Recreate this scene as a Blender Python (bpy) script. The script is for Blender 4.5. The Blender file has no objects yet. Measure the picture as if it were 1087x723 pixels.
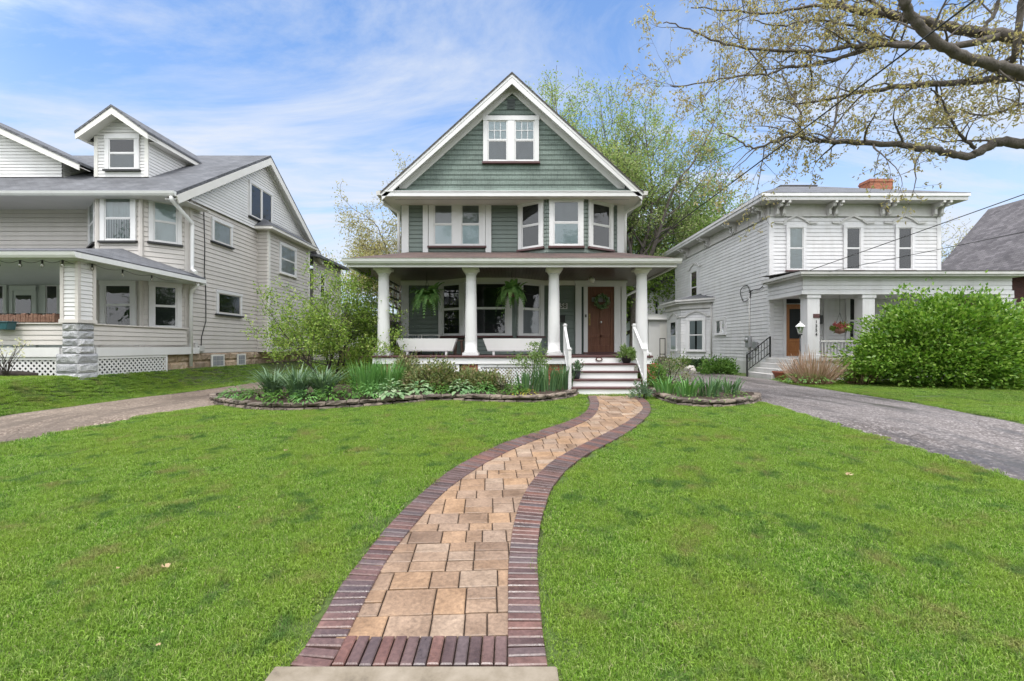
import bpy, math, random
import numpy as np
from mathutils import Vector, noise as mnoise
R = math.radians
random.seed(7)
rng = np.random.default_rng(7)
SC = bpy.context.scene
COL = SC.collection
# ---- survey of the place: camera at (0,0,CZ) looking along +Y, level; metres
F, CX, HY, CZ = 483.0, 543.5, 367.0, 1.62
def wx(px, Y): return (px - CX) * Y / F
def wz(py, Y): return CZ - (py - HY) * Y / F
def P(px, py, Y): return Vector((wx(px, Y), Y, wz(py, Y)))
def sstep(a, b, t):
    t = max(0.0, min(1.0, (t - a) / (b - a))); return t * t * (3 - 2 * t)
def gz(x, y):
    """height of the ground"""
    if y < 2.3: b = -0.10 * sstep(2.25, 1.7, y) if y > 1.7 else -0.10
    else: b = 0.075 * (min(y, 9.0) - 2.3)
    if y > 9.0: b = 0.5025 + 0.0675 * sstep(9.0, 10.5, y)
    l = sstep(-4.2, -6.6, x)
    b = b * (1 - l) + min(b, 0.42) * l
    k = sstep(-8.85, -9.75, x) * sstep(5.2, 9.2, y)
    b += 0.53 * k
    r = sstep(3.9, 5.4, x)
    b = b * (1 - r) + min(b, 0.385) * r
    return b
def G(px, py):
    """point where the sight line through a pixel meets the ground"""
    Y = 8.0
    for _ in range(60):
        h = CZ - gz(wx(px, Y), Y)
        Y = 0.5 * Y + 0.5 * max(1.0, min(60.0, h * F / max(py - HY, 4)))
    return Vector((wx(px, Y), Y, gz(wx(px, Y), Y)))

# ---------------------------------------------------------------- meshes
class MB:
    def __init__(s): s.v = []; s.f = []; s.sm = []
    def face(s, pts, smooth=False):
        i = len(s.v); s.v += [tuple(p) for p in pts]
        s.f.append(tuple(range(i, i + len(pts)))); s.sm.append(smooth)
    def add(s, vs, fs, smooth=False):
        i = len(s.v); s.v += [tuple(p) for p in vs]
        for f in fs: s.f.append(tuple(i + k for k in f)); s.sm.append(smooth)
    def hexa(s, p):
        s.add(p, [(0,3,2,1),(4,5,6,7),(0,1,5,4),(1,2,6,5),(2,3,7,6),(3,0,4,7)])
    def box(s, x0, x1, y0, y1, z0, z1):
        s.hexa([(x0,y0,z0),(x1,y0,z0),(x1,y1,z0),(x0,y1,z0),(x0,y0,z1),(x1,y0,z1),(x1,y1,z1),(x0,y1,z1)])
    def ubox(s, fr, u0, u1, z0, z1, n0, n1):
        O, U, N = fr
        def q(u, z, n): 
            p = O + U * u + N * n; return (p.x, p.y, p.z + z)
        s.hexa([q(u0,z0,n1),q(u1,z0,n1),q(u1,z0,n0),q(u0,z0,n0),q(u0,z1,n1),q(u1,z1,n1),q(u1,z1,n0),q(u0,z1,n0)])
    def beam(s, p, q, w, h, up=(0,0,1)):
        p = Vector(p); q = Vector(q); d = (q - p).normalized(); up = Vector(up)
        a = d.cross(up); a = a.normalized() if a.length > 1e-5 else Vector((1,0,0))
        b = a.cross(d).normalized(); a *= w / 2; b *= h / 2
        s.hexa([p-a-b, p+a-b, q+a-b, q-a-b, p-a+b, p+a+b, q+a+b, q-a+b])
    def prism(s, poly, vec):
        n = len(poly); vec = Vector(vec)
        vs = [Vector(p) for p in poly]; vs = vs + [p + vec for p in vs]
        fs = [tuple(range(n - 1, -1, -1)), tuple(range(n, 2 * n))]
        fs += [(i, (i + 1) % n, n + (i + 1) % n, n + i) for i in range(n)]
        s.add(vs, fs)
    def tube(s, pts, rad, n=8, smooth=True, cap=True):
        pts = [Vector(p) for p in pts]
        if not hasattr(rad, '__len__'): rad = [rad] * len(pts)
        base = len(s.v); prev = None
        for i, p in enumerate(pts):
            d = (pts[min(i + 1, len(pts) - 1)] - pts[max(i - 1, 0)])
            d = d.normalized() if d.length > 1e-9 else Vector((0, 0, 1))
            if prev is None:
                a = d.cross(Vector((0.13, 0.31, 1))) 
                if a.length < 1e-3: a = d.cross(Vector((1, 0, 0)))
            else: a = prev - d * prev.dot(d)
            a.normalize(); prev = a; b = d.cross(a)
            for k in range(n):
                t = 2 * math.pi * k / n
                s.v.append(tuple(p + (a * math.cos(t) + b * math.sin(t)) * rad[i]))
        for i in range(len(pts) - 1):
            for k in range(n):
                s.f.append((base+i*n+k, base+i*n+(k+1)%n, base+(i+1)*n+(k+1)%n, base+(i+1)*n+k)); s.sm.append(smooth)
        if cap:
            s.f.append(tuple(base + k for k in range(n - 1, -1, -1))); s.sm.append(False)
            e = base + (len(pts) - 1) * n
            s.f.append(tuple(e + k for k in range(n))); s.sm.append(False)
    def lathe(s, prof, c, n=24, smooth=True):
        base = len(s.v)
        for r, z in prof:
            for k in range(n):
                t = 2 * math.pi * k / n
                s.v.append((c[0] + r * math.cos(t), c[1] + r * math.sin(t), c[2] + z))
        for i in range(len(prof) - 1):
            for k in range(n):
                s.f.append((base+i*n+k, base+i*n+(k+1)%n, base+(i+1)*n+(k+1)%n, base+(i+1)*n+k)); s.sm.append(smooth)
        for e, rev in ((0, True), (len(prof) - 1, False)):
            if prof[e][0] > 1e-4:
                idx = [base + e * n + k for k in range(n)]
                s.f.append(tuple(idx[::-1] if rev else idx)); s.sm.append(False)
    def build(s, name, mat, parent=None, bevel=0, world=True):
        v = np.array(s.v, dtype=float)
        if parent is not None and world: v = v - np.array(origin_of(parent))
        me = bpy.data.meshes.new(name)
        me.from_pydata(v.tolist(), [], s.f); me.update()
        me.polygons.foreach_set('use_smooth', s.sm)
        # every face gets UVs in metres, u level, v up the face
        nl = len(me.loops); uv = np.zeros((nl, 2))
        li = np.zeros(nl, dtype=int); me.loops.foreach_get('vertex_index', li)
        nf = len(me.polygons); nr = np.zeros(nf * 3); me.polygons.foreach_get('normal', nr); nr = nr.reshape(-1, 3)
        lt = np.zeros(nf, dtype=int); me.polygons.foreach_get('loop_total', lt)
        nn = np.repeat(nr, lt, axis=0)
        uu = np.stack([-nn[:, 1], nn[:, 0], np.zeros(nl)], 1); ln = np.linalg.norm(uu, axis=1)
        flat = ln < 0.05; uu[flat] = (1, 0, 0); ln[flat] = 1; uu /= ln[:, None]
        vv = np.cross(nn, uu); w = np.array(s.v)[li]
        uv[:, 0] = (w * uu).sum(1); uv[:, 1] = (w * vv).sum(1)
        lay = me.uv_layers.new(name='UVMap'); lay.data.foreach_set('uv', uv.ravel())
        o = bpy.data.objects.new(name, me); me.materials.append(mat); COL.objects.link(o)
        if parent is not None: o.parent = parent
        if bevel:
            m = o.modifiers.new('bevel', 'BEVEL'); m.width = bevel; m.segments = 2; m.limit_method = 'ANGLE'
        return o
def origin_of(o):
    p = Vector((0, 0, 0))
    while o is not None: p += o.location; o = o.parent
    return p
def tag(o, label=None, cat=None, group=None, kind=None):
    if label: o['label'] = label
    if cat: o['category'] = cat
    if group: o['group'] = group
    if kind: o['kind'] = kind
    return o
def thing(name, label, cat, loc=(0, 0, 0), group=None):
    o = bpy.data.objects.new(name, None); COL.objects.link(o); o.location = loc
    o.empty_display_size = 0.2
    return tag(o, label, cat, group)
def copy_tree(o, parent=None):
    c = o.copy(); COL.objects.link(c); c.parent = parent
    for ch in [k for k in bpy.data.objects if k.parent is o]: copy_tree(ch, c)
    return c
def quads(name, V, mat, parent=None):
    """V: (n,4,3) array of separate quads -> one mesh"""
    V = np.asarray(V, dtype=float); n = len(V)
    if parent is not None: V = V - np.array(origin_of(parent))
    me = bpy.data.meshes.new(name)
    me.vertices.add(n * 4); me.vertices.foreach_set('co', V.ravel())
    me.loops.add(n * 4); me.loops.foreach_set('vertex_index', np.arange(n * 4, dtype=np.int32))
    me.polygons.add(n); me.polygons.foreach_set('loop_start', np.arange(0, n * 4, 4, dtype=np.int32))
    me.update(calc_edges=True)
    o = bpy.data.objects.new(name, me); me.materials.append(mat); COL.objects.link(o)
    if parent is not None: o.parent = parent
    return o
def unit(a): return a / np.maximum(np.linalg.norm(a, axis=-1, keepdims=True), 1e-9)
def leaf_quads(pos, axis, L, W, fold=0.25):
    """rhombic leaves: pos base (n,3), axis (n,3), length, width"""
    n = len(pos); axis = unit(axis)
    r = unit(rng.normal(size=(n, 3))); side = unit(np.cross(axis, r)); nrm = np.cross(side, axis)
    L = np.broadcast_to(L, n)[:, None]; W = np.broadcast_to(W, n)[:, None]
    a = pos; b = pos + axis * L * 0.45 + side * W / 2 + nrm * W * fold
    c = pos + axis * L - nrm * L * 0.12; d = pos + axis * L * 0.45 - side * W / 2 + nrm * W * fold
    return np.stack([a, b, c, d], 1)

# ---------------------------------------------------------------- materials
def nodes_of(name):
    m = bpy.data.materials.new(name); m.use_nodes = True; nt = m.node_tree
    b = nt.nodes['Principled BSDF']; return m, nt, b
def nd(nt, t, **kw):
    n = nt.nodes.new(t)
    for k, v in kw.items():
        if k in n.inputs: n.inputs[k].default_value = v
        else: setattr(n, k, v)
    return n
def c4(c): return (c[0], c[1], c[2], 1)
def ramp(nt, fac, stops, interp='LINEAR'):
    r = nt.nodes.new('ShaderNodeValToRGB'); r.color_ramp.interpolation = interp
    el = r.color_ramp.elements
    while len(el) < len(stops): el.new(0.5)
    for e, (p, c) in zip(el, stops): e.position = p; e.color = c4(c)
    nt.links.new(fac, r.inputs[0]); return r.outputs[0]
def mixc(nt, fac, a, b, mode='MIX'):
    m = nt.nodes.new('ShaderNodeMix'); m.data_type = 'RGBA'; m.blend_type = mode
    for s, v in ((m.inputs[0], fac), (m.inputs[6], a), (m.inputs[7], b)):
        if isinstance(v, (int, float)): s.default_value = v
        elif isinstance(v, (tuple, list)): s.default_value = c4(v)
        else: nt.links.new(v, s)
    return m.outputs[2]
def mathn(nt, op, a, b=0.0):
    m = nt.nodes.new('ShaderNodeMath'); m.operation = op
    for s, v in ((m.inputs[0], a), (m.inputs[1], b)):
        if isinstance(v, (int, float)): s.default_value = v
        else: nt.links.new(v, s)
    return m.outputs[0]
def wpos(nt, scale=(1, 1, 1)):
    g = nt.nodes.new('ShaderNodeNewGeometry'); mp = nt.nodes.new('ShaderNodeMapping')
    mp.inputs['Scale'].default_value = scale; nt.links.new(g.outputs['Position'], mp.inputs[0]); return mp.outputs[0]
def noise_n(nt, vec, scale, detail=4, rough=0.55):
    n = nt.nodes.new('ShaderNodeTexNoise'); n.inputs['Scale'].default_value = scale
    n.inputs['Detail'].default_value = detail; n.inputs['Roughness'].default_value = rough
    nt.links.new(vec, n.inputs['Vector']); return n.outputs['Fac']
def bump(nt, b, h, strength=0.3, dist=0.01):
    n = nt.nodes.new('ShaderNodeBump'); n.inputs['Strength'].default_value = strength
    n.inputs['Distance'].default_value = dist; nt.links.new(h, n.inputs['Height']); nt.links.new(n.outputs[0], b.inputs['Normal'])
def sc(c, k): return tuple(min(1, x * k) for x in c)
def paint(name, col, rough=0.5, var=0.07, streak=0.08, bmp=0.15, island=0.0):
    m, nt, b = nodes_of(name)
    n1 = noise_n(nt, wpos(nt), 1.7, 6)
    c = ramp(nt, n1, [(0.3, sc(col, 1 - var)), (0.7, sc(col, 1 + var))])
    if streak:
        n2 = noise_n(nt, wpos(nt, (5, 5, 0.9)), 1.0, 7, .65)
        f = ramp(nt, n2, [(0.45, (1, 1, 1)), (0.85, (1 - streak * 1.5, 1 - streak * 1.7, 1 - streak * 2))])
        c = mixc(nt, 1.0, c, f, 'MULTIPLY')
    if island:
        g = nt.nodes.new('ShaderNodeNewGeometry')
        f = ramp(nt, g.outputs['Random Per Island'], [(0, (1 - island,) * 3), (1, (1 + island * 0.0,) * 3)])
        c = mixc(nt, 1.0, c, f, 'MULTIPLY')
    nt.links.new(c, b.inputs['Base Color']); b.inputs['Roughness'].default_value = rough
    if bmp: bump(nt, b, noise_n(nt, wpos(nt), 60, 3), bmp, 0.003)
    return m
def shingle(name, c1, c2, w=0.3, h=0.14, rough=0.9, mort=(0.03, 0.03, 0.03), msize=0.006, bumpd=0.01):
    m, nt, b = nodes_of(name)
    uv = nd(nt, 'ShaderNodeUVMap').outputs[0]
    br = nd(nt, 'ShaderNodeTexBrick', offset=0.5)
    br.inputs['Scale'].default_value = 1; br.inputs['Brick Width'].default_value = w; br.inputs['Row Height'].default_value = h
    br.inputs['Mortar Size'].default_value = msize; br.inputs['Mortar Smooth'].default_value = 0.2; br.inputs['Bias'].default_value = 0
    br.inputs['Color1'].default_value = c4(c1); br.inputs['Color2'].default_value = c4(c2); br.inputs['Mortar'].default_value = c4(mort)
    nt.links.new(uv, br.inputs['Vector'])
    n = noise_n(nt, wpos(nt), 1.3, 6); n2 = noise_n(nt, wpos(nt), 45, 4)
    f = ramp(nt, n, [(0.3, (0.75, 0.75, 0.75)), (0.7, (1.15, 1.15, 1.15))])
    c = mixc(nt, 1.0, br.outputs['Color'], f, 'MULTIPLY')
    f2 = ramp(nt, n2, [(0.3, (0.7, 0.7, 0.7)), (0.7, (1.25, 1.25, 1.25))])
    c = mixc(nt, 1.0, c, f2, 'MULTIPLY')
    nt.links.new(c, b.inputs['Base Color']); b.inputs['Roughness'].default_value = rough
    h_ = mathn(nt, 'ADD', mathn(nt, 'MULTIPLY', br.outputs['Fac'], -1.0), mathn(nt, 'MULTIPLY', n2, 0.6))
    bump(nt, b, h_, 0.6, bumpd)
    return m
def leafmat(name, cols, trans=0.35, rough=0.5, patch=None, spec=0.3):
    """cols: list of colours picked per leaf"""
    m, nt, b = nodes_of(name)
    g = nt.nodes.new('ShaderNodeNewGeometry')
    st = [(i / max(1, len(cols) - 1), c) for i, c in enumerate(cols)]
    c = ramp(nt, g.outputs['Random Per Island'], st)
    if patch:
        n = noise_n(nt, wpos(nt), patch[0], 3)
        c = mixc(nt, ramp(nt, n, [(0.4, (0, 0, 0)), (0.65, (1, 1, 1))]), c, patch[1])
    nt.links.new(c, b.inputs['Base Color']); b.inputs['Roughness'].default_value = rough
    b.inputs['Specular IOR Level'].default_value = spec
    t = nt.nodes.new('ShaderNodeBsdfTranslucent')
    nt.links.new(mixc(nt, 1.0, c, (1.15, 1.25, 0.7), 'MULTIPLY'), t.inputs[0])
    mx = nt.nodes.new('ShaderNodeMixShader'); mx.inputs[0].default_value = trans
    nt.links.new(b.outputs[0], mx.inputs[1]); nt.links.new(t.outputs[0], mx.inputs[2])
    nt.links.new(mx.outputs[0], nt.nodes['Material Output'].inputs[0])
    return m
def glassmat(name, tint=(0.82, 0.86, 0.86), base=0.03):
    m = bpy.data.materials.new(name); m.use_nodes = True; nt = m.node_tree; nt.nodes.clear()
    out = nt.nodes.new('ShaderNodeOutputMaterial'); tr = nt.nodes.new('ShaderNodeBsdfTransparent'); tr.inputs[0].default_value = c4(tint)
    gl = nt.nodes.new('ShaderNodeBsdfGlossy'); gl.inputs['Roughness'].default_value = 0.015
    lw = nt.nodes.new('ShaderNodeFresnel'); lw.inputs['IOR'].default_value = 1.45
    # faint waviness of old panes
    n = noise_n(nt, wpos(nt), 3.0, 2); bp = nt.nodes.new('ShaderNodeBump'); bp.inputs['Strength'].default_value = 0.25; bp.inputs['Distance'].default_value = 0.01
    nt.links.new(n, bp.inputs['Height']); nt.links.new(bp.outputs[0], gl.inputs['Normal'])
    f = mathn(nt, 'ADD', lw.outputs[0], base)
    mx = nt.nodes.new('ShaderNodeMixShader'); nt.links.new(f, mx.inputs[0])
    nt.links.new(tr.outputs[0], mx.inputs[1]); nt.links.new(gl.outputs[0], mx.inputs[2]); nt.links.new(mx.outputs[0], out.inputs[0])
    return m
def wood(name, c1, c2, rough=0.4, axis=2):
    m, nt, b = nodes_of(name); s = [14, 14, 14]; s[axis] = 1.2
    n = noise_n(nt, wpos(nt, tuple(s)), 2.5, 6, 0.6)
    nt.links.new(ramp(nt, n, [(0.3, c1), (0.7, c2)]), b.inputs['Base Color']); b.inputs['Roughness'].default_value = rough
    bump(nt, b, n, 0.15, 0.003); return m
def rock(name, cols, scale=6, rough=0.9, bs=0.8, bd=0.03, island=True):
    m, nt, b = nodes_of(name)
    n = noise_n(nt, wpos(nt), scale, 8, 0.65)
    c = ramp(nt, n, [(0.25 + 0.5 * i / max(1, len(cols) - 1), k) for i, k in enumerate(cols)])
    if island:
        g = nt.nodes.new('ShaderNodeNewGeometry')
        c = mixc(nt, 1.0, c, ramp(nt, g.outputs['Random Per Island'], [(0, (0.62, 0.62, 0.62)), (1, (1.2, 1.17, 1.12))]), 'MULTIPLY')
    nt.links.new(c, b.inputs['Base Color']); b.inputs['Roughness'].default_value = rough
    bump(nt, b, noise_n(nt, wpos(nt), scale * 3, 8, 0.65), bs, bd); return m
M = {}
M['white'] = paint('white_paint', (0.635, 0.63, 0.63), 0.45, 0.03, 0.03)
M['cream'] = paint('cream_paint', (0.70, 0.68, 0.64), 0.5, 0.03, 0.03)
M['green'] = paint('green_clapboard', (0.155, 0.192, 0.172), 0.55, 0.07, 0.07, island=0.07)
M['greenshake'] = shingle('green_shake', (0.158, 0.202, 0.178), (0.138, 0.178, 0.156), 0.17, 0.2, 0.75, (0.075, 0.11, 0.09), 0.004, 0.006)
M['darkgreen'] = paint('dark_green', (0.03, 0.045, 0.04), 0.5)
M['maroon'] = paint('maroon_paint', (0.085, 0.035, 0.035), 0.45, 0.1, 0.05)
M['brownroof'] = shingle('brown_shingle', (0.115, 0.070, 0.058), (0.075, 0.050, 0.045), 0.28, 0.13)
M['greyroof'] = shingle('grey_shingle', (0.144, 0.148, 0.162), (0.097, 0.101, 0.112), 0.28, 0.13)
M['slateroof'] = shingle('slate_shingle', (0.162, 0.149, 0.157), (0.093, 0.085, 0.092), 0.32, 0.16, bumpd=0.02)
M['darkroof'] = shingle('dark_shingle', (0.10, 0.09, 0.085), (0.07, 0.065, 0.06), 0.28, 0.13)
M['siding'] = paint('grey_siding', (0.57, 0.535, 0.50), 0.5, 0.05, 0.05, island=0.07)
M['sidewhite'] = paint('white_siding', (0.688, 0.679, 0.670), 0.5, 0.03, 0.04, island=0.07)
M['oldwhite'] = paint('weathered_white', (0.63, 0.625, 0.635), 0.6, 0.06, 0.09, island=0.07)
M['oldgrey'] = paint('weathered_grey', (0.53, 0.52, 0.51), 0.65, 0.08, 0.12)
M['porchgrey'] = paint('pale_green_paint', (0.52, 0.56, 0.53), 0.6, 0.04, 0.04)
M['black'] = paint('black_metal', (0.015, 0.015, 0.016), 0.45, 0.1, 0)
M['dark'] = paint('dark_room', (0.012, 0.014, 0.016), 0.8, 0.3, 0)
M['glass'] = glassmat('window_glass')
M['curtain'] = paint('pale_curtain', (0.50, 0.54, 0.56), 0.8, 0.05, 0.12, 0)
M['blind'] = paint('pale_blind', (0.60, 0.68, 0.72), 0.7, 0.04, 0.0, 0)
M['greyblind'] = paint('grey_blind', (0.25, 0.26, 0.28), 0.7, 0.1, 0.1, 0)
M['gutter'] = paint('gutter_white', (0.72, 0.72, 0.71), 0.35, 0.03, 0.06)
M['greygutter'] = paint('gutter_grey', (0.50, 0.49, 0.47), 0.4, 0.04, 0.05)
M['doorwood'] = wood('red_brown_door', (0.085, 0.032, 0.018), (0.18, 0.075, 0.042), 0.35)
M['oakdoor'] = wood('orange_oak_door', (0.22, 0.075, 0.02), (0.36, 0.15, 0.045), 0.4)
M['brass'] = paint('old_brass', (0.35, 0.25, 0.1), 0.35, 0.1, 0, 0); M['brass'].node_tree.nodes['Principled BSDF'].inputs['Metallic'].default_value = 0.9
M['steel'] = paint('grey_steel', (0.35, 0.36, 0.37), 0.45, 0.1, 0.1, 0); M['steel'].node_tree.nodes['Principled BSDF'].inputs['Metallic'].default_value = 0.6
M['orangebrick'] = shingle('orange_brick', (0.42, 0.13, 0.06), (0.30, 0.085, 0.045), 0.2, 0.068, 0.85, (0.35, 0.28, 0.22), 0.005, 0.004)
M['redbrick'] = shingle('dark_red_brick', (0.10, 0.035, 0.032), (0.07, 0.028, 0.026), 0.2, 0.068, 0.85, (0.12, 0.09, 0.08), 0.005, 0.004)
M['greystone'] = rock('grey_rock_face', [(0.36, 0.37, 0.40), (0.50, 0.51, 0.54), (0.62, 0.63, 0.65)], 5, 0.9, 1.0, 0.05)
M['buffstone'] = rock('buff_rock_face', [(0.25, 0.18, 0.12), (0.42, 0.32, 0.23), (0.52, 0.44, 0.36)], 4, 0.9, 0.9, 0.05)
M['edgestone'] = rock('bed_stone', [(0.09, 0.075, 0.062), (0.19, 0.155, 0.13), (0.30, 0.25, 0.21)], 7, 0.9, 0.9, 0.03)
M['boulder'] = rock('pale_boulder', [(0.45, 0.43, 0.42), (0.65, 0.62, 0.6)], 4, 0.9, 0.6, 0.03)
M['concrete'] = rock('concrete', [(0.10, 0.08, 0.06), (0.20, 0.165, 0.12), (0.255, 0.215, 0.165), (0.30, 0.255, 0.20)], 6, 0.9, 0.4, 0.008, False)
M['terracotta'] = paint('terracotta', (0.30, 0.095, 0.055), 0.8, 0.12, 0.08)
M['tealpot'] = paint('teal_glaze', (0.02, 0.09, 0.11), 0.3, 0.1, 0.0)
M['bluepot'] = paint('dark_blue_glaze', (0.045, 0.06, 0.07), 0.3, 0.1, 0.0)
M['coir'] = rock('coir', [(0.10, 0.05, 0.035), (0.24, 0.13, 0.09), (0.33, 0.22, 0.16)], 18, 1.0, 1.0, 0.03, False)
M['bark'] = rock('bark', [(0.05, 0.042, 0.036), (0.115, 0.098, 0.085), (0.17, 0.15, 0.135)], 9, 0.95, 0.9, 0.03, False)
M['darkbark'] = rock('dark_bark', [(0.03, 0.024, 0.02), (0.07, 0.055, 0.046)], 12, 0.95, 0.8, 0.01, False)
M['mulch'] = rock('mulch', [(0.035, 0.022, 0.015), (0.08, 0.052, 0.037)], 22, 1.0, 1.0, 0.03, False)
M['wirecover'] = paint('wire', (0.02, 0.02, 0.02), 0.6, 0, 0, 0)
M['fencewood'] = wood('fence_wood', (0.10, 0.06, 0.045), (0.18, 0.115, 0.085), 0.8)
def beadboard(name, c1, c2):
    m, nt, b = nodes_of(name); uv = nd(nt, 'ShaderNodeUVMap').outputs[0]
    w = nd(nt, 'ShaderNodeTexWave', wave_type='BANDS', bands_direction='X'); w.inputs['Scale'].default_value = 3.6; w.inputs['Distortion'].default_value = 0
    g = nt.nodes.new('ShaderNodeNewGeometry')
    sx = nt.nodes.new('ShaderNodeSeparateXYZ'); nt.links.new(g.outputs['Position'], sx.inputs[0])
    fr = mathn(nt, 'FRACT', mathn(nt, 'MULTIPLY', sx.outputs[0], 11.0))
    groove = mathn(nt, 'LESS_THAN', fr, 0.12)
    n = noise_n(nt, wpos(nt, (11, 1.2, 1)), 2.0, 5)
    c = ramp(nt, n, [(0.3, c1), (0.7, c2)]); c = mixc(nt, groove, c, sc(c1, 0.35))
    nt.links.new(c, b.inputs['Base Color']); b.inputs['Roughness'].default_value = 0.33
    bump(nt, b, mathn(nt, 'MULTIPLY', groove, -1.0), 0.5, 0.01); return m
M['ceiling'] = beadboard('brown_beadboard', (0.055, 0.032, 0.027), (0.105, 0.064, 0.054))
def asphalt(name, cols, wet):
    m, nt, b = nodes_of(name)
    n = noise_n(nt, wpos(nt), 38, 5, 0.8); n2 = noise_n(nt, wpos(nt, (1.0, 0.35, 1)), 0.9, 6, 0.6); n3 = noise_n(nt, wpos(nt), 7, 5)
    c = ramp(nt, n, [(0.3, cols[0]), (0.5, cols[1]), (0.72, cols[2])])
    c = mixc(nt, 1.0, c, ramp(nt, n2, [(0.33, (0.55, 0.51, 0.49)), (0.48, (0.9, 0.89, 0.88)), (0.65, (1.1, 1.1, 1.1))]), 'MULTIPLY')
    c = mixc(nt, 1.0, c, ramp(nt, n3, [(0.3, (0.85, 0.84, 0.83)), (0.7, (1.08, 1.08, 1.08))]), 'MULTIPLY')
    vs = nd(nt, 'ShaderNodeTexVoronoi', feature='F1'); vs.inputs['Scale'].default_value = 42; nt.links.new(wpos(nt), vs.inputs['Vector'])
    sr = nt.nodes.new('ShaderNodeSeparateColor'); nt.links.new(vs.outputs['Color'], sr.inputs[0])
    c = mixc(nt, ramp(nt, sr.outputs[0], [(.70, (0, 0, 0)), (.95, (.75,) * 3)]), c, sc(cols[2], 1.35)); c = mixc(nt, ramp(nt, sr.outputs[1], [(.72, (0, 0, 0)), (.95, (.7,) * 3)]), c, sc(cols[0], .7))
    n4 = noise_n(nt, wpos(nt, (1.6, 0.28, 1)), 1.1, 7, 0.68)
    c = mixc(nt, ramp(nt, n4, [(0.50, (0, 0, 0)), (0.64, (0.8,) * 3)]), c, sc(cols[0], 0.75))
    v = nd(nt, 'ShaderNodeTexVoronoi', feature='DISTANCE_TO_EDGE'); v.inputs['Scale'].default_value = 0.55
    dn = nt.nodes.new('ShaderNodeTexNoise'); dn.inputs['Scale'].default_value = 1.5; nt.links.new(wpos(nt), dn.inputs['Vector'])
    nt.links.new(mixc(nt, 0.25, wpos(nt), dn.outputs['Color'], 'ADD'), v.inputs['Vector'])
    crack = ramp(nt, v.outputs['Distance'], [(0.0, (0.55, 0.53, 0.52)), (0.006, (1, 1, 1))])
    c = mixc(nt, 1.0, c, crack, 'MULTIPLY')
    nt.links.new(c, b.inputs['Base Color'])
    nt.links.new(ramp(nt, n4, [(0.48, (0.9,) * 3), (0.64, (wet,) * 3)]), b.inputs['Roughness'])
    bump(nt, b, n, 0.5, 0.006); return m
M['asphalt'] = asphalt('old_asphalt', [(0.060, 0.050, 0.048), (0.160, 0.141, 0.138), (0.275, 0.248, 0.243)], 0.3)
M['drive'] = asphalt('gravelly_concrete', [(0.125, 0.092, 0.070), (0.205, 0.160, 0.125), (0.275, 0.222, 0.178)], 0.6)
def clay(name, stops, island=(0.75, 1.15), rough=0.6, speck=40):
    m, nt, b = nodes_of(name)
    g = nt.nodes.new('ShaderNodeNewGeometry')
    c = ramp(nt, g.outputs['Random Per Island'], stops)
    n = noise_n(nt, wpos(nt), speck, 4, 0.7); n2 = noise_n(nt, wpos(nt), 5, 5)
    c = mixc(nt, 1.0, c, ramp(nt, n, [(0.3, (0.72,) * 3), (0.7, (1.2,) * 3)]), 'MULTIPLY')
    c = mixc(nt, 1.0, c, ramp(nt, n2, [(0.3, (0.75, 0.72, 0.70)), (0.7, (1.18, 1.18, 1.2))]), 'MULTIPLY')
    nt.links.new(c, b.inputs['Base Color'])
    nt.links.new(ramp(nt, n2, [(0.35, (rough * 0.55,) * 3), (0.65, (rough,) * 3)]), b.inputs['Roughness'])
    bump(nt, b, mathn(nt, 'ADD', n, n2), 0.6, 0.004); return m
M['paver'] = clay('tumbled_pavers', [(0, (0.185, 0.122, 0.082)), (0.2, (0.285, 0.182, 0.110)), (0.4, (0.235, 0.165, 0.118)), (0.6, (0.305, 0.190, 0.108)), (0.8, (0.265, 0.190, 0.137)), (1, (0.32, 0.236, 0.168))], rough=0.8)
M['brickedge'] = clay('clay_border_brick', [(0, (0.070, 0.048, 0.048)), (0.25, (0.118, 0.064, 0.056)), (0.45, (0.088, 0.068, 0.070)), (0.65, (0.150, 0.070, 0.054)), (0.85, (0.108, 0.080, 0.080)), (1, (0.17, 0.088, 0.070))], rough=0.45)
M['liftedwhite'] = paint('shade_lifted_white', (0.80, 0.795, 0.79), 0.4, 0.03, 0.02)  # paler copy of the white paint, offsets shade on skirt, lattice, steps and troughs
# ---------------------------------------------------------------- ground
def cubic(pts, n):
    pts = [Vector(p) for p in pts]; out = []
    for i in range(len(pts) - 1):
        p0 = pts[max(i - 1, 0)]; p1 = pts[i]; p2 = pts[i + 1]; p3 = pts[min(i + 2, len(pts) - 1)]
        for k in range(n):
            t = k / n
            out.append(0.5 * ((2*p1) + (p2-p0)*t + (2*p0-5*p1+4*p2-p3)*t*t + (3*p1-p0-3*p2+p3)*t**3))
    out.append(pts[-1]); return out
def resample(pts, step):
    out = [pts[0].copy()]; acc = 0.0
    for a, b in zip(pts, pts[1:]):
        L = (b - a).length
        if L < 1e-9: continue
        t = step - acc
        while t <= L: out.append(a.lerp(b, t / L)); t += step
        acc = (acc + L) % step
    return out
def flat2(p): return Vector((p[0], p[1]))
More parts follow.
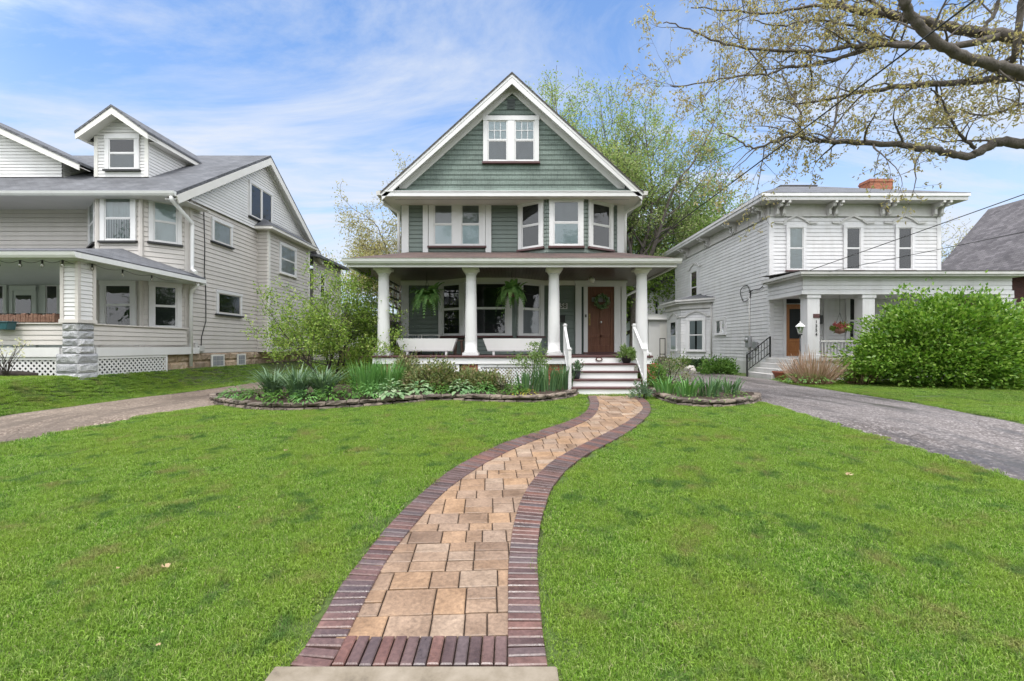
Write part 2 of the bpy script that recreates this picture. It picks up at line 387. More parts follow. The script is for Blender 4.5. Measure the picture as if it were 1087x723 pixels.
# outlines of the walk, measured on the ground
LO = [G(*p) for p in [(306.8,708.7),(325.5,684.9),(343,655),(362,622),(384,594),(410,561.5),(440,531),(475,502),(509,482.5),(540,469),(574,457.5),(605,447),(621,438),(626,429),(624,420.5)]]
LI = [G(*p) for p in [(351,709),(369,678),(381,653),(392.5,631),(414,592),(438,561.5),(466,529),(492,508),(518,491),(544,479),(574,466.5),(609,453.5),(630,442),(636,430),(633,420.5)]]
RO = [G(*p) for p in [(582,709),(576.5,670),(573.5,635),(571,596),(573.5,561.5),(579,540),(587,518),(602.5,499),(622,484),(648,470),(669.6,457.6),(686,444),(691,434.5),(687,426),(678,420)]]
RI = [G(*p) for p in [(538.4,709),(538.4,670),(538.6,640),(538.6,613.5),(540.5,587.5),(545,557),(555,527),(570,505),(589.5,488),(613,475),(643.6,460),(664,449),(678,439),(682,431.6),(672,420.5)]]
LOc, LIc, ROc, RIc = [[flat2(p) for p in cubic([Vector((q.x, q.y, 0)) for q in c], 12)] for c in (LO, LI, RO, RI)]
def pip(poly, x, y):
    ins = False; n = len(poly); j = n - 1
    for i in range(n):
        xi, yi = poly[i][0], poly[i][1]; xj, yj = poly[j][0], poly[j][1]
        if (yi > y) != (yj > y) and x < (xj - xi) * (y - yi) / (yj - yi) + xi: ins = not ins
        j = i
    return ins
WALK = LOc + ROc[::-1]
WALKIN = LIc + RIc[::-1]
# driveways
dl = [G(0,441), G(125,424.5), G(250,409)]; 
LD_L = [Vector((-9.0, -2)), Vector((-8.95, 3)), flat2(dl[0]), flat2(dl[1]), flat2(dl[2]), Vector((-8.6, 30))]
LD_R = [Vector((-7.3, -2)), Vector((-7.2, 3)), flat2(G(0,471)), flat2(G(110,450)), flat2(G(228,431)), Vector((-6.25, 11)), Vector((-6.5, 14)), Vector((-6.4, 30))]
RD_L = [Vector((5.3, -2)), flat2(G(1087,511)), flat2(G(1010,487)), flat2(G(940,466)), flat2(G(870,446)), flat2(G(805,426.6)), Vector((5.5, 12.5)), Vector((5.7, 30))]
RD_R = [Vector((8.0, -2)), Vector((8.1,4)), flat2(G(1087,448)), flat2(G(985,429)), flat2(G(887,414)), flat2(G(845,408)), flat2(G(822,402.5)), Vector((9.6, 17.2)), Vector((9.4, 22)), Vector((8.6,24)), Vector((8.5, 30))]
DRIVE_L = LD_L + LD_R[::-1]; DRIVE_R = RD_L + RD_R[::-1]
def bedpts(px): return [flat2(G(*p)) for p in px]
BED_L_F = bedpts([(224,424),(232,430),(262,434.5),(300,436),(340,435),(380,432.5),(410,430),(445,427),(480,425.5),(520,427),(560,428),(585,426),(605,422.5),(620,417)])
BED_L = BED_L_F + [Vector((1.25, 10.9)), Vector((-3.6, 10.95)), Vector((-4.6, 12.6)), Vector((-6.0, 12.4))]
BED_R_F = bedpts([(688,417),(699,424),(718,430),(750,432.5),(780,431.5),(803,428),(805,422)])
BED_R = BED_R_F + [Vector((5.3, 11.2)), Vector((5.2, 12.6)), Vector((3.0, 12.6)), Vector((2.95, 10.6))]

xs = np.concatenate([np.linspace(-420, -32, 18), np.linspace(-30, -10.2, 40), np.arange(-10, 6.01, 0.12), np.linspace(6.3, 30, 48), np.linspace(34, 420, 18)])
ys = np.concatenate([np.linspace(-420, -12, 14), np.linspace(-10, 1.4, 30), np.arange(1.6, 12.01, 0.12), np.linspace(12.4, 36, 50), np.linspace(40, 600, 20)])
gm = MB(); nx, ny = len(xs), len(ys)
for y in ys:
    for x in xs:
        gm.v.append((x, y, gz(x, y) - (0.03 if pip(WALK, x, y) or pip(DRIVE_L, x, y) or pip(DRIVE_R, x, y) else 0.0)))
for j in range(ny - 1):
    for i in range(nx - 1):
        gm.f.append((j*nx+i, j*nx+i+1, (j+1)*nx+i+1, (j+1)*nx+i)); gm.sm.append(True)
def soilmat():
    m, nt, b = nodes_of('lawn_soil')
    n = noise_n(nt, wpos(nt), 0.8, 6); n2 = noise_n(nt, wpos(nt), 24, 5, 0.7)
    c = ramp(nt, n2, [(0.3, (0.035, 0.055, 0.012)), (0.55, (0.075, 0.125, 0.022)), (0.75, (0.12, 0.17, 0.045))])
    c = mixc(nt, ramp(nt, n, [(0.45, (0, 0, 0)), (0.7, (0.55,) * 3)]), c, (0.075, 0.058, 0.035))
    nt.links.new(c, b.inputs['Base Color']); b.inputs['Roughness'].default_value = 1.0
    bump(nt, b, n2, 0.8, 0.03); return m
tag(gm.build('ground', soilmat()), 'gently rising front lawn ground under the houses', 'ground', kind='structure')

# ---------------------------------------------------------------- walk of pavers and clay bricks
def nearest(curve, p):
    best = (1e9, 0)
    for i in range(0, len(curve)):
        d = (curve[i] - p).length_squared
        if d < best[0]: best = (d, i)
    i = best[1]; t = (curve[min(i + 1, len(curve) - 1)] - curve[max(i - 1, 0)]).normalized()
    return curve[i], t, math.sqrt(best[0])
def clip2(poly, q, n):
    """keep the side of the line through q where (p-q).n >= 0"""
    out = []
    for i in range(len(poly)):
        a, b = poly[i], poly[(i + 1) % len(poly)]; da = (a - q).dot(n); db = (b - q).dot(n)
        if da >= 0: out.append(a)
        if (da >= 0) != (db >= 0): out.append(a.lerp(b, da / (da - db)))
    return out
def inset(poly, d):
    c = sum(poly, Vector((0, 0))) / len(poly); out = poly
    for i in range(len(poly)):
        a, b = poly[i], poly[(i + 1) % len(poly)]; t = b - a
        if t.length < 1e-6: continue
        n = Vector((-t.y, t.x)).normalized()
        if (c - a).dot(n) < 0: n = -n
        out = clip2(out, a + n * d, n)
        if len(out) < 3: return None
    return out
def area(poly): return abs(sum(poly[i].x * poly[(i+1) % len(poly)].y - poly[(i+1) % len(poly)].x * poly[i].y for i in range(len(poly)))) / 2
def block(mb, poly, top, dep=0.05, bev=0.006):
    """a paving unit with worn edges"""
    tp = inset(poly, bev)
    if tp is None: return
    if len(tp) != len(poly): poly = tp
    n = len(poly); tilt = (random.uniform(-.006, .006), random.uniform(-.006, .006)); dz = random.uniform(-.002, .003)
    c = sum(poly, Vector((0, 0))) / n
    def z(p): return gz(p.x, p.y) + top + dz + (p.x - c.x) * tilt[0] + (p.y - c.y) * tilt[1]
    vs = [(p.x, p.y, z(p) - dep) for p in poly] + [(p.x, p.y, z(p) - bev * 0.8) for p in poly] + [(p.x, p.y, z(p)) for p in tp]
    fs = []
    for i in range(n):
        j = (i + 1) % n; fs += [(i, j, n + j, n + i), (n + i, n + j, 2*n + j, 2*n + i)]
    fs.append(tuple(range(2 * n, 3 * n))); mb.add(vs, fs)
pav = MB(); cell = 0.064
TH = R(3)
def cellpt(u, v):
    u, v = u * cell, v * cell
    return Vector((u * math.cos(TH) - v * math.sin(TH), 2.52 + u * math.sin(TH) + v * math.cos(TH)))
def lay(u0, u1, v0, v1):
    poly = [cellpt(u0, v0), cellpt(u1, v0), cellpt(u1, v1), cellpt(u0, v1)]
    c = sum(poly, Vector((0, 0))) / 4
    q, t, d = nearest(LIc, c); q2, t2, d2 = nearest(RIc, c)
    if min(d, d2) > 1.6: return
    if d >= 0.5 and d2 >= 0.5 and not pip(WALKIN, c.x, c.y): return
    if c.x < q.x - .4 or c.x > q2.x + .4 and d2 < d: return
    if d < 0.5:
        n_ = Vector((t.y, -t.x)); poly = clip2(poly, q - n_ * 0.08, n_)
    if len(poly) >= 3 and d2 < 0.5:
        n_ = Vector((-t2.y, t2.x)); poly = clip2(poly, q2 - n_ * 0.08, n_)
    if len(poly) >= 3: poly = clip2(poly, Vector((0, 9.93)), Vector((0, -1)))
    if len(poly) < 3: return
    poly = inset(poly, 0.0045)
    if poly is None or area(poly) < 0.0008: return
    block(pav, poly, 0.006)
v = 0.0; lasth = 0
while v < 145:
    h = random.choice([k for k in (2, 3, 3, 4, 5) if k != lasth]); lasth = h
    u = -42 + random.random() * 3
    while u < 58:
        w = random.choice((2, 3, 3, 4, 4, 5))
        if h == 2 and w == 2: w = 3
        r = random.random()
        if h >= 4 and r < .65:                       # two units stacked in a tall course
            k = v + (2 if random.random() < .5 else h - 2); lay(u, u + w, v, k)
            if w >= 5: lay(u, u + 2, k, v + h); lay(u + 2, u + w, k, v + h)
            else: lay(u, u + w, k, v + h)
        elif w == 5 and h == 3 and r < .5: lay(u, u + 2, v, v + h); lay(u + 2, u + w, v, v + h)
        else: lay(u, u + w, v, v + h)
        u += w
    v += h
def border(mb, A, B, w=0.066):
    A = [Vector((p.x, p.y)) for p in A]
    pts = resample(A, w)
    NB = len(B)
    for a0, a1 in zip(pts, pts[1:]):
        b0, _, _ = nearest(B, a0); b1, _, _ = nearest(B, a1)
        # smooth foot points: perpendicular of the edge
        t = (a1 - a0).normalized(); n = Vector((t.y, -t.x))
        if (b0 - a0).dot(n) < 0: n = -n
        L = max(0.14, min(0.26, ((b0 - a0).length + (b1 - a1).length) / 2))
        poly = [a0, a1, a1 + n * L, a0 + n * L]
        poly = inset(poly, 0.0035)
        if poly: block(mb, poly, 0.017, bev=0.007)
bor = MB()
border(bor, LOc, LIc); border(bor, ROc, RIc)
xl, xr = LIc[0].x + 0.0, RIc[0].x
k = 13
for i in range(k):
    a = xl + (xr - xl) * i / k; b = xl + (xr - xl) * (i + 1) / k
    poly = inset([Vector((a, 2.29)), Vector((b, 2.29)), Vector((b, 2.50)), Vector((a, 2.50))], 0.004)
    block(bor, poly, 0.016, bev=0.007)
base = MB()
W2 = [LOc[i] for i in range(0, len(LOc), 3)]; W3 = [ROc[i] for i in range(0, len(ROc), 3)]
for i in range(len(W2) - 1):
    q = [W2[i], W3[i], W3[i+1], W2[i+1]]
    base.face([(p.x, p.y, gz(p.x, p.y) - 0.009) for p in q])
tag(base.build('path_bed', M['mulch']), 'dark sand showing in the joints of the paved walk', 'path', kind='structure')
tag(pav.build('path', M['paver']), 'curving garden walk of tan tumbled pavers in mixed sizes', 'path', kind='structure')
tag(bor.build('path_border', M['brickedge']), 'dark red clay brick soldier course edging the walk', 'path', kind='structure')
sl = MB(); x0 = wx(289, 2.25); x1 = wx(592, 2.25)
sl.box(x0, x1, 1.86, 2.275, -0.3, 0.022); o = sl.build('walk_step', M['concrete'], bevel=0.012)
tag(o, 'pale concrete slab step at the foot of the walk', 'step', kind='structure')
sw = MB()
for i in range(-12, 12): sw.box(i * 1.5 + 0.006, i * 1.5 + 1.494, 0.1, 1.6, -0.4, -0.085)
tag(sw.build('pavement', M['concrete'], bevel=0.008), 'concrete pavement slabs in front of the lawns', 'pavement', kind='structure')
def ribbon(name, L, Rr, mat, lift, lab):
    mb = MB(); A = cubic([Vector((p.x, p.y, 0)) for p in L], 10); B = cubic([Vector((p.x, p.y, 0)) for p in Rr], 10)
    n = 110; 
    def at(c, y):
        for a, b in zip(c, c[1:]):
            if a.y <= y <= b.y: return a.lerp(b, (y - a.y) / max(1e-6, b.y - a.y))
        return c[-1]
    yy = np.concatenate([np.linspace(-1.9, 3, 12), np.linspace(3.2, 16, 100), np.linspace(16.3, 29.9, 20)]); m = 14; rows = []
    for y in yy:
        a, b = at(A, y), at(B, y); jit = 0.035 * mnoise.noise(Vector((y * 2.1, 3, 1))); jit2 = 0.035 * mnoise.noise(Vector((y * 2.3, 9, 1)))
        row = []
        for k in range(m + 1):
            x = a.x + jit + (b.x + jit2 - a.x - jit) * k / m
            row.append((x, y, gz(x, y) + (lift if 0 < k < m else -0.04)))
        rows.append(row)
    i0 = len(mb.v)
    for r_ in rows: mb.v += r_
    for j in range(len(rows) - 1):
        for k in range(m): mb.f.append((j*(m+1)+k, j*(m+1)+k+1, (j+1)*(m+1)+k+1, (j+1)*(m+1)+k)); mb.sm.append(True)
    return tag(mb.build(name, mat), lab, 'driveway', kind='structure')
ribbon('driveway', LD_L, LD_R, M['drive'], 0.012, 'tan gravelly concrete driveway beside the grey house')
ribbon('driveway', RD_L, RD_R, M['asphalt'], 0.012, 'worn grey asphalt driveway beside the white house')
def soilbed(poly, name, lab):
    mb = MB(); cx = sum(p.x for p in poly) / len(poly); cy = sum(p.y for p in poly) / len(poly)
    st = 0.16; X0 = min(p.x for p in poly); X1 = max(p.x for p in poly); Y0 = min(p.y for p in poly); Y1 = max(p.y for p in poly)
    def z(x, y): return gz(x, y) + 0.11 + 0.04 * mnoise.noise(Vector((x * 3, y * 3, 0)))
    x = X0
    while x < X1:
        y = Y0
        while y < Y1:
            if pip(poly, x + st / 2, y + st / 2):
                mb.face([(x, y, z(x, y)), (x+st, y, z(x+st, y)), (x+st, y+st, z(x+st, y+st)), (x, y+st, z(x, y+st))], True)
            y += st
        x += st
    return tag(mb.build(name, M['mulch']), lab, 'soil', kind='structure')
soilbed(BED_L, 'soil', 'dark mulch of the long bed before the porch')
soilbed(BED_R, 'soil', 'dark mulch of the small bed right of the steps')
def stone_edge(pts, label, courses=2):
    mb = MB(); c = cubic([Vector((p.x, p.y, 0)) for p in pts], 10)
    for lv in range(courses):
        s = resample(c, 0.06); i = random.randint(0, 2)
        while i < len(s) - 3:
            n = random.randint(3, 6); a = s[i]; b = s[min(i + n, len(s) - 1)]; i += n
            t = (b - a).normalized(); nrm = Vector((t.y, -t.x, 0)); g = 0.008
            h = 0.075 * random.uniform(0.8, 1.1); z0 = gz((a.x+b.x)/2, (a.y+b.y)/2) - 0.02 + lv * 0.085
            w = random.uniform(0.1, 0.14); off = random.uniform(-0.015, 0.02) - lv * 0.012
            # irregular block, subdivided along its face so that it reads as broken stone
            k = 5; vs = []
            for q in range(k):
                p = a.lerp(b, q / (k - 1)); p = p + t * (g if q == 0 else -g if q == k - 1 else 0)
                j = lambda s_=0.012: random.uniform(-s_, s_)
                e = 0.6 if q in (0, k - 1) else 1
                vs += [p + nrm * (off + j()) + Vector((0, 0, z0 + 0.006 + j(.004))), p + nrm * (off + 0.012 * e + j()) + Vector((0, 0, z0 + h * .5)),
                       p + nrm * (off + j()) + Vector((0, 0, z0 + h * e * .15 + h * .82 + j(.008))), p - nrm * w + Vector((0, 0, z0 + h + j(.008))), p - nrm * w + Vector((0, 0, z0))]
            fs = []
            for q in range(k - 1):
                for r_ in range(5): fs.append((q*5+r_, q*5+(r_+1) % 5, (q+1)*5+(r_+1) % 5, (q+1)*5+r_))
            fs += [(4,3,2,1,0), tuple((k-1)*5 + r_ for r_ in range(5))]
            mb.add(vs, fs)
    o = mb.build('stone_edging', M['edgestone'])
    return tag(o, label, 'stone edging')
stone_edge([Vector((-6.0, 12.2)), Vector((-6.35, 11)) ] + BED_L_F, 'low stacked brown stone wall curving along the front of the long left bed')
stone_edge(BED_R_F + [Vector((5.3, 11.2))], 'low wall of stacked brown stones round the small bed right of the steps')

# ---------------------------------------------------------------- grass
GRASSCOL = bpy.data.collections.new('grass_tufts')
def tuft(n, rad, hmin, hmax, w, mat, seed):
    r = np.random.default_rng(seed); V = []
    a = r.uniform(0, 2 * np.pi, n); d = rad * np.sqrt(r.uniform(0, 1, n)); b = np.stack([d * np.cos(a), d * np.sin(a), np.full(n, -0.005)], 1)
    h = r.uniform(hmin, hmax, n) * (1 - 0.35 * (d / rad) ** 2); az = r.uniform(0, 2 * np.pi, n); lean = r.uniform(0.15, 1.1, n)
    dirv = np.stack([np.cos(az), np.sin(az), np.zeros(n)], 1); side = np.stack([-np.sin(az), np.cos(az), np.zeros(n)], 1)
    tw = r.uniform(-1, 1, n)[:, None]; side = unit(side + dirv * tw)
    W = (w * r.uniform(0.6, 1.3, n))[:, None]
    up = np.array([0, 0, 1.0])
    m = b + dirv * (h * lean * 0.25)[:, None] + up * (h * 0.6)[:, None]
    t = b + dirv * (h * lean * 0.8)[:, None] + up * (h * (1.05 - 0.35 * lean))[:, None]
    q1 = np.stack([b - side * W / 2, b + side * W / 2, m + side * W * 0.45, m - side * W * 0.45], 1)
    q2 = np.stack([m - side * W * 0.45, m + side * W * 0.45, t + side * W * 0.08, t - side * W * 0.08], 1)
    verts = np.concatenate([q1[:, :2].reshape(n, 2, 3), q1[:, 2:], t[:, None, :]], 1)  # 5 verts: b0 b1 m1 m0 tip
    me = bpy.data.meshes.new('grass_tuft')
    vs = verts.reshape(-1, 3).tolist(); fs = []
    for i in range(n): fs += [(5*i, 5*i+1, 5*i+2, 5*i+3), (5*i+3, 5*i+2, 5*i+4)]
    me.from_pydata(vs, [], fs); me.update(); me.materials.append(mat)
    o = bpy.data.objects.new('grass_tuft', me); GRASSCOL.objects.link(o); return o
def grassmat():
    m, nt, b = nodes_of('lawn_grass')
    g = nt.nodes.new('ShaderNodeNewGeometry')
    c = ramp(nt, g.outputs['Random Per Island'], [(0, (0.05, 0.135, 0.016)), (0.35, (0.155, 0.305, 0.032)), (0.7, (0.26, 0.44, 0.06)), (0.92, (0.38, 0.49, 0.16)), (1, (0.54, 0.49, 0.29))])
    n = noise_n(nt, wpos(nt), 1.1, 5, 0.6)
    c = mixc(nt, ramp(nt, n, [(0.35, (0, 0, 0)), (0.7, (0.6,) * 3)]), c, (0.27, 0.36, 0.05))
    n2 = noise_n(nt, wpos(nt), 3.3, 4, 0.6)
    c = mixc(nt, ramp(nt, n2, [(0.54, (0, 0, 0)), (0.68, (0.75,) * 3)]), c, (0.075, 0.165, 0.045))
    n3 = noise_n(nt, wpos(nt), 2.1, 5, 0.65)
    c = mixc(nt, ramp(nt, n3, [(0.56, (0, 0, 0)), (0.70, (0.65,) * 3)]), c, (0.30, 0.25, 0.11))
    nt.links.new(c, b.inputs['Base Color']); b.inputs['Roughness'].default_value = 0.5; b.inputs['Specular IOR Level'].default_value = 0.15
    t = nt.nodes.new('ShaderNodeBsdfTranslucent'); nt.links.new(c, t.inputs[0])
    mx = nt.nodes.new('ShaderNodeMixShader'); mx.inputs[0].default_value = 0.35
    nt.links.new(b.outputs[0], mx.inputs[1]); nt.links.new(t.outputs[0], mx.inputs[2])
    nt.links.new(mx.outputs[0], nt.nodes['Material Output'].inputs[0]); return m
GM = grassmat()
for k in range(6): tuft(430, 0.125, 0.016, 0.034 + .004 * k, 0.0031, GM, 20 + k)
for k in range(2): tuft(70, 0.10, 0.04, 0.062, 0.0045, GM, 60 + k)   # taller stray tufts
tuft(300, 0.12, 0.02, 0.042, 0.007, GM, 40)           # finer clover-like patches of broader blades
tuft(260, 0.11, 0.025, 0.05, 0.004, GM, 41)
tuft(60, 0.10, 0.015, 0.035, 0.012, GM, 42)             # broad leaved weeds
NOGRASS = [WALK, DRIVE_L, DRIVE_R, BED_L, BED_R]
pts = []
MUD = [(G(985,421).x, G(985,421).y, .75, .30), (G(1045,430).x, G(1045,430).y, .9, .25), (G(945,416).x, G(945,416).y, .3, .15)]
def lawn_ok(x, y):
    for q in NOGRASS:
        if pip(q, x, y): return False
    for e in (-.07, .07):
        if pip(WALK, x + e, y) or (y < 8 and (pip(DRIVE_R, x + e, y) or pip(DRIVE_L, x + e, y)) and random.random() < .5): return False
    if 1.4 < y < 2.29 and x0 - 0.02 < x < x1 + 0.02: return False
    if y > 10.9 and -3.4 < x < 3.4: return False
    if x < -9.65 and y > 9.9: return False
    if x > 9.4 and y > 16.0: return False
    if x0 and 0.05 < y < 1.65: return False
    if mnoise.noise(Vector((x * 1.3, y * 1.3, 7))) + .5 * mnoise.noise(Vector((x * 4, y * 4, 2))) > .40 and random.random() < .4: return False
    # bare muddy patches right of the asphalt
    for bx_, by_, ra, rb_ in MUD:
        if ((x - bx_) / ra) ** 2 + ((y - by_) / rb_) ** 2 < .75 + .9 * mnoise.noise(Vector((x * 2.2, y * 2.2, 5))) and random.random() < .9: return False
    return True
y = 1.62
while y < 17:
    st = 0.074 if y < 5.5 else 0.085 if y < 13 else 0.11
    x = -1.2 * y - 1.5
    while x < 1.2 * y + 1.5:
        xx = x + random.uniform(-.5, .5) * st; yy = y + random.uniform(-.5, .5) * st
        if lawn_ok(xx, yy): pts.append((xx, yy, gz(xx, yy) - 0.002))
        x += st
    y += st
for _ in range(5200):                                  # thicker growth on the bank before the grey house
    xx, yy = random.uniform(-14, -8.9), random.uniform(6.5, 12.5)
    if lawn_ok(xx, yy): pts.append((xx, yy, gz(xx, yy) - 0.002))
gme = bpy.data.meshes.new('grass'); gme.from_pydata(pts, [], []); gme.materials.append(GM)
go = bpy.data.objects.new('grass', gme); COL.objects.link(go)
tag(go, 'short bright green mown lawn grass with paler patches', 'grass', kind='stuff')
ng = bpy.data.node_groups.new('scatter_tufts', 'GeometryNodeTree')
ng.interface.new_socket('Geometry', in_out='INPUT', socket_type='NodeSocketGeometry'); ng.interface.new_socket('Geometry', in_out='OUTPUT', socket_type='NodeSocketGeometry')
N_, Lk = ng.nodes, ng.links
gi = N_.new('NodeGroupInput'); goo = N_.new('NodeGroupOutput'); mp = N_.new('GeometryNodeMeshToPoints'); ci = N_.new('GeometryNodeCollectionInfo'); ip = N_.new('GeometryNodeInstanceOnPoints')
ci.inputs['Collection'].default_value = GRASSCOL; ci.inputs['Separate Children'].default_value = True; ci.inputs['Reset Children'].default_value = True
ip.inputs['Pick Instance'].default_value = True
rr = N_.new('FunctionNodeRandomValue'); rr.data_type = 'FLOAT_VECTOR'; rr.inputs[0].default_value = (-0.08, -0.08, 0); rr.inputs[1].default_value = (0.08, 0.08, 6.283)
rs = N_.new('FunctionNodeRandomValue'); rs.data_type = 'FLOAT'; rs.inputs[2].default_value = 0.7; rs.inputs[3].default_value = 1.25; rs.inputs['Seed'].default_value = 3
Lk.new(gi.outputs[0], mp.inputs[0]); Lk.new(mp.outputs[0], ip.inputs['Points']); Lk.new(ci.outputs[0], ip.inputs['Instance'])
Lk.new(rr.outputs[0], ip.inputs['Rotation']); Lk.new(rs.outputs[1], ip.inputs['Scale']); Lk.new(ip.outputs[0], goo.inputs[0])
md = go.modifiers.new('tufts', 'NODES'); md.node_group = ng
# ---------------------------------------------------------------- walls, windows
FRONT = lambda Y: (Vector((0, Y, 0)), Vector((1, 0, 0)), Vector((0, -1, 0)))
def facet(a, b):
    a = Vector((a[0], a[1], 0)); b = Vector((b[0], b[1], 0)); u = (b - a).normalized()
    return (a, u, Vector((u.y, -u.x, 0))), (b - a).length
def clipz(poly, a, b, c):
    out = []
    for i in range(len(poly)):
        p, q = poly[i], poly[(i + 1) % len(poly)]; dp = a*p[0]+b*p[1]+c; dq = a*q[0]+b*q[1]+c
        if dp >= 0: out.append(p)
        if (dp >= 0) != (dq >= 0):
            t = dp / (dp - dq); out.append((p[0]+(q[0]-p[0])*t, p[1]+(q[1]-p[1])*t))
    return out
def siding(mb, fr, outline, e=0.125, d=0.018):
    """lapped boards over a convex outline of (u,z)"""
    O, U, N = fr; z = min(p[1] for p in outline); zm = max(p[1] for p in outline); g = .89
    while z < zm - 1e-4:
        def q(u, zz, n): p = O + U * u + N * n; return (p.x, p.y, p.z + zz)
        for za, zb, na, nb in ((z, z + e * g, d, d * .35), (z + e * g, z + e, -.012, -.012)):
            pl = clipz(clipz(outline, 0, 1, -za), 0, -1, zb)
            if len(pl) < 3: continue
            mb.face([q(u, zz, na + (nb - na) * (zz - za) / (zb - za)) for u, zz in pl])
            for zc, n0 in ((za, na), (zb, nb)):
                row = [u for u, zz in pl if abs(zz - zc) < 1e-5]
                if n0 > 0 and len(row) >= 2: mb.face([q(min(row), zc, -.012), q(max(row), zc, -.012), q(max(row), zc, n0), q(min(row), zc, n0)])
        z += e
def rect(u0, u1, z0, z1): return [(u0, z0), (u1, z0), (u1, z1), (u0, z1)]
def window(par, fr, u0, u1, z0, z1, casing=0.10, units=1, rail=True, shade=None, trim='white', sill='maroon', muntin=None, head=None, proud=0.065, mull=None, lower=None, sash='white'):
    cs = casing; mb = MB(); hd = head or casing; mu = mull or casing
    mb.ubox(fr, u0, u0 + cs, z0, z1 - hd, -0.01, proud); mb.ubox(fr, u1 - cs, u1, z0, z1 - hd, -0.01, proud)
    mb.ubox(fr, u0 - 0.012, u1 + 0.012, z1 - hd, z1, -0.01, proud + 0.008)
    iu0, iu1 = u0 + cs, u1 - cs; w = (iu1 - iu0 - mu * (units - 1)) / units
    spans = [(iu0 + k * (w + mu), iu0 + k * (w + mu) + w) for k in range(units)]
    for (a, b), (c, d) in zip(spans, spans[1:]): mb.ubox(fr, b, c, z0, z1 - hd, -0.01, proud)
    mb.ubox(fr, iu0, iu1, z0, z0 + 0.03, -0.008, proud - 0.012)
    win = mb.build('window', M[trim], par, bevel=0.004)
    sb = MB(); sb.ubox(fr, u0 - 0.03, u1 + 0.03, z0 - 0.055, z0 - 0.002, -0.012, proud + 0.035); sb.build('sill', M[sill], win)
    s = MB(); panes = []; bk = MB(); cu = MB(); cu2 = MB(); zt = z1 - hd; zb = z0 + 0.03; zm_ = (zt + zb) / 2
    for a, b in spans:
        f = 0.035
        for (za, zc, n0, n1) in ((zb, zm_ + 0.012, 0.031, 0.046), (zm_ + (0.0125), zt, 0.036, 0.052)) if rail else ((zb, zt, 0.033, 0.05),):
            s.ubox(fr, a + .001, a + f, za, zc, n0, n1); s.ubox(fr, b - f, b - .001, za, zc, n0, n1)
            s.ubox(fr, a + f, b - f, za, za + f, n0, n1); s.ubox(fr, a + f, b - f, zc - f * .8, zc, n0, n1)
            m_ = (n0 + n1) / 2
            O, U, N = fr
            kx, kz = random.uniform(-.004, .004), random.uniform(-.004, .004)   # old panes never sit quite flat
            def q(u, z): p = O + U * u + N * (m_ + (kx if u > (a + b) / 2 else 0) + (kz if z > (za + zc) / 2 else 0)); return (p.x, p.y, p.z + z)
            g = MB(); panes.append(g); g.face([q(a + f, za + f), q(b - f, za + f), q(b - f, zc - f), q(a + f, zc - f)])
        if muntin:
            nu, nz = muntin; za = zm_ + 0.012 if rail else zb
            for k in range(1, nu): 
                uu = a + f + (b - a - 2 * f) * k / nu; s.ubox(fr, uu - .008, uu + .008, za + f, zt - f, 0.039, 0.05)
            for k in range(1, nz):
                zz = za + (zt - za) * k / nz; s.ubox(fr, a + f, b - f, zz - .008, zz + .008, 0.0385, 0.0495)
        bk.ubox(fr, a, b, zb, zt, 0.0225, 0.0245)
        if shade == 'drape':
            n = max(6, int((b - a) / 0.035)); O, U, N = fr
            for k in range(n):
                if 0.42 < (k + .5) / n < 0.58 and lower == 'open': continue
                ua, ub = a + (b - a) * k / n, a + (b - a) * (k + 1) / n; na, nb = (0.026, 0.0295) if k % 2 else (0.0295, 0.026)
                def q(u, z, n_): p = O + U * u + N * n_; return (p.x, p.y, p.z + z)
                cu.face([q(ua, zb, na), q(ub, zb, nb), q(ub, zt, nb), q(ua, zt, na)])
        elif shade in ('blind', 'greyblind'): cu.ubox(fr, a + .01, b - .01, zm_ - 0.01, zt, 0.026, 0.0285)
        if lower and lower != 'open': cu2.ubox(fr, a + .01, b - .01, zb, zm_ - 0.012, 0.0255, 0.028)
    s.build('sash', M[sash], win); [g.build('pane', M['glass'], win) for g in panes]; bk.build('dark_interior', M['dark'], win)
    if cu.f: cu.build('curtain' if shade == 'drape' else 'blind', M['curtain' if shade == 'drape' else shade], win)
    if cu2.f: cu2.build('blind', M[lower], win)
    return win
def winpx(par, Y, px0, px1, py0, py1, **kw):
    return window(par, FRONT(Y), wx(px0, Y), wx(px1, Y), wz(py1, Y), wz(py0, Y), **kw)
def text_mesh(name, txt, size, loc, rot, mat, parent, depth=0.004, vertical=False):
    cu = bpy.data.curves.new(name, 'FONT'); cu.body = '\n'.join(txt) if vertical else txt
    cu.size = size; cu.extrude = depth; cu.align_x = 'CENTER'; cu.align_y = 'CENTER'; cu.offset = size * 0.012
    t = bpy.data.objects.new(name + '_curve', cu); COL.objects.link(t)
    me = bpy.data.meshes.new_from_object(t.evaluated_get(bpy.context.evaluated_depsgraph_get()))
    bpy.data.objects.remove(t); bpy.data.curves.remove(cu)
    o = bpy.data.objects.new(name, me); me.materials.clear(); me.materials.append(mat); COL.objects.link(o)
    o.parent = parent; o.location = Vector(loc) - origin_of(parent); o.rotation_euler = rot; return o
def pipe(pts, r, name, mat, par, n=8):
    mb = MB(); mb.tube(pts, r, n); return mb.build(name, mat, par)

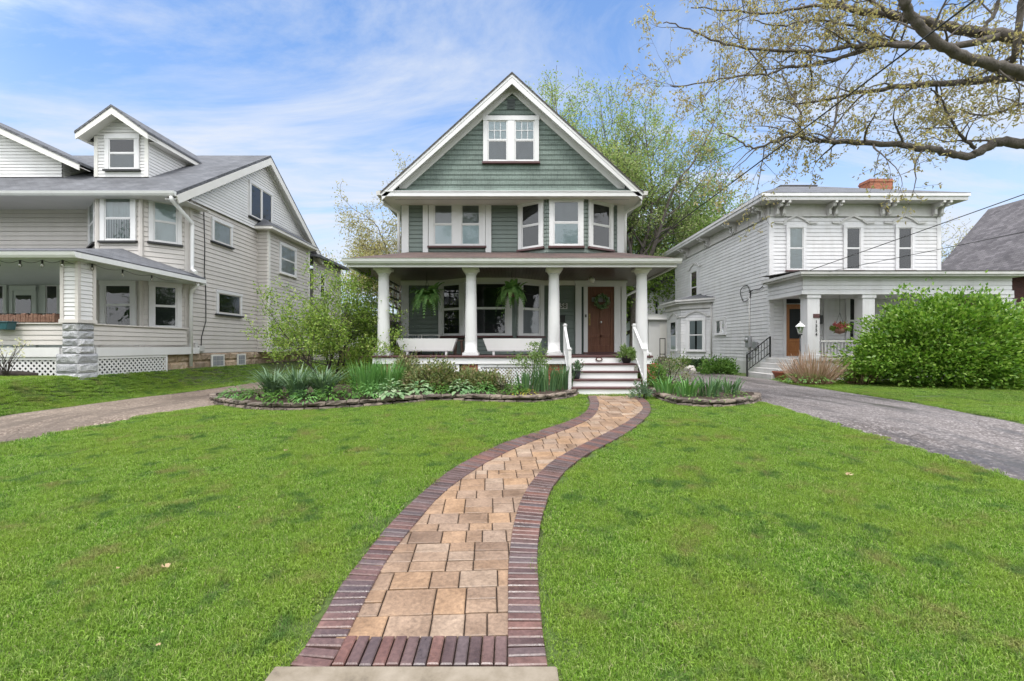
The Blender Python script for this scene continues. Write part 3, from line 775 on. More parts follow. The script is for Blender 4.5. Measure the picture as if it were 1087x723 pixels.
# ================================================================ the green house
gh = thing('green_house', 'three storey green gabled house with a full white columned porch in the middle', 'house', (0, 13.3, 0.57))
YW = 13.3; YB = 24.0; XH = 3.235; ZS = 5.72; ZF = 1.38
w = MB(); fr = FRONT(YW); siding(w, fr, rect(-XH, XH, ZF, ZS))
side_r = (Vector((XH, YW, 0)), Vector((0, 1, 0)), Vector((1, 0, 0))); side_l = (Vector((-XH, YW, 0)), Vector((0, 1, 0)), Vector((-1, 0, 0)))
siding(w, side_r, rect(0, YB - YW, 1.0, ZS)); siding(w, side_l, rect(0, YB - YW, 1.0, ZS))
w.face([(-XH, YB, 0.5), (XH, YB, 0.5), (XH, YB, ZS), (-XH, YB, ZS)]); w.face([(-XH, YB, ZS), (XH, YB, ZS), (0, YB, 9.0)])
w.build('wall', M['green'], gh)
fm = MB(); fm.box(-XH - .02, XH + .02, YW + .05, YB, 0.3, 1.0); fm.build('foundation', M['orangebrick'], gh)
# corner boards
for px0, px1 in ((426.5, 434), (655, 662.5)):
    mb = MB(); mb.ubox(fr, wx(px0, YW), wx(px1, YW), ZF, ZS, -0.02, 0.035)
    mb.build('corner_board', M['white'], gh, bevel=0.005)
# gable
YG = 12.78; YR = 12.46; APZ = 9.11; EZ = 5.86; EX = 3.57; slope = (APZ - EZ) / EX
gm_ = MB(); frg = FRONT(YG); o_ = 0.16
siding(gm_, frg, [(-EX + .28, ZS), (EX - .28, ZS), (EX - .28, EZ + .05), (0, APZ - o_), (-EX + .28, EZ + .05)], 0.14, 0.02)
gm_.prism([(-3.42, YR + .05, ZS + .125), (3.42, YR + .05, ZS + .125), (3.2, YG - .005, ZS + .33), (-3.2, YG - .005, ZS + .33)], (0, 0, -0.03))
gm_.build('gable_wall', M['greenshake'], gh)
rf = MB(); th = 0.05; dn = Vector((0, 0, -th))
for s in (-1, 1):
    rf.prism([(0, YR - .03, APZ), (s * (EX + .03), YR - .03, EZ - .03), (s * (EX + .03), YB + .3, EZ - .03), (0, YB + .3, APZ)], dn)
rf.build('roof', M['darkroof'], gh)
nsl = Vector((0, 0, 0))
for s in (-1, 1):
    rb = MB(); dz = 0.056
    def rp(x, y, off): return (s * x, y, APZ - slope * x - off)
    rb.prism([rp(0, YR, dz), rp(EX, YR, dz), rp(EX, YR, dz + .20), rp(0, YR, dz + .26)], (0, 0.035, 0))
    rb.prism([rp(0, YR - .012, dz - .006), rp(EX + .02, YR - .012, dz - .006), rp(EX + .02, YR - .012, dz + .075), rp(0, YR - .012, dz + .075)], (0, 0.04, 0))
    rb.build('rake_board', M['white'], gh, bevel=0.004)
    sf = MB(); sf.prism([rp(0, YR + .036, dz + .06), rp(EX - .02, YR + .036, dz + .06), rp(EX - .02, YG - .002, dz + .06), rp(0, YG - .002, dz + .06)], (0, 0, -.02))
    sf.build('rake_soffit', M['white'], gh)
    fz = MB(); fz.prism([rp(0, YG - .05, dz + .085), rp(EX - .42, YG - .05, dz + .085), rp(EX - .42, YG - .05, dz + .33), rp(0, YG - .05, dz + .36)], (0, 0.046, 0))
    fz.prism([rp(0, YG - .075, dz + .085), rp(EX - .42, YG - .075, dz + .085), rp(EX - .42, YG - .075, dz + .15), rp(0, YG - .075, dz + .15)], (0, 0.024, 0))
    fz.build('rake_frieze', M['white'], gh, bevel=0.004)
ef = MB(); ef.box(-EX, EX, YR, YR + .04, ZS - .005, ZS + .115); ef.box(-EX - .012, EX + .012, YR - .018, YR + .05, ZS + .116, ZS + .14); ef.build('eave_fascia', M['white'], gh, bevel=0.004)
so = MB(); so.box(-EX + .002, EX - .002, YR + .041, YW + .05, ZS + .0, ZS + .02)
for s in (-1, 1): so.box(min(s*XH, s*EX), max(s*XH, s*EX), YW + .051, YB + .3, ZS + .002, ZS + .02)
so.build('soffit', M['cream'], gh)
for s in (-1, 1):
    gt = MB(); x = s * (EX + .075)
    gt.prism([(x - .06, YR - .02, ZS + .02), (x + .06, YR - .02, ZS + .02), (x + .075, YR - .02, ZS + .13), (x - .075, YR - .02, ZS + .13)], (0, YB - YR, 0))
    g_ = gt.build('gutter', M['greygutter'], gh)
    pts = [(x - s*.0, YR + .45, ZS + .02), (x - s*.0, YR + .45, ZS - .08), (s * (XH + .09), YW - .01, ZS - .20), (s * (XH + .07), YW - .02, ZS - .34), (s * (XH + .07), YW - .02, 4.3)]
    pipe(pts, 0.042, 'downspout', M['gutter'], g_)
# attic
winpx(gh, YG, 513, 572, 124, 172.5, casing=0.12, units=2, muntin=(3, 2), shade='blind', lower='greyblind', mull=.2, head=.13, proud=.07)
v = MB()
u0, u1, z0, z1 = wx(538.5, YG), wx(546.5, YG), wz(116.5, YG), wz(105.5, YG); v.ubox(frg, u0, u1, z0, z1, 0, .034)
vt = v.build('vent', M['darkgreen'], gh); v = MB()
for k in range(6): v.ubox(frg, u0 + .02, u1 - .02, z0 + .03 + k * .04, z0 + .045 + k * .04, .0345, .045)
v.build('louvre', M['darkgreen'], vt)
# second floor windows: shallow double window with full height boards, and the bay
for px0, px1 in ((449.3, 454.8), (515.6, 521.6)):
    mb = MB(); mb.ubox(fr, wx(px0, YW), wx(px1, YW), 3.9, ZS - .002, -.01, .075); mb.build('window_board', M['white'], gh, bevel=.005)
mb = MB(); mb.ubox(fr, wx(455, YW), wx(515.4, YW), wz(216, YW), ZS - .002, -.01, .06); mb.build('window_head', M['white'], gh)
winpx(gh, YW, 455.3, 515.3, 216, 261.5, casing=.155, units=2, shade='greyblind', lower='blind', mull=.25, head=.05, sill='maroon')
BC = 12.75; B0 = (wx(549.5, YW), YW); B1 = (wx(580, BC), BC); B2 = (wx(622, BC), BC); B3 = (wx(651, YW), YW)
bw = MB(); facs = []
for a, b in ((B0, B1), (B1, B2), (B2, B3)):
    f_, L = facet(a, b); siding(bw, f_, rect(0, L, 3.9, ZS), .11); facs.append((f_, L))
bw.build('bay_wall', M['green'], gh)
for k, (f_, L) in enumerate(facs):
    if k == 1: a, b = .075, L - .075
    else: a, b = (.05, L - .08) if k == 0 else (.08, L - .05)
    zb, zt = (wz(262, 12.8), wz(211.5, 12.78))
    window(gh, f_, a, b, zb, zt, casing=.12, shade=('greyblind' if k == 1 else None), lower=('blind' if k == 1 else None), head=.08)
# ---- porch
YP = 10.92; YF = 10.8
pf = MB(); pf.box(-3.38, 3.38, YP - .04, YW + .6, ZF - .045, ZF); pf.build('porch_floor', M['maroon'], gh, bevel=.008)
sk = MB(); zk0 = wz(386.5, YP); sk.box(-3.35, 3.35, YP, YP + .04, zk0, ZF - .047)
for s in (-1, 1): sk.box(min(s*3.35, s*3.31), max(s*3.35, s*3.31), YP + .041, YW, zk0, ZF - .047)
sk.build('porch_skirt', M['liftedwhite'], gh, bevel=.004)
# brick piers
for px in (410, 499.2, 590, 690):
    mb = MB(); x = wx(px, YP + .05); mb.box(x - .19, x + .19, YP + .05, YP + .4, .3, zk0 + .01); mb.build('brick_pier', M['orangebrick'], gh)
# lattice panels
def lattice(par, fr, u0, u1, z0, z1, mat, s=0.1, w_=0.034, fw=.07, nm='lattice'):
    mb = MB(); mb.ubox(fr, u0, u1, z1 - fw, z1, .012, .032); mb.ubox(fr, u0, u1, z0, z0 + fw, .012, .032)
    mb.ubox(fr, u0, u0 + fw, z0 + fw, z1 - fw, .012, .032); mb.ubox(fr, u1 - fw, u1, z0 + fw, z1 - fw, .012, .032)
    O, U, N = fr; h = w_ / 2 * 1.414
    for sg, n0 in ((1, 0.0), (-1, .006)):
        k = -int((z1 - z0) / s) - 1
        while k * s < (u1 - u0) + (z1 - z0):
            c = (u0 + k * s) if sg > 0 else (u0 + k * s)
            if sg > 0: pl = [(c - h, z0), (c + h, z0), (c + h + (z1 - z0), z1), (c - h + (z1 - z0), z1)]
            else: pl = [(c - h, z0), (c + h, z0), (c + h - (z1 - z0), z1), (c - h - (z1 - z0), z1)]
            pl = clipz(clipz(pl, 1, 0, -u0), -1, 0, u1)
            if len(pl) >= 3:
                q = [O + U * u + N * n0 + Vector((0, 0, z)) for u, z in pl]; mb.prism(q, N * .006)
            k += 1
    return mb.build(nm, mat, par)
frl = FRONT(YP + .06)
for a, b in ((-2.92, -1.27), (-.82, .82)):
    lattice(gh, frl, a, b, .62, zk0 - .002, M['liftedwhite'], .082, .03)
# ceiling, fascia, roof
ZC = 3.52; XP = 3.92
ce = MB(); ce.box(-XP + .06, XP - .06, YF + .06, YW + .0, ZC, ZC + .02); ce.box(-XP + .06, -XH - .03, YW + .001, YW + 1.2, ZC, ZC + .02); ce.box(XH + .03, XP - .06, YW + .001, YW + 1.2, ZC, ZC + .02)
ce.build('porch_ceiling', M['ceiling'], gh)
fa = MB(); fa.box(-XP, XP, YF, YF + .055, ZC - .035, ZC + .13)
for s in (-1, 1): fa.box(min(s*XP, s*(XP-.055)), max(s*XP, s*(XP-.055)), YF + .056, YW + 1.2, ZC - .035, ZC + .13)
fa.build('porch_fascia', M['white'], gh, bevel=.004)
gt = MB(); prof = [(0, 0), (-.07, .0), (-.105, .05), (-.115, .105), (-.13, .115), (0, .115)]
gt.prism([(-XP - .08, YF + y - .001, ZC + .045 + z) for y, z in prof], (2 * XP + .16, 0, 0))
gt.build('gutter', M['gutter'], gh)
pr = MB(); zr = ZC + .165; zt = 4.36; xi = 3.0
pr.face([(-XP - .03, YF - .06, zr), (XP + .03, YF - .06, zr), (xi, YW + .02, zt), (-xi, YW + .02, zt)])
for s in (-1, 1): pr.face([(s*(XP+.03), YF - .06, zr), (s*(XP+.03), YW + 1.2, zr), (s*xi, YW + .02, zt)][::s])
pr.face([(-XP - .03, YF - .06, zr - .03), (XP + .03, YF - .06, zr - .03), (XP + .03, YF - .06, zr), (-XP - .03, YF - .06, zr)])
pr.build('porch_roof', M['brownroof'], gh)
# columns
for px in (407.3, 500, 588, 681):
    YCc = 11.2; x = wx(px, YCc)
    mb = MB(); H = ZC - ZF
    mb.lathe([(.168, .07), (.172, .09), (.168, .115), (.152, .125), (.150, .16)] + [(.150 - .026 * (t / 10) ** 1.6, .16 + (H - .33) * t / 10) for t in range(11)] + [(.13, H - .165), (.142, H - .155), (.142, H - .135)], (x, YCc, ZF), 28)
    c = mb.build('column', M['white'], gh)
    cb = MB(); cb.lathe([(.142, 0), (.16, .02), (.19, .06), (.192, .075)], (x, YCc, ZC - .135), 28); cb.box(x - .2, x + .2, YCc - .2, YCc + .2, ZC - .06, ZC - .002); cb.build('capital', M['cream'], c, bevel=.004)
    cb = MB(); cb.box(x - .195, x + .195, YCc - .195, YCc + .195, ZF + .001, ZF + .07); cb.build('plinth', M['white'], c, bevel=.006)
# first floor bay
A0 = (wx(466.5, YW), YW); A1 = (wx(495, BC), BC); A2 = (wx(546.5, BC), BC); A3 = (wx(577, YW), YW)
bw = MB(); facs = []
for a, b in ((A0, A1), (A1, A2), (A2, A3)):
    f_, L = facet(a, b); siding(bw, f_, rect(0, L, ZF, ZC), .11); facs.append((f_, L))
bw.build('bay_wall', M['green'], gh)
for k, (f_, L) in enumerate(facs):
    zb, zt_ = wz(356.5, 13.0), ZC - .13
    if k == 1: window(gh, f_, .10, L - .08, zb, zt_, casing=.16, head=.02)
    elif k == 0: window(gh, f_, .01, L - .03, zb, zt_, casing=.16, head=.02, muntin=None)
    else: window(gh, f_, .08, L - .02, zb, zt_, casing=.14, head=.02, lower='greyblind', shade=None)
fz = MB(); zf0 = ZC - .14
fz.ubox(fr, -XH, A0[0] - .0, zf0, ZC - .002, -.01, .05)
for f_, L in facs: fz.ubox(f_, 0, L, zf0, ZC - .002, -.01, .055)
fz.ubox(fr, A3[0] + .003, wx(610, YW), zf0, ZC - .002, -.01, .05)
fz.build('frieze_board', M['cream'], gh)
# the doorway
U = lambda px: wx(px, YW)
ds = MB(); zt_ = ZC - .003; zd = wz(304.5, YW)
ds.ubox(fr, U(610.5), U(664.3), zd, zt_, -.01, .06); ds.ubox(fr, U(609.5), U(665.3), zt_ - .07, zt_ - .001, .0605, .09)
for a, b in ((610.5, 617), (619.3, 623.6), (651.6, 657), (659.4, 664.3)): ds.ubox(fr, U(a), U(b), ZF + .001, zd - .001, -.01, .06)
dsur = ds.build('door_surround', M['white'], gh, bevel=.004)
for a, b in ((617.05, 619.25), (657.05, 659.35)):
    sl_ = MB(); sl_.ubox(fr, U(a), U(b), ZF + .05, zd - .002, .0, .03); sl_.build('side_panel', M['darkgreen'], dsur)
ts = MB(); ts.ubox(fr, U(619), U(657), ZF + .002, ZF + .05, .03, .12); ts.build('threshold', M['maroon'], dsur)
dr = MB(); d0, d1 = U(623.7), U(651.5); dz0, dz1 = ZF + .055, zd - .003
wd = d1 - d0; st = .1
dr.ubox(fr, d0, d1, dz0, dz1, 0, .02)
for a, b, c, d in ((d0, d0 + st, dz0, dz1), (d1 - st, d1, dz0, dz1), (d0 + st, d1 - st, dz1 - .12, dz1), (d0 + st, d1 - st, dz0, dz0 + .2), (d0 + st, d1 - st, dz0 + 1.28, dz0 + 1.4), ((d0 + d1)/2 - .03, (d0 + d1)/2 + .03, dz0 + .2, dz0 + 1.28), (d0 + st, d1 - st, dz0 + .42, dz0 + .5)):
    dr.ubox(fr, a, b, c, d, .0205, .037)
dr.ubox(fr, d0 + .05, d1 - .05, dz0 + 1.40, dz0 + 1.43, .0375, .06)
door = dr.build('door', M['doorwood'], gh, bevel=.004)
pn = MB()
for k in range(3):
    a = d0 + st + .02 + k * (wd - 2*st - .02) / 3; pn.ubox(fr, a, a + (wd - 2*st - .1)/3, dz0 + 1.46, dz0 + 1.6, .021, .024)
pn.build('door_glass', M['greyblind'], door)
kn = MB(); kn.lathe([(.0, -.03), (.022, -.025), (.03, 0), (.022, .025), (0, .03)], ((d0+d1)/2, YW - .05, wz(342, YW)), 12); kn.build('door_knocker', M['white'], door)
hd = MB(); xh = d0 + .05; zh = dz0 + .92; hd.ubox(fr, xh - .025, xh + .025, zh - .14, zh + .2, .0375, .045)
hd.tube([(xh, YW - .045, zh + .08), (xh, YW - .09, zh + .06), (xh, YW - .09, zh - .06), (xh, YW - .045, zh - .08)], .009, 8); hd.lathe([(.02, 0), (.02, .02), (0, .025)], (xh, YW - .05, zh + .15), 10); hd.build('door_handle', M['brass'], door)
bl = MB(); ub = U(621.5); bl.ubox(fr, ub - .02, ub + .02, wz(337, YW), wz(334, YW), .0605, .07); bl.build('doorbell', M['black'], gh)
# plate with the number, letter box, ceiling lamp
pl = MB(); pa, pb, pz0, pz1 = U(590.5), U(602.2), wz(328, YW), wz(322, YW); pl.ubox(fr, pa, pb, pz0, pz1, .012, .03)
plq = pl.build('house_number', M['white'], gh, bevel=.003)
text_mesh('numeral', '58', .19, ((U(594.4) + U(601.4))/2, YW - .034, (pz0+pz1)/2), (R(90), 0, 0), M['black'], plq)
mbx = MB(); a, b = U(593.0), U(599.5); z0, z1 = wz(342, YW), wz(335.5, YW); mbx.ubox(fr, a, b, z0, z1, .014, .10); mbx.ubox(fr, a - .01, b + .01, z1 - .0, z1 + .02, .014, .12); mbx.build('letter_box', M['black'], gh, bevel=.006)
lm = MB(); lm.lathe([(.0, -.16), (.06, -.15), (.09, -.1), (.09, -.04), (.05, -.03), (.05, 0)], (wx(628, 12.6), 12.6, ZC - .001), 16); lm.build('ceiling_lamp', M['cream'], gh)
# downspout elbow behind the right end of the porch
pipe([(3.75, 13.6, 3.42), (3.72, 13.6, 3.28), (3.42, 13.6, 3.12), (3.36, 13.6, 2.95), (3.36, 13.6, .7)], .045, 'downspout', M['greygutter'], gh)
# ---- steps
SX0, SX1 = 1.31, 2.9
st_ = MB(); treads = [(10.65, 1.205), (10.40, 1.035), (10.15, .87), (9.90, .71)]
zs = [ZF] + [t[1] for t in treads] + [.50]
for k, (yf, zt2) in enumerate(treads):
    st_.box(SX0, SX1 - 0.012 * (3 - k), yf + .03, yf + .28, zs[k+2] - .01 if k < 3 else .45, zt2 - .036)
st_.box(SX0, SX1, 10.93 - .02, 10.918, 1.0, 1.1)
stp = st_.build('porch_steps', M['liftedwhite'], gh, bevel=.003)
for k, (yf, zt2) in enumerate(treads):
    mb = MB(); mb.box(SX0 - .01, SX1 + .015, yf, yf + .282, zt2 - .035, zt2); mb.build('tread', M['maroon'], stp, bevel=.008)
ri = MB(); ri.box(SX0, SX1, YP - .028, YP - .002, 1.205, ZF - .047); ri.build('riser', M['liftedwhite'], stp)
ov = MB(); xo, zo = wx(635.8, 10.89), wz(381.4, 10.89)
ov.add([(xo + .085 * math.cos(t * .3927), YP - .034 - (.012 if q else 0), zo + .05 * math.sin(t * .3927)) for q in (0, 1) for t in range(16)], [tuple(range(16)), tuple(range(31, 15, -1))] + [(i, (i+1) % 16, 16 + (i+1) % 16, 16 + i) for i in range(16)])
ovo = ov.build('oval_plaque', M['maroon'], gh); ov = MB()
ov.add([(xo + .055 * math.cos(t * .3927), YP - .0475 - (.004 if q else 0), zo + .027 * math.sin(t * .3927)) for q in (0, 1) for t in range(16)], [tuple(range(16)), tuple(range(31, 15, -1))] + [(i, (i+1) % 16, 16 + (i+1) % 16, 16 + i) for i in range(16)])
ov.build('plaque_centre', M['cream'], ovo)
for x in (1.27, 2.925):
    hr = MB()
    hr.box(x - .035, x + .035, 9.985, 10.055, gz(x, 10), 1.53); hr.box(x - .035, x + .035, 10.87, 10.94, ZF, 2.10)
    for yy, zz in ((10.02, 1.531), (10.905, 2.101)): 
        hr.box(x - .048, x + .048, yy - .048, yy + .048, zz, zz + .022); hr.box(x - .03, x + .03, yy - .03, yy + .03, zz + .0225, zz + .05)
    a = Vector((x, 10.056, 1.46)); b = Vector((x, 10.869, 2.03)); hr.beam(a, b, .055, .05)
    a2 = Vector((x, 10.056, .86)); b2 = Vector((x, 10.869, 1.47)); hr.beam(a2, b2, .05, .04)
    hrp = hr.build('handrail', M['white'], gh, bevel=.004)
    bs = MB()
    for k in range(7):
        t = (k + .6) / 7.2; p = a2.lerp(b2, t); q = a.lerp(b, t); bs.box(x - .014, x + .014, p.y - .014, p.y + .014, p.z + .02, q.z - .02)
    bs.build('baluster', M['white'], hrp)
# porch end trellis, black slats behind the left column
tr = thing('trellis', 'open wooden trellis screen with dark slats closing the left end of the porch', 'trellis', (-3.3, 11.5, ZF))
mb = MB()
for y in (11.5, 12.05, 12.6, 13.15): mb.box(-3.32, -3.28, y, y + .04, ZF + .002, 3.40)
mb.build('post', M['white'], tr)
mb = MB()
z = 2.3
for z in (2.24, 2.45, 2.66, 2.90, 3.14, 3.32): mb.box(-3.279, -3.255, 11.45, 13.2, z, z + .045)
for k in range(14): mb.box(-3.277, -3.257, 11.5 + k * .125, 11.53 + k * .125, ZF + .04, 2.235)
mb.build('slat', M['black'], tr)

# ================================================================ the grey house on the left
lh = thing('grey_sided_house', 'grey and white sided house with dormers and a stone-pier porch beyond the left driveway', 'house', (-13, 14, .95))
XS = -9.75; YL = 13.77; YLb = 21.9; ZE = 6.06
C0 = (-13.0, 14.0); C1 = (-11.83, 13.0); C2 = (-10.59, 13.0); C3 = (-9.78, 13.77)
frs = (Vector((XS, 0, 0)), Vector((0, 1, 0)), Vector((1, 0, 0)))
w = MB(); siding(w, FRONT(14.0), rect(-19, -13.0, 1.5, ZE), .14, .019); lf = []
for a, b in ((C0, C1), (C1, C2), (C2, C3)):
    f_, L = facet(a, b); siding(w, f_, rect(0, L, 1.40, ZE), .14, .017); lf.append((f_, L))
siding(w, frs, rect(YL, YLb, 1.40, ZE + .08), .14, .019)
w.face([(-19, YLb, 0.5), (XS, YLb, .5), (XS, YLb, ZE), (-19, YLb, ZE)])
w.build('wall', M['siding'], lh)
# corner boards
mb = MB(); mb.ubox(frs, YL - .02, YL + .1, 1.38, ZE, -.02, .03); mb.ubox(lf[2][0], lf[2][1] - .11, lf[2][1] + .02, 1.38, ZE, -.01, .03)
for p in (C1, C2): mb.tube([(p[0], p[1] - .01, 1.4), (p[0], p[1] - .01, ZE)], .06, 6, smooth=False)
mb.tube([(C0[0], C0[1] - .01, 1.4), (C0[0], C0[1] - .01, ZE)], .05, 6, smooth=False)
mb.build('corner_board', M['siding'], lh)
# foundation of rock-faced blocks
def blocks(par, fr, u0, u1, z0, z1, rows, L, mat, name='foundation', skip=()):
    mb = MB(); O, U_, N = fr; h = (z1 - z0) / rows
    for r_ in range(rows):
        u = u0 - (L / 2 if r_ % 2 else 0)
        while u < u1:
            a, b = max(u, u0) + .006, min(u + L, u1) - .006; u += L
            if b - a < .04 or any(a < s1 and b > s0 for s0, s1 in skip): continue
            za, zb_ = z0 + r_ * h + .006, z0 + (r_ + 1) * h - .006
            def q(u_, z, n): p = O + U_ * u_ + N * n; return (p.x, p.y, p.z + z)
            m_ = lambda: random.uniform(.035, .07)
            vs = [q(a, za, -.05), q(b, za, -.05), q(b, zb_, -.05), q(a, zb_, -.05), q(a, za, .012), q(b, za, .012), q(b, zb_, .012), q(a, zb_, .012)]
            k = 5; g0 = len(vs); t1, t2 = .16, .84
            for zz in (.22, .78):
                for uu in (.08, .36, .64, .92): vs.append(q(a + (b-a)*uu, za + (zb_-za)*zz, m_()))
            fs = [(0,1,5,4),(1,2,6,5),(2,3,7,6),(3,0,4,7), (4,5,g0+3,g0+2,g0+1,g0), (7,6,g0+7,g0+6,g0+5,g0+4)[::-1], (4,g0,g0+4,7), (5,6,g0+7,g0+3), (g0,g0+1,g0+5,g0+4), (g0+1,g0+2,g0+6,g0+5), (g0+2,g0+3,g0+7,g0+6)]
            mb.add(vs, fs)
    mb.ubox(fr, u0 + .0, u1 - .0, z0, z1, -.06, .008)
    return mb.build(name, mat, par)
gw = [(14.62, 15.28), (16.0, 16.5)]
bw_ = []
blocks(lh, frs, 12.7, 21.9, .62, 1.385, 3, .5, M['buffstone'], skip=())
for a, b in gw:
    mb = MB(); mb.ubox(frs, a, b, .93, 1.33, .07, .1); bwn = mb.build('basement_window', M['cream'], lh)
    gb = MB()
    for i in range(3):
        for j in range(2):
            ww = (b - a - .12) / 3; gb.ubox(frs, a + .06 + i * ww + .008, a + .06 + (i+1) * ww - .008, .97 + j * .16, 1.12 + j * .16, .1005, .108)
    gb.build('glass_block', M['greyblind'], bwn, bevel=.006)
# white gable
gb = MB(); frg2 = (Vector((XS + .07, 0, 0)), Vector((0, 1, 0)), Vector((1, 0, 0))); RY = 17.7; RZ = 9.02
sl2 = (RZ - 5.95) / (RY - 12.75)
siding(gb, frg2, [(YL - .05, 6.02), (YLb + .1, 6.02), (YLb + .1, 6.12), (RY, RZ - .18), (YL - .05, 6.38)], .10)
gb.build('gable_wall', M['sidewhite'], lh)
XR = -9.38; YE0 = 12.72; YE1 = 2 * RY - YE0; ZE0 = RZ - sl2 * (RY - YE0)
rf = MB()
rf.prism([(-20, YE0, ZE0), (XR, YE0, ZE0), (XR, RY, RZ), (-20, RY, RZ)], (0, 0, -.1)); rf.prism([(-20, RY, RZ), (XR, RY, RZ), (XR, YE1, ZE0), (-20, YE1, ZE0)], (0, 0, -.1))
rf.build('roof', M['greyroof'], lh)
for sg in (-1, 1):
    rb = MB(); ye = YE0 if sg < 0 else YE1
    rb.prism([(XR - .03, ye, ZE0 - .102), (XR - .03, RY, RZ - .102), (XR - .03, RY, RZ - .36), (XR - .03, ye + sg * -.1, ZE0 - .30)], (.04, 0, 0))
    rb.prism([(XS + .09, ye - sg * .9, ZE0 - .102 + .9 * sl2), (XS + .09, RY, RZ - .102), (XS + .09, RY, RZ - .34), (XS + .09, ye - sg * .9, ZE0 - .34 + .9 * sl2)], (.03, 0, 0))
    rb.build('rake_board', M['cream'], lh)
    sf = MB(); sf.prism([(XR - .031, ye, ZE0 - .2), (XR - .031, RY, RZ - .2), (XS + .05, RY, RZ - .2), (XS + .05, ye, ZE0 - .2)], (0, 0, -.02)); sf.build('rake_soffit', M['sidewhite'], lh)
# front soffit and gutter
so = MB(); so.box(-20, XR - .03, YE0 + .02, 14.2, ZE0 - .13, ZE0 - .115); so.build('soffit', M['sidewhite'], lh)
gt = MB(); gt.prism([(-20, YE0 + y, ZE0 - .10 + z) for y, z in ((.02, -.03), (-.06, -.03), (-.1, .02), (-.12, .085), (.02, .085))], (20 + XR, 0, 0)); g_ = gt.build('gutter', M['gutter'], lh)
xg = XR - .12
pipe([(xg, YE0 - .04, ZE0 - .14), (xg, YE0 - .02, ZE0 - .24), (-9.62, YL - .08, ZE0 - .62), (-9.62, YL - .08, ZE0 - .75), (-9.62, YL - .08, 4.05), (-9.6, YL - .12, 3.9), (-9.32, YL - .35, 3.78)], .05, 'downspout', M['gutter'], g_)
# front bay windows, upper and lower
f1, L1 = lf[1]; f2, L2 = lf[2]; f0, L0 = lf[0]
zt_, zb_ = wz(206.5, 13.0), wz(256, 13.0)
window(lh, f1, .10, L1 - .12, zb_, zt_, casing=.13, shade='drape', lower='greyblind', sill='black', head=.11)
window(lh, f2, .16, L2 - .18, zb_ + .02, zt_ - .03, casing=.11, shade='blind', lower='curtain', sill='black')
window(lh, f0, .25, L0 - .2, zb_, zt_, casing=.13, shade='drape', sill='black')
zt2_, zb2_ = wz(298, 13.0), wz(347.5, 13.0)
window(lh, f1, .10, L1 - .12, zb2_, zt2_, casing=.14, sill='sidewhite', head=.13)
window(lh, f2, .16, L2 - .18, zb2_, zt2_, casing=.12, sill='sidewhite', lower=None)
# side windows
def sidewin(X, px0, px1, zt, zb, **kw):
    ya, yb = X * F / (px0 - CX), X * F / (px1 - CX)
    return window(lh, (Vector((X, 0, 0)), Vector((0, 1, 0)), Vector((1, 0, 0))), ya, yb, zb, zt, **kw)
sidewin(XS, 223.5, 245.5, 5.80, 5.02, casing=.10, rail=False, shade='drape', sill='black', sash='siding')
sidewin(XS, 228.5, 255.5, 3.47, 2.68, casing=.10, rail=False, sill='black', sash='siding')
sidewin(XS + .07, 263.5, 288.5, 7.72, 6.40, casing=.10, rail=False, units=2, sill='black', muntin=None, sash='cream', mull=.06, shade=None)
# projecting side bay
XB = -9.31; y0_, y1_ = 17.4, 20.9
sb_ = MB(); frb = (Vector((XB, 0, 0)), Vector((0, 1, 0)), Vector((1, 0, 0)))
siding(sb_, frb, rect(y0_, y1_, 1.38, 6.12), .14, .017); siding(sb_, FRONT(y0_), rect(XS, XB, 1.38, 6.12), .14, .017); sb_.face([(XS, y1_, 1.38), (XB, y1_, 1.38), (XB, y1_, 6.12), (XS, y1_, 6.12)])
sb_.build('side_bay', M['siding'], lh)
mb = MB(); mb.ubox(frb, y0_ - .015, y0_ + .1, 1.38, 6.1, -.05, .02); mb.ubox(frb, y1_ - .1, y1_ + .015, 1.38, 6.1, -.05, .02); mb.build('corner_board', M['cream'], lh)
br_ = MB(); zz = 6.13; br_.prism([(XS + .06, y0_ - .3, zz), (XB + .3, y0_ - .3, zz), (XB + .3, y1_ + .3, zz), (XS + .06, y1_ + .3, zz)], (0, 0, -.1))
brs = br_.build('bay_soffit', M['cream'], lh)
br_ = MB(); e = (XS + .075, XB + .32)
br_.face([(e[0], y0_ - .32, zz + .004), (e[1], y0_ - .32, zz + .004), (e[0], y0_ + .25, zz + .45)])
br_.face([(e[1], y0_ - .32, zz + .004), (e[1], y1_ + .32, zz + .004), (e[0], y1_ - .25, zz + .45), (e[0], y0_ + .25, zz + .45)])
br_.face([(e[1], y1_ + .32, zz + .004), (e[0], y1_ + .32, zz + .004), (e[0], y1_ - .25, zz + .45)])
br_.build('bay_roof', M['greyroof'], lh)
window(lh, frb, 18.15, 19.55, wz(289, 18.2), wz(256.5, 18.2), casing=.12, shade='drape', sill='cream')
# rear part beyond the gable
rw = MB(); frr = (Vector((-9.6, 0, 0)), Vector((0, 1, 0)), Vector((1, 0, 0))); siding(rw, frr, rect(21.95, 25.5, .6, 5.95)); rw.face([(-14, 25.5, .5), (-9.6, 25.5, .5), (-9.6, 25.5, 5.95), (-14, 25.5, 5.95)])
rw.build('rear_wall', M['siding'], lh)
window(lh, frr, 22.6, 23.3, 4.0, 5.3, casing=.1, sill='cream')
rr_ = MB(); rr_.prism([(-15, 21.7, 6.75), (-9.2, 21.7, 5.98), (-9.2, 25.8, 5.98), (-15, 25.8, 6.75)], (0, 0, -.12)); rr_.build('rear_roof', M['greyroof'], lh)
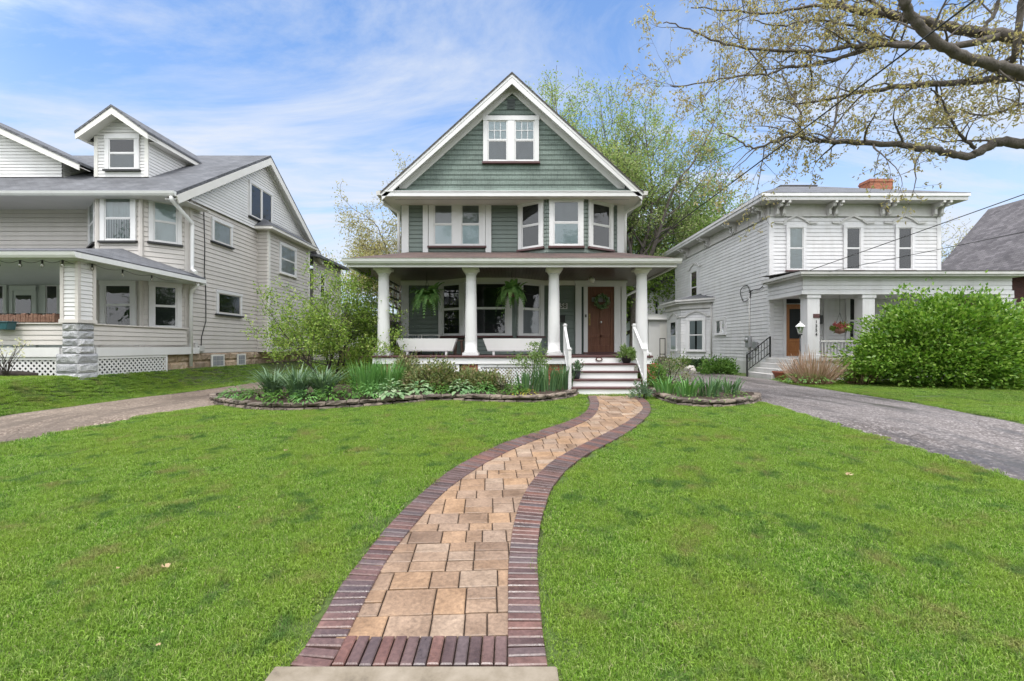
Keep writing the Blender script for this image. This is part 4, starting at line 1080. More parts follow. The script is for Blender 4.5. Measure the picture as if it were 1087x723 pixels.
# cable, electricity box on the side wall
pipe([(XS + .03, 14.35, 5.95), (XS + .03, 14.4, 4.7), (XS + .045, 14.36, 4.0), (XS + .03, 14.45, 3.3), (XS + .05, 14.42, 2.4), (XS + .03, 14.25, 1.9), (XS + .03, 14.22, 1.5)], .013, 'cable', M['black'], lh, 6)
mb = MB(); mb.ubox(frs, 14.05, 14.3, 1.44, 1.62, .012, .1); mb.ubox(frs, 13.92, 14.02, 1.5, 1.72, .012, .07); mb.build('meter_box', M['greygutter'], lh, bevel=.006)
# dormer
DY = 14.25; dx0, dx1 = wx(101, DY), wx(157.5, DY); dcx = (dx0 + dx1) / 2; dzp = 8.93; dze = 8.13; dyf = 13.86; hw = 1.10
dm = MB(); dzw = 8.22
siding(dm, FRONT(DY), [(dx0, 6.9), (dx1, 6.9), (dx1, dzw), (dcx, dzp - .1), (dx0, dzw)], .10)
siding(dm, (Vector((dx1, DY, 0)), Vector((0, 1, 0)), Vector((1, 0, 0))), rect(0, 2.6, 6.9, dzw), .10); siding(dm, (Vector((dx0, DY, 0)), Vector((0, 1, 0)), Vector((-1, 0, 0))), rect(0, 2.6, 6.9, dzw), .10)
dorm = dm.build('dormer', M['sidewhite'], lh)
dr_ = MB(); sld = (dzp - dze) / hw
for s in (-1, 1): dr_.prism([(dcx, dyf, dzp + .05), (dcx + s * (hw + .02), dyf, dze + .05 - .015), (dcx + s * (hw + .02), 17.6, dze + .05 - .015), (dcx, 17.6, dzp + .05)], (0, 0, -.07))
dr_.build('dormer_roof', M['greyroof'], dorm)
tb = MB()
for s in (-1, 1):
    tb.prism([(dcx, dyf + .02, dzp - .025), (dcx + s * hw, dyf + .02, dze - .025), (dcx + s * hw, dyf + .02, dze - .20), (dcx, dyf + .02, dzp - .24)], (0, .035, 0))
    tb.prism([(dcx, dyf + .056, dzp - .10), (dcx + s * hw, dyf + .056, dze - .10), (dcx + s * hw, DY + .02, dze - .10), (dcx, DY + .02, dzp - .10)], (0, 0, -.02))
    tb.prism([(dcx + s * (hw + .0), dyf + .056, dze - .03), (dcx + s * (hw + .0), 16.3, dze - .03), (dcx + s * (hw + .0), 16.3, dze - .16), (dcx + s * (hw + .0), dyf + .056, dze - .16)], (-s * .03, 0, 0))
    tb.prism([(dcx + s * (hw - .031), DY, dze - .14), (dcx + s * (hw - .031), 16.3, dze - .14), (dcx + s * .85, 16.3, dze - .14), (dcx + s * .85, DY, dze - .14)], (0, 0, -.015))
for u in (dx0, dx1 - .09): tb.ubox(FRONT(DY), u - .012, u + .1, 6.9, dzw - .05, -.02, .03)
tb.build('dormer_trim', M['cream'], dorm)
winpx(lh, DY, 112.5, 149, 143.5, 180.5, casing=.13, sill='black', lower='greyblind', shade=None)
# second, wider dormer running out of the photograph
D2 = 14.25; x1 = wx(66, D2); xc = -19.4; x0_ = 2 * xc - x1; zpk = wz(133, 13.9) + .46 * (wx(0, 13.9) - xc); sl3 = .46
def zr2(x): return zpk - sl3 * abs(x - xc)
d2 = MB(); siding(d2, FRONT(D2), [(x0_, 6.9), (x1, 6.9), (x1, zr2(x1) - .2), (xc, zpk - .2), (x0_, zr2(x0_) - .2)], .10)
siding(d2, (Vector((x1, D2, 0)), Vector((0, 1, 0)), Vector((1, 0, 0))), rect(0, 2.2, 6.9, zr2(x1) - .2), .1)
d2o = d2.build('dormer', M['sidewhite'], lh)
tb = MB(); rr2 = MB(); xe = wx(84, 13.9)
for s in (-1, 1):
    ex = xc + s * (xe - xc)
    rr2.prism([(xc, 13.86, zpk), (ex, 13.86, zr2(xe)), (ex, 17.5, zr2(xe)), (xc, 17.5, zpk)], (0, 0, -.08))
    tb.prism([(xc, 13.88, zpk - .082), (ex, 13.88, zr2(xe) - .082), (ex, 13.88, zr2(xe) - .26), (xc, 13.88, zpk - .29)], (0, .04, 0))
    tb.prism([(xc, 13.921, zpk - .15), (ex, 13.921, zr2(xe) - .15), (ex, D2 + .02, zr2(xe) - .15), (xc, D2 + .02, zpk - .15)], (0, 0, -.02))
rr2.build('dormer_roof', M['greyroof'], d2o); tb.build('dormer_trim', M['cream'], d2o)
# ---- its porch
YPf = 9.72; XPr = -9.32; ZG = 3.66
pr = MB(); hipx = XPr - .55 * (14 - YPf); zh_ = ZG + .96
pr.face([(-20, YPf, ZG), (XPr, YPf, ZG), (hipx, 14, zh_), (-20, 14, zh_)]); pr.face([(XPr, YPf, ZG), (XPr, 13.85, ZG), (hipx, 14, zh_)])
pr.face([(-20, YPf, ZG - .04), (XPr, YPf, ZG - .04), (XPr, YPf, ZG), (-20, YPf, ZG)]); pr.face([(XPr, YPf, ZG - .04), (XPr, 13.85, ZG - .04), (XPr, 13.85, ZG), (XPr, YPf, ZG)])
pr.build('porch_roof', M['greyroof'], lh)
fa = MB(); fa.prism([(-20, YPf + .02 + y, ZG - .16 + z) for y, z in ((.04, 0), (-.05, 0), (-.08, .05), (-.1, .118), (.04, .118))], (20 + XPr + .04, 0, 0))
fa.box(XPr - .06, XPr + .05, YPf + .061, 13.8, ZG - .16, ZG - .045); fa.build('porch_gutter', M['gutter'], lh)
ce = MB(); ce.box(-20, XPr - .061, YPf + .061, 14.0, ZG - .18, ZG - .161); ce.build('porch_ceiling', M['porchgrey'], lh)
pipe([(-9.36, 13.55, 3.5), (-9.36, 13.55, 3.4), (-9.58, 13.62, 3.28), (-9.64, 13.66, 3.1), (-9.64, 13.66, 1.0)], .05, 'downspout', M['gutter'], lh)
fl = MB(); fl.box(-20, -9.62, 10.1, 14, 1.38, 1.56); fl.build('porch_floor', M['sidewhite'], lh)
# corner pier
def stonepier(x0, x1, y0, y1, z0, z1, rows, par):
    mb = MB(); h = (z1 - z0) / rows
    for r_ in range(rows):
        za, zb_ = z0 + r_ * h + .006, z0 + (r_ + 1) * h - .006; ins = .014
        mb.box(x0 + ins, x1 - ins, y0 + ins, y1 - ins, za - .006, zb_ + .006)
        k = 4
        for fx, fy, ux, uy, L in ((x0, y0, 1, 0, x1 - x0), (x1, y0, 0, 1, y1 - y0), (x1, y1, -1, 0, x1 - x0), (x0, y1, 0, -1, y1 - y0)):
            nx_, ny_ = uy, -ux; vs = []
            for a, zz in ((0, za), (1, za), (1, zb_), (0, zb_)): vs.append((fx + ux*L*a, fy + uy*L*a, zz))
            for zz in (.25, .75):
                for a in (.1, .37, .63, .9):
                    d_ = random.uniform(.012, .045); vs.append((fx + ux*L*a + nx_*d_, fy + uy*L*a + ny_*d_, za + (zb_-za)*zz))
            mb.add(vs, [(0,1,7,6,5,4), (3,8,9,10,11,2), (0,4,8,3), (1,2,11,7), (4,5,9,8), (5,6,10,9), (6,7,11,10)])
    return mb.build('stone_pier', M['greystone'], par)
stonepier(-9.90, -9.56, 10.02, 10.40, 1.44, 2.12, 4, lh); stonepier(-10.0, -9.54, 9.98, 10.48, .80, 1.44, 3, lh)
pl_ = MB(); X0, X1, Y0, Y1 = -9.89, -9.56, 10.02, 10.39
siding(pl_, FRONT(Y0), rect(X0, X1, 2.2, 3.48), .095); siding(pl_, (Vector((X1, Y0, 0)), Vector((0, 1, 0)), Vector((1, 0, 0))), rect(0, Y1 - Y0, 2.2, 3.48), .095)
pl_.face([(X0, Y1, 2.2), (X1, Y1, 2.2), (X1, Y1, 3.48), (X0, Y1, 3.48)]); pl_.face([(X0, Y0, 2.2), (X0, Y1, 2.2), (X0, Y1, 3.48), (X0, Y0, 3.48)])
po = pl_.build('porch_post', M['sidewhite'], lh)
mb = MB()
for x, y in ((X0, Y0), (X1, Y0), (X1, Y1)): mb.box(x - .035, x + .035, y - .035, y + .035, 2.2, 3.478)
mb.box(X0 - .05, X1 + .05, Y0 - .05, Y1 + .05, 2.125, 2.2); mb.build('post_trim', M['siding'], po)
# railing walls, skirts, lattice
rl = MB(); siding(rl, FRONT(10.12), rect(-20, -9.91, 1.64, 2.08), .11); frr2 = (Vector((-9.62, 0, 0)), Vector((0, 1, 0)), Vector((1, 0, 0))); siding(rl, frr2, rect(10.41, 13.4, 1.64, 2.08), .11)
rl.box(-20, -9.91, 10.135, 10.22, 1.64, 2.1); rl.box(-9.71, -9.635, 10.41, 13.5, 1.64, 2.1)
rl.box(-20, -9.91, 10.08, 10.25, 2.1005, 2.13); rl.box(-9.74, -9.58, 10.41, 13.5, 2.1005, 2.13)
rl.build('railing_wall', M['siding'], lh)
sk = MB(); sk.box(-20, -10.01, 10.06, 10.1, 1.37, 1.58); sk.box(-9.62, -9.58, 10.49, 13.6, 1.37, 1.58); sk.build('porch_skirt', M['sidewhite'], lh)
lattice(lh, FRONT(10.12), -14, -10.06, .86, 1.36, M['sidewhite'], .125, .04, .06); lattice(lh, (Vector((-9.63, 0, 0)), Vector((0, 1, 0)), Vector((1, 0, 0))), 10.5, 12.68, .86, 1.365, M['sidewhite'], .125, .04, .06)
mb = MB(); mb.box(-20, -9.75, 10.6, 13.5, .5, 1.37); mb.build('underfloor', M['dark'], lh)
# the entrance inside the porch
rw = MB(); frp = FRONT(13.98); rw.ubox(frp, -20, -13.0, 1.56, 3.47, 0, .03); rw.build('entrance_wall', M['porchgrey'], lh)
winpx(lh, 13.95, -14, 9, 300, 347, casing=.09, trim='porchgrey', sill='porchgrey', rail=False)
winpx(lh, 13.95, 47, 66, 300, 347, casing=.09, trim='porchgrey', sill='porchgrey', rail=False)
dd = MB(); frd = FRONT(13.95); a, b = wx(12, 13.95), wx(40, 13.95); dd.ubox(frd, a, b, 1.56, 3.4, 0, .03)
for k in (a, b - .09): dd.ubox(frd, k, k + .09, 1.56, 3.4, .0305, .06)
dd.ubox(frd, a, b, 3.3, 3.46, .0305, .062)
do_ = dd.build('door', M['porchgrey'], lh); 
dg = MB(); dg.ubox(frd, a + .17, b - .17, 2.3, 3.16, .0305, .036); dg.build('door_glass', M['dark'], do_)
pn_ = MB(); O, U_, N = frd; y_ = 13.95 - .04; pn_.face([(a + .17, y_, 2.3), (b - .17, y_, 2.3), (b - .17, y_, 3.16), (a + .17, y_, 3.16)]); pn_.build('pane', M['glass'], do_)
# things on the porch of the grey house
wb = thing('window_box', 'rough brown coir lined planter box lying along the left porch railing', 'planter', (-11.5, 10.16, 2.13))
mb = MB(); a, b = wx(-40, 10.16), wx(62, 10.16); n = 40
for i in range(n):
    x0b, x1b = a + (b - a) * i / n, a + (b - a) * (i + 1) / n; h = .19 + random.uniform(-.02, .02); t = random.uniform(.08, .10)
    mb.box(x0b + .001, x1b - .001, 10.16 - t, 10.16 + t, 2.131, 2.131 + h)
mb.build('coir_liner', M['coir'], wb, bevel=.02)
mb = MB(); mb.box(a, b, 10.08, 10.24, 2.33, 2.335); mb.build('soil', M['mulch'], wb)
pl2 = thing('railing_planter', 'teal plastic planter hooked over the left porch railing', 'planter', (-11.3, 10.02, 1.98))
mb = MB(); a, b = wx(-16, 9.95), wx(14, 9.95); mb.prism([(a + .06, 9.86, 1.97), (b - .06, 9.86, 1.97), (b, 9.84, 2.13), (a, 9.84, 2.13)], (0, .19, 0)); mb.box(a - .02, b + .02, 9.82, 10.05, 2.131, 2.15); mb.build('trough', M['tealpot'], pl2, bevel=.015)
mb = MB()
for k in (.2, .8): mb.tube([(a + (b-a)*k, 10.04, 2.1), (a + (b-a)*k, 10.06, 2.2), (a + (b-a)*k, 10.28, 2.2)], .008, 6)
mb.build('hook', M['black'], pl2)
sl3_ = thing('string_lights', 'string of clear bulbs hung under the gutter of the grey house porch', 'string lights', (-10, 9.9, 3.45))
mb = MB(); bulbs = []; path = []
anch = [(-13, 9.86), (-11.9, 9.86), (-11.13, 9.86), (-10.66, 9.86), (-10.18, 9.86), (-9.74, 9.86), (-9.5, 10.3), (-9.5, 11.1), (-9.5, 12.0), (-9.5, 13.0)]
for (xa, ya), (xb, yb) in zip(anch, anch[1:]):
    for k in range(8):
        t = k / 8; path.append((xa + (xb-xa)*t, ya + (yb-ya)*t, 3.475 - .06 * math.sin(math.pi * t)))
    bulbs.append((xa, ya, 3.475))
mb.tube(path, .005, 6); mb.build('cable', M['black'], sl3_)
blb = glassmat('bulb_glass', (.95, .93, .88), .25)
for x, y, z in bulbs[1:9]:
    s_ = MB(); s_.lathe([(.018, -.075), (.02, -.01), (.012, 0)], (x, y, z), 10); so_ = s_.build('socket', M['black'], sl3_)
    s_ = MB(); s_.lathe([(0, -.155), (.02, -.15), (.033, -.12), (.028, -.095), (.017, -.0755)], (x, y, z), 12); s_.build('bulb', blb, so_)

# ================================================================ the white house on the right
wh = thing('white_house', 'two storey white clapboard house with low hip roof, brackets and a front porch at right', 'house', (14, 18.5, .4))
XW0, XW1 = 10.48, 17.4; YWf, YWb = 18.5, 29.2; ZW = 7.45
frw = FRONT(YWf); frws = (Vector((XW0, 0, 0)), Vector((0, 1, 0)), Vector((-1, 0, 0)))
w = MB(); siding(w, frw, rect(XW0, XW1, .95, 6.95), .155, .02); siding(w, frws, rect(YWf, YWb, .95, 6.95), .155, .02)
siding(w, (Vector((XW1, 0, 0)), Vector((0, 1, 0)), Vector((1, 0, 0))), rect(YWf, YWb, .95, 6.95), .155, .02); w.face([(XW0, YWb, .3), (XW1, YWb, .3), (XW1, YWb, 7), (XW0, YWb, 7)])
w.build('wall', M['oldwhite'], wh)
fn = MB(); fn.box(XW0 - .03, XW1 + .03, YWf - .03, YWb, .2, .95); fn.build('foundation', M['oldgrey'], wh)
mb = MB(); mb.ubox(frw, XW0 - .02, XW0 + .14, .95, 6.9, -.02, .035); mb.ubox(frw, XW1 - .14, XW1 + .02, .95, 6.9, -.02, .035); mb.ubox(frws, YWf - .034, YWf + .12, .95, 6.9, -.02, .035); mb.build('corner_board', M['oldwhite'], wh)
fz = MB(); fz.ubox(frw, XW0 - .03, XW1 + .03, 6.9, 7.5, 0, .05); fz.ubox(frws, YWf - .05, YWb, 6.9, 7.5, 0, .05); fz.ubox(frw, XW0 - .06, XW1 + .06, 6.86, 6.93, .0505, .08); fz.ubox(frws, YWf - .08, YWb, 6.86, 6.93, .0505, .08)
fz.build('frieze', M['oldgrey'], wh)
OX = .63; OY = .6; e0, e1, f0_, f1_ = XW0 - OX, XW1 + .56, YWf - OY, YWb + .6; ZR = 7.56
so = MB(); so.box(e0, e1, f0_, f1_, 7.36, 7.40); so.build('soffit', M['oldgrey'], wh)
co = MB()
for off, za, zb_ in ((0, 7.401, 7.50), (.05, 7.501, 7.62)):
    co.box(e0 - off, e1 + off, f0_ - off, f0_ + .08, za, zb_); co.box(e0 - off, e0 + .08, f0_ + .081, f1_, za, zb_); co.box(e1 - .08, e1 + off, f0_ + .081, f1_, za, zb_)
co.build('cornice', M['oldwhite'], wh)
rf = MB(); q0, q1, r0, r1 = 13.0, 14.7, 22.0, 25.6; zd_ = 9.32
A_ = [(e0 - .06, f0_ - .06, ZR + .07), (e1 + .06, f0_ - .06, ZR + .07), (e1 + .06, f1_, ZR + .07), (e0 - .06, f1_, ZR + .07)]; D_ = [(q0, r0, zd_), (q1, r0, zd_), (q1, r1, zd_), (q0, r1, zd_)]
for i in range(4): rf.face([A_[i], A_[(i+1) % 4], D_[(i+1) % 4], D_[i]])
rf.face(D_); rf.build('roof', M['greyroof'], wh)
rg = MB(); rg.box(q0 - .05, q1 + .05, r0 - .05, r1 + .05, zd_ + .002, zd_ + .06); rg.build('roof_ridge', M['darkroof'], wh)
ch = MB(); cx0, cx1 = wx(923.5, 22), wx(948, 22); ch.box(cx0, cx1, 22, 22.7, 7.8, 9.55); ch.box(cx0 - .03, cx1 + .03, 21.97, 22.73, 9.551, 9.62); ch.box(cx0, cx1, 22, 22.7, 9.621, 9.70)
cho = ch.build('chimney', M['orangebrick'], wh)
def bracket(par, base, N_, U_):
    """paired scroll brackets below the eave"""
    mb = MB(); base = Vector(base)
    for s in (-.13, .13):
        pr_ = [(0, 0), (.54, 0), (.54, -.09), (.40, -.11), (.34, -.20), (.24, -.19), (.17, -.26), (.17, -.40), (.09, -.50), (0, -.52)]
        mb.prism([base + N_ * a + Vector((0, 0, z)) + U_ * (s - .045) for a, z in pr_], U_ * .09)
        for a, z, r_ in ((.36, -.13, .07), (.10, -.40, .07)):
            c = base + N_ * a + Vector((0, 0, z)) + U_ * (s - .06); mb.tube([c, c + U_ * .12], r_, 10, smooth=False)
    mb.beam(base + N_ * .2 + Vector((0, 0, -.1)) - U_ * .09, base + N_ * .2 + Vector((0, 0, -.1)) + U_ * .09, .08, .06)
    return mb.build('bracket', M['oldgrey'], par)
for px in (826, 881, 937, 992): bracket(wh, (wx(px, YWf), YWf - .05, 7.358), Vector((0, -1, 0)), Vector((1, 0, 0)))
for y in (18.85, 21.3, 24.2, 27.0): bracket(wh, (XW0 - .05, y, 7.358), Vector((-1, 0, 0)), Vector((0, 1, 0)))
def hood(par, fr, u0, u1, z, mat='oldgrey'):
    mb = MB(); O, U_, N = fr; m_ = (u0 + u1) / 2
    pr_ = [(u0 - .45, z + .02), (u0 - .12, z + .0), (u0 + .05, z + .14), (m_, z + .30), (u1 - .05, z + .14), (u1 + .12, z + .0), (u1 + .45, z + .02)]
    for (a, za), (b, zb_) in zip(pr_, pr_[1:]):
        p = O + U_ * a + N * .045 + Vector((0, 0, za)); q = O + U_ * b + N * .045 + Vector((0, 0, zb_)); mb.beam(p, q, .06, .075, up=(0, 0, 1))
    return mb.build('window_hood', M[mat], par)
for k, (a, b) in enumerate(((834, 855), (894.5, 915.5), (949.5, 970))):
    winpx(wh, YWf, a, b, 238.5, 287, casing=.12, trim='oldwhite', sill='maroon', shade=('drape' if k == 0 else None), lower=('curtain' if k == 0 else None), head=.14, proud=.075)
    hood(wh, frw, wx(a, YWf), wx(b, YWf), 6.60)
# side windows
def swin(px0, px1, zt, zb, **kw):
    ya, yb = XW0 * F / (px0 - CX), XW0 * F / (px1 - CX); ya, yb = min(ya, yb), max(ya, yb)
    return window(wh, frws, ya, yb, zb, zt, trim='oldwhite', **kw), ya, yb
_, ya, yb = swin(733.5, 741.5, 6.0, 4.0, casing=.13, sill='oldwhite', shade='drape'); hood(wh, frws, ya, yb, 6.05)
swin(759.5, 771, 3.05, 2.2, casing=.17, sill='oldwhite', rail=False)
# bay on the side
K0 = (XW0, 23.9); K1 = (9.31, 25.07); K2 = (9.31, 27.3); K3 = (XW0, 28.5)
bw = MB(); bf = []
for a, b in ((K1, K0), (K2, K1), (K3, K2)):
    f_, L = facet(a, b); siding(bw, f_, rect(0, L, .9, 3.98), .15, .02); bf.append((f_, L))
bw.build('bay_wall', M['oldwhite'], wh)
mb = MB()
def offp(k): return [(XW0, 23.9 - k*1.2), (9.31 - k, 25.07 - k*.45), (9.31 - k, 27.3 + k*.45), (XW0, 28.5 + k*1.2)]
for k, za, zb_ in ((.10, 3.62, 3.9), (.32, 3.901, 4.02), (.40, 4.021, 4.12)):
    mb.prism([(x, y, za) for x, y in offp(k)], (0, 0, zb_ - za))
mb.build('bay_cornice', M['oldgrey'], wh)
mb = MB(); a = offp(.41); bq = offp(-.9); bq = [(XW0, 25.0), (XW0 - .02, 25.6), (XW0 - .02, 26.8), (XW0, 27.4)]
for i in range(3): mb.face([(a[i][0], a[i][1], 4.125), (a[i+1][0], a[i+1][1], 4.125), (bq[i+1][0], bq[i+1][1], 4.5), (bq[i][0], bq[i][1], 4.5)])
mb.build('bay_roof', M['greyroof'], wh)
f_, L = bf[0]; window(wh, f_, .33, L - .30, 1.35, 3.12, casing=.14, trim='oldwhite', sill='oldwhite', shade='drape', lower='open'); hood(wh, f_, .38, L - .35, 3.2)
f_, L = bf[1]; window(wh, f_, .55, L - .55, 1.35, 3.12, casing=.14, trim='oldwhite', sill='oldwhite', shade=None, lower='curtain'); hood(wh, f_, .6, L - .6, 3.2)
# conduit, meters
pipe([(XW0 - .05, 20.0, 3.95), (XW0 - .05, 20.0, 1.0)], .028, 'conduit', M['greygutter'], wh)
mb = MB(); mb.ubox(frws, 19.85, 20.15, 1.55, 2.05, .03, .16); mb.ubox(frws, 19.35, 19.65, 1.5, 1.8, .03, .12); mb.ubox(frws, 19.9, 20.1, 1.1, 1.35, .03, .14); mb.build('meter_box', M['steel'], wh, bevel=.01)
mb = MB(); mb.lathe([(.0, 0), (.1, 0), (.1, .06), (0, .08)], (0, 0, 0), 14); mb.v = [(XW0 - .16 - z, 20.0 + x, 1.88 + y) for x, y, z in mb.v]; mb.build('meter', M['steel'], wh)
loop = [(XW0 - .07 - .03 * math.sin(3*t), 20.3 + .42 * math.cos(t) , 3.95 + .36 * math.sin(t)) for t in np.linspace(0, 12.5, 50)]; pipe(loop, .016, 'cable_loop', M['black'], wh, 6)
pipe([(XW0 - .06, 20.0, 3.95), (XW0 - .1, 19.6, 4.02), (XW0 - .06, 19.2, 3.98), (XW0 - .06, 18.9, 4.1)], .018, 'cable', M['black'], wh, 6)
pipe([(XW0 - .06, 23.8, 4.0), (XW0 - .06, 23.8, 1.0)], .03, 'downspout', M['greygutter'], wh)
# ---- its porch
YPr = 16.3; px0_, px1_ = 10.4, 17.9; zpb, zpt = 3.47, 4.08
pb_ = MB(); siding(pb_, FRONT(YPr), rect(px0_, px1_, zpb, zpt), .16, .018); frps = (Vector((px0_, 0, 0)), Vector((0, 1, 0)), Vector((-1, 0, 0))); siding(pb_, frps, rect(YPr, YWf, zpb, zpt), .16, .018)
siding(pb_, (Vector((px1_, 0, 0)), Vector((0, 1, 0)), Vector((1, 0, 0))), rect(YPr, YWf, zpb, zpt), .16, .018)
pb_.box(px0_ + .02, px1_ - .02, YPr + .02, YPr + .3, zpb + .002, zpt); pb_.box(px0_ + .02, px0_ + .3, YPr + .301, YWf - .03, zpb + .002, zpt)
pb_.build('porch_beam', M['oldwhite'], wh)
mb = MB(); mb.box(px0_ - .04, px1_ + .04, YPr - .045, YPr - .021, zpb - .01, zpb + .12); mb.box(px0_ - .045, px0_ - .021, YPr - .02, YWf, zpb - .01, zpb + .12); mb.build('beam_trim', M['oldwhite'], wh)
mb = MB(); mb.box(px0_ - .22, px1_ + .25, YPr - .3, YWf, zpt, zpt + .06); mb.box(px0_ - .28, px1_ + .31, YPr - .36, YWf - .03, zpt + .061, zpt + .16); mb.build('porch_cornice', M['oldgrey'], wh)
mb = MB(); mb.prism([(px0_ - .3, YPr - .38, zpt + .162), (px1_ + .33, YPr - .38, zpt + .162), (px1_ + .33, YWf - .03, zpt + .32), (px0_ - .3, YWf - .03, zpt + .32)], (0, 0, .02)); mb.build('porch_roof', M['darkroof'], wh)
mb = MB(); mb.box(px0_ + .3, px1_ - .02, YPr + .3, YWf - .03, zpb + .05, zpb + .08); mb.build('porch_ceiling', M['oldgrey'], wh)
mb = MB(); mb.box(px0_ - .02, px1_, YPr - .05, YWf - .03, 1.08, 1.16); mb.build('porch_floor', M['oldgrey'], wh)
mb = MB(); mb.box(px0_ + .02, px1_ - .02, YPr + .0, YWf - .04, .25, 1.079); mb.build('porch_base', M['oldwhite'], wh)
for k, px in enumerate((861, 919, 982, 1064)):
    x = wx(px, YPr + .15); mb = MB(); mb.box(x - .22, x + .22, YPr + .01, YPr + .42, 1.161, zpb - .011); cc = mb.build('porch_post', M['oldwhite'], wh, bevel=.01)
    for za, zb_ in ((1.162, 1.30), (zpb - .14, zpb - .0115)):
        mb = MB(); mb.box(x - .25, x + .25, YPr - .02, YPr + .45, za, zb_); mb.build('post_trim', M['oldwhite'], cc, bevel=.006)
    if k == 0:
        mb = MB(); mb.box(x - .02, x + .2, YPr - .012, YPr + .009, 2.62, 2.76); mb.build('plaque', M['maroon'], cc)
        text_mesh('house_number', '1354', .15, (x + .09, YPr - .004, 2.25), (R(90), 0, 0), M['black'], cc, .004, True)
# railing of porch
mb = MB(); mb.box(px0_ + .75, px1_ - .1, YPr + .12, YPr + .2, 1.75, 1.82); mb.box(px0_ + .75, px1_ - .1, YPr + .12, YPr + .2, 1.25, 1.31)
for k in range(52): mb.box(px0_ + .8 + k * .12, px0_ + .83 + k * .12, YPr + .14, YPr + .17, 1.311, 1.749)
mb.build('porch_railing', M['oldgrey'], wh)
mb = MB(); a, b = wx(834, YWf), wx(853.5, YWf); mb.ubox(frw, a - .1, a, 1.16, 4.0, -.01, .05); mb.ubox(frw, b, b + .1, 1.16, 4.0, -.01, .05); mb.ubox(frw, a, b, 1.16, 1.2, -.01, .05); fo = mb.build('door_frame', M['oldwhite'], wh)
mb = MB(); mb.ubox(frw, a, b, 3.33, 4.0, .0, .024); mb.build('transom', M['dark'], fo)
mb = MB(); mb.ubox(frw, a, b, 1.2, 3.3, .0, .02)
for q in ((a, a + .13, 1.2, 3.3), (b - .13, b, 1.2, 3.3), (a + .13, b - .13, 3.12, 3.3), (a + .13, b - .13, 1.2, 1.42), (a + .13, b - .13, 1.78, 1.9)): mb.ubox(frw, *q, .0205, .04)
do2 = mb.build('door', M['oakdoor'], wh, bevel=.005)
mb = MB(); mb.ubox(frw, a + .14, b - .14, 1.91, 3.11, .021, .026); mb.build('door_glass', M['dark'], do2)
mb = MB(); mb.lathe([(0, -.03), (.03, -.02), (.03, .02), (0, .03)], (b - .07, YWf - .07, 2.15), 10); mb.build('door_knob', M['brass'], do2)
mb = MB(); u = wx(876, YWf); mb.ubox(frw, u - .09, u + .09, .96, 4.0, .0, .06); mb.build('pilaster', M['oldwhite'], wh)
winpx(wh, YWf, 897, 915, 312, 367, casing=.14, trim='oldwhite', sill='oldwhite', shade=None)
mb = MB(); mb.ubox(frw, wx(868, YWf), wx(871, YWf), 2.5, 2.85, .02, .14); mb.build('wall_lamp', M['black'], wh)
# steps up to the porch from the driveway, with an iron railing
mb = MB(); n = 4; zg = .38
for k in range(n): mb.box(9.55 + k * .24, 10.38, 16.75 + .0, 18.44, zg - .2 if k == 0 else zg + k * .185 + .001, zg + (k + 1) * .185)
ss = mb.build('porch_steps', M['oldgrey'], wh, bevel=.012)
ir = MB(); yr_ = 18.38; p0 = (9.5, yr_); p1 = (10.44, yr_)
ir.box(9.47, 9.52, yr_ - .025, yr_ + .025, .34, 1.26); ir.box(10.40, 10.45, yr_ - .025, yr_ + .025, 1.16, 2.0)
ir.beam((9.495, yr_, 1.25), (10.42, yr_, 1.98), .04, .03); ir.beam((9.495, yr_, .62), (10.42, yr_, 1.33), .03, .025)
for k in range(1, 8):
    t = k / 8; x = 9.495 + (10.42 - 9.495) * t; ir.box(x - .009, x + .009, yr_ - .009, yr_ + .009, .62 + .71 * t, 1.25 + .73 * t)
ir.beam((9.495, yr_, .94), (10.42, yr_, 1.66), .016, .016)
ir.build('iron_railing', M['black'], wh)
# rear wing and lean-to
rw = MB(); fq = FRONT(31.2); x0q, x1q = 9.1, 13; siding(rw, fq, rect(x0q, x1q, .6, 4.95), .15, .02); frq = (Vector((x0q, 0, 0)), Vector((0, 1, 0)), Vector((-1, 0, 0))); siding(rw, frq, rect(31.2, 38, .6, 4.95), .15, .02)
rw.build('rear_wing', M['oldwhite'], wh)
mb = MB(); mb.prism([(x0q - .4, 30.9, 4.9), (11.5, 30.9, 6.6), (11.5, 38.4, 6.6), (x0q - .4, 38.4, 4.9)], (0, 0, .1)); mb.prism([(13.4, 30.9, 4.9), (11.5, 30.9, 6.6), (11.5, 38.4, 6.6), (13.4, 38.4, 4.9)], (0, 0, .1)); mb.build('rear_roof', M['darkroof'], wh)
mb = MB(); mb.prism([(x0q, 31.2, 4.94), (13, 31.2, 4.94), (11.5, 31.2, 6.55)], (0, .05, 0)); mb.build('rear_gable', M['oldwhite'], wh)
window(wh, fq, wx(694, 31.2), wx(699.5, 31.2), 3.65, 4.75, casing=.06, trim='oldwhite', sill='oldwhite')
sh = MB(); sh.box(9.0, 10.9, 30.0, 31.15, .4, 3.3); sh.prism([(8.8, 29.8, 3.32), (11.0, 29.8, 3.32), (11.0, 31.18, 3.75), (8.8, 31.18, 3.75)], (0, 0, .06)); sho = sh.build('lean_to', M['sidewhite'], wh)
mb = MB(); fs_ = FRONT(30.0); mb.ubox(fs_, wx(700.5, 30), wx(708.5, 30), .9, 3.1, .002, .04); mb.build('lean_to_door', M['cream'], sho)
mb = MB(); mb.box(wx(700, 29.6), wx(709, 29.6), 29.2, 29.9, .3, .9); mb.build('rear_step', M['concrete'], wh)
mb = MB()
for px in (700.5, 706): 
    x = wx(px, 29.3); mb.box(x - .02, x + .02, 29.28, 29.32, .9, 2.1)
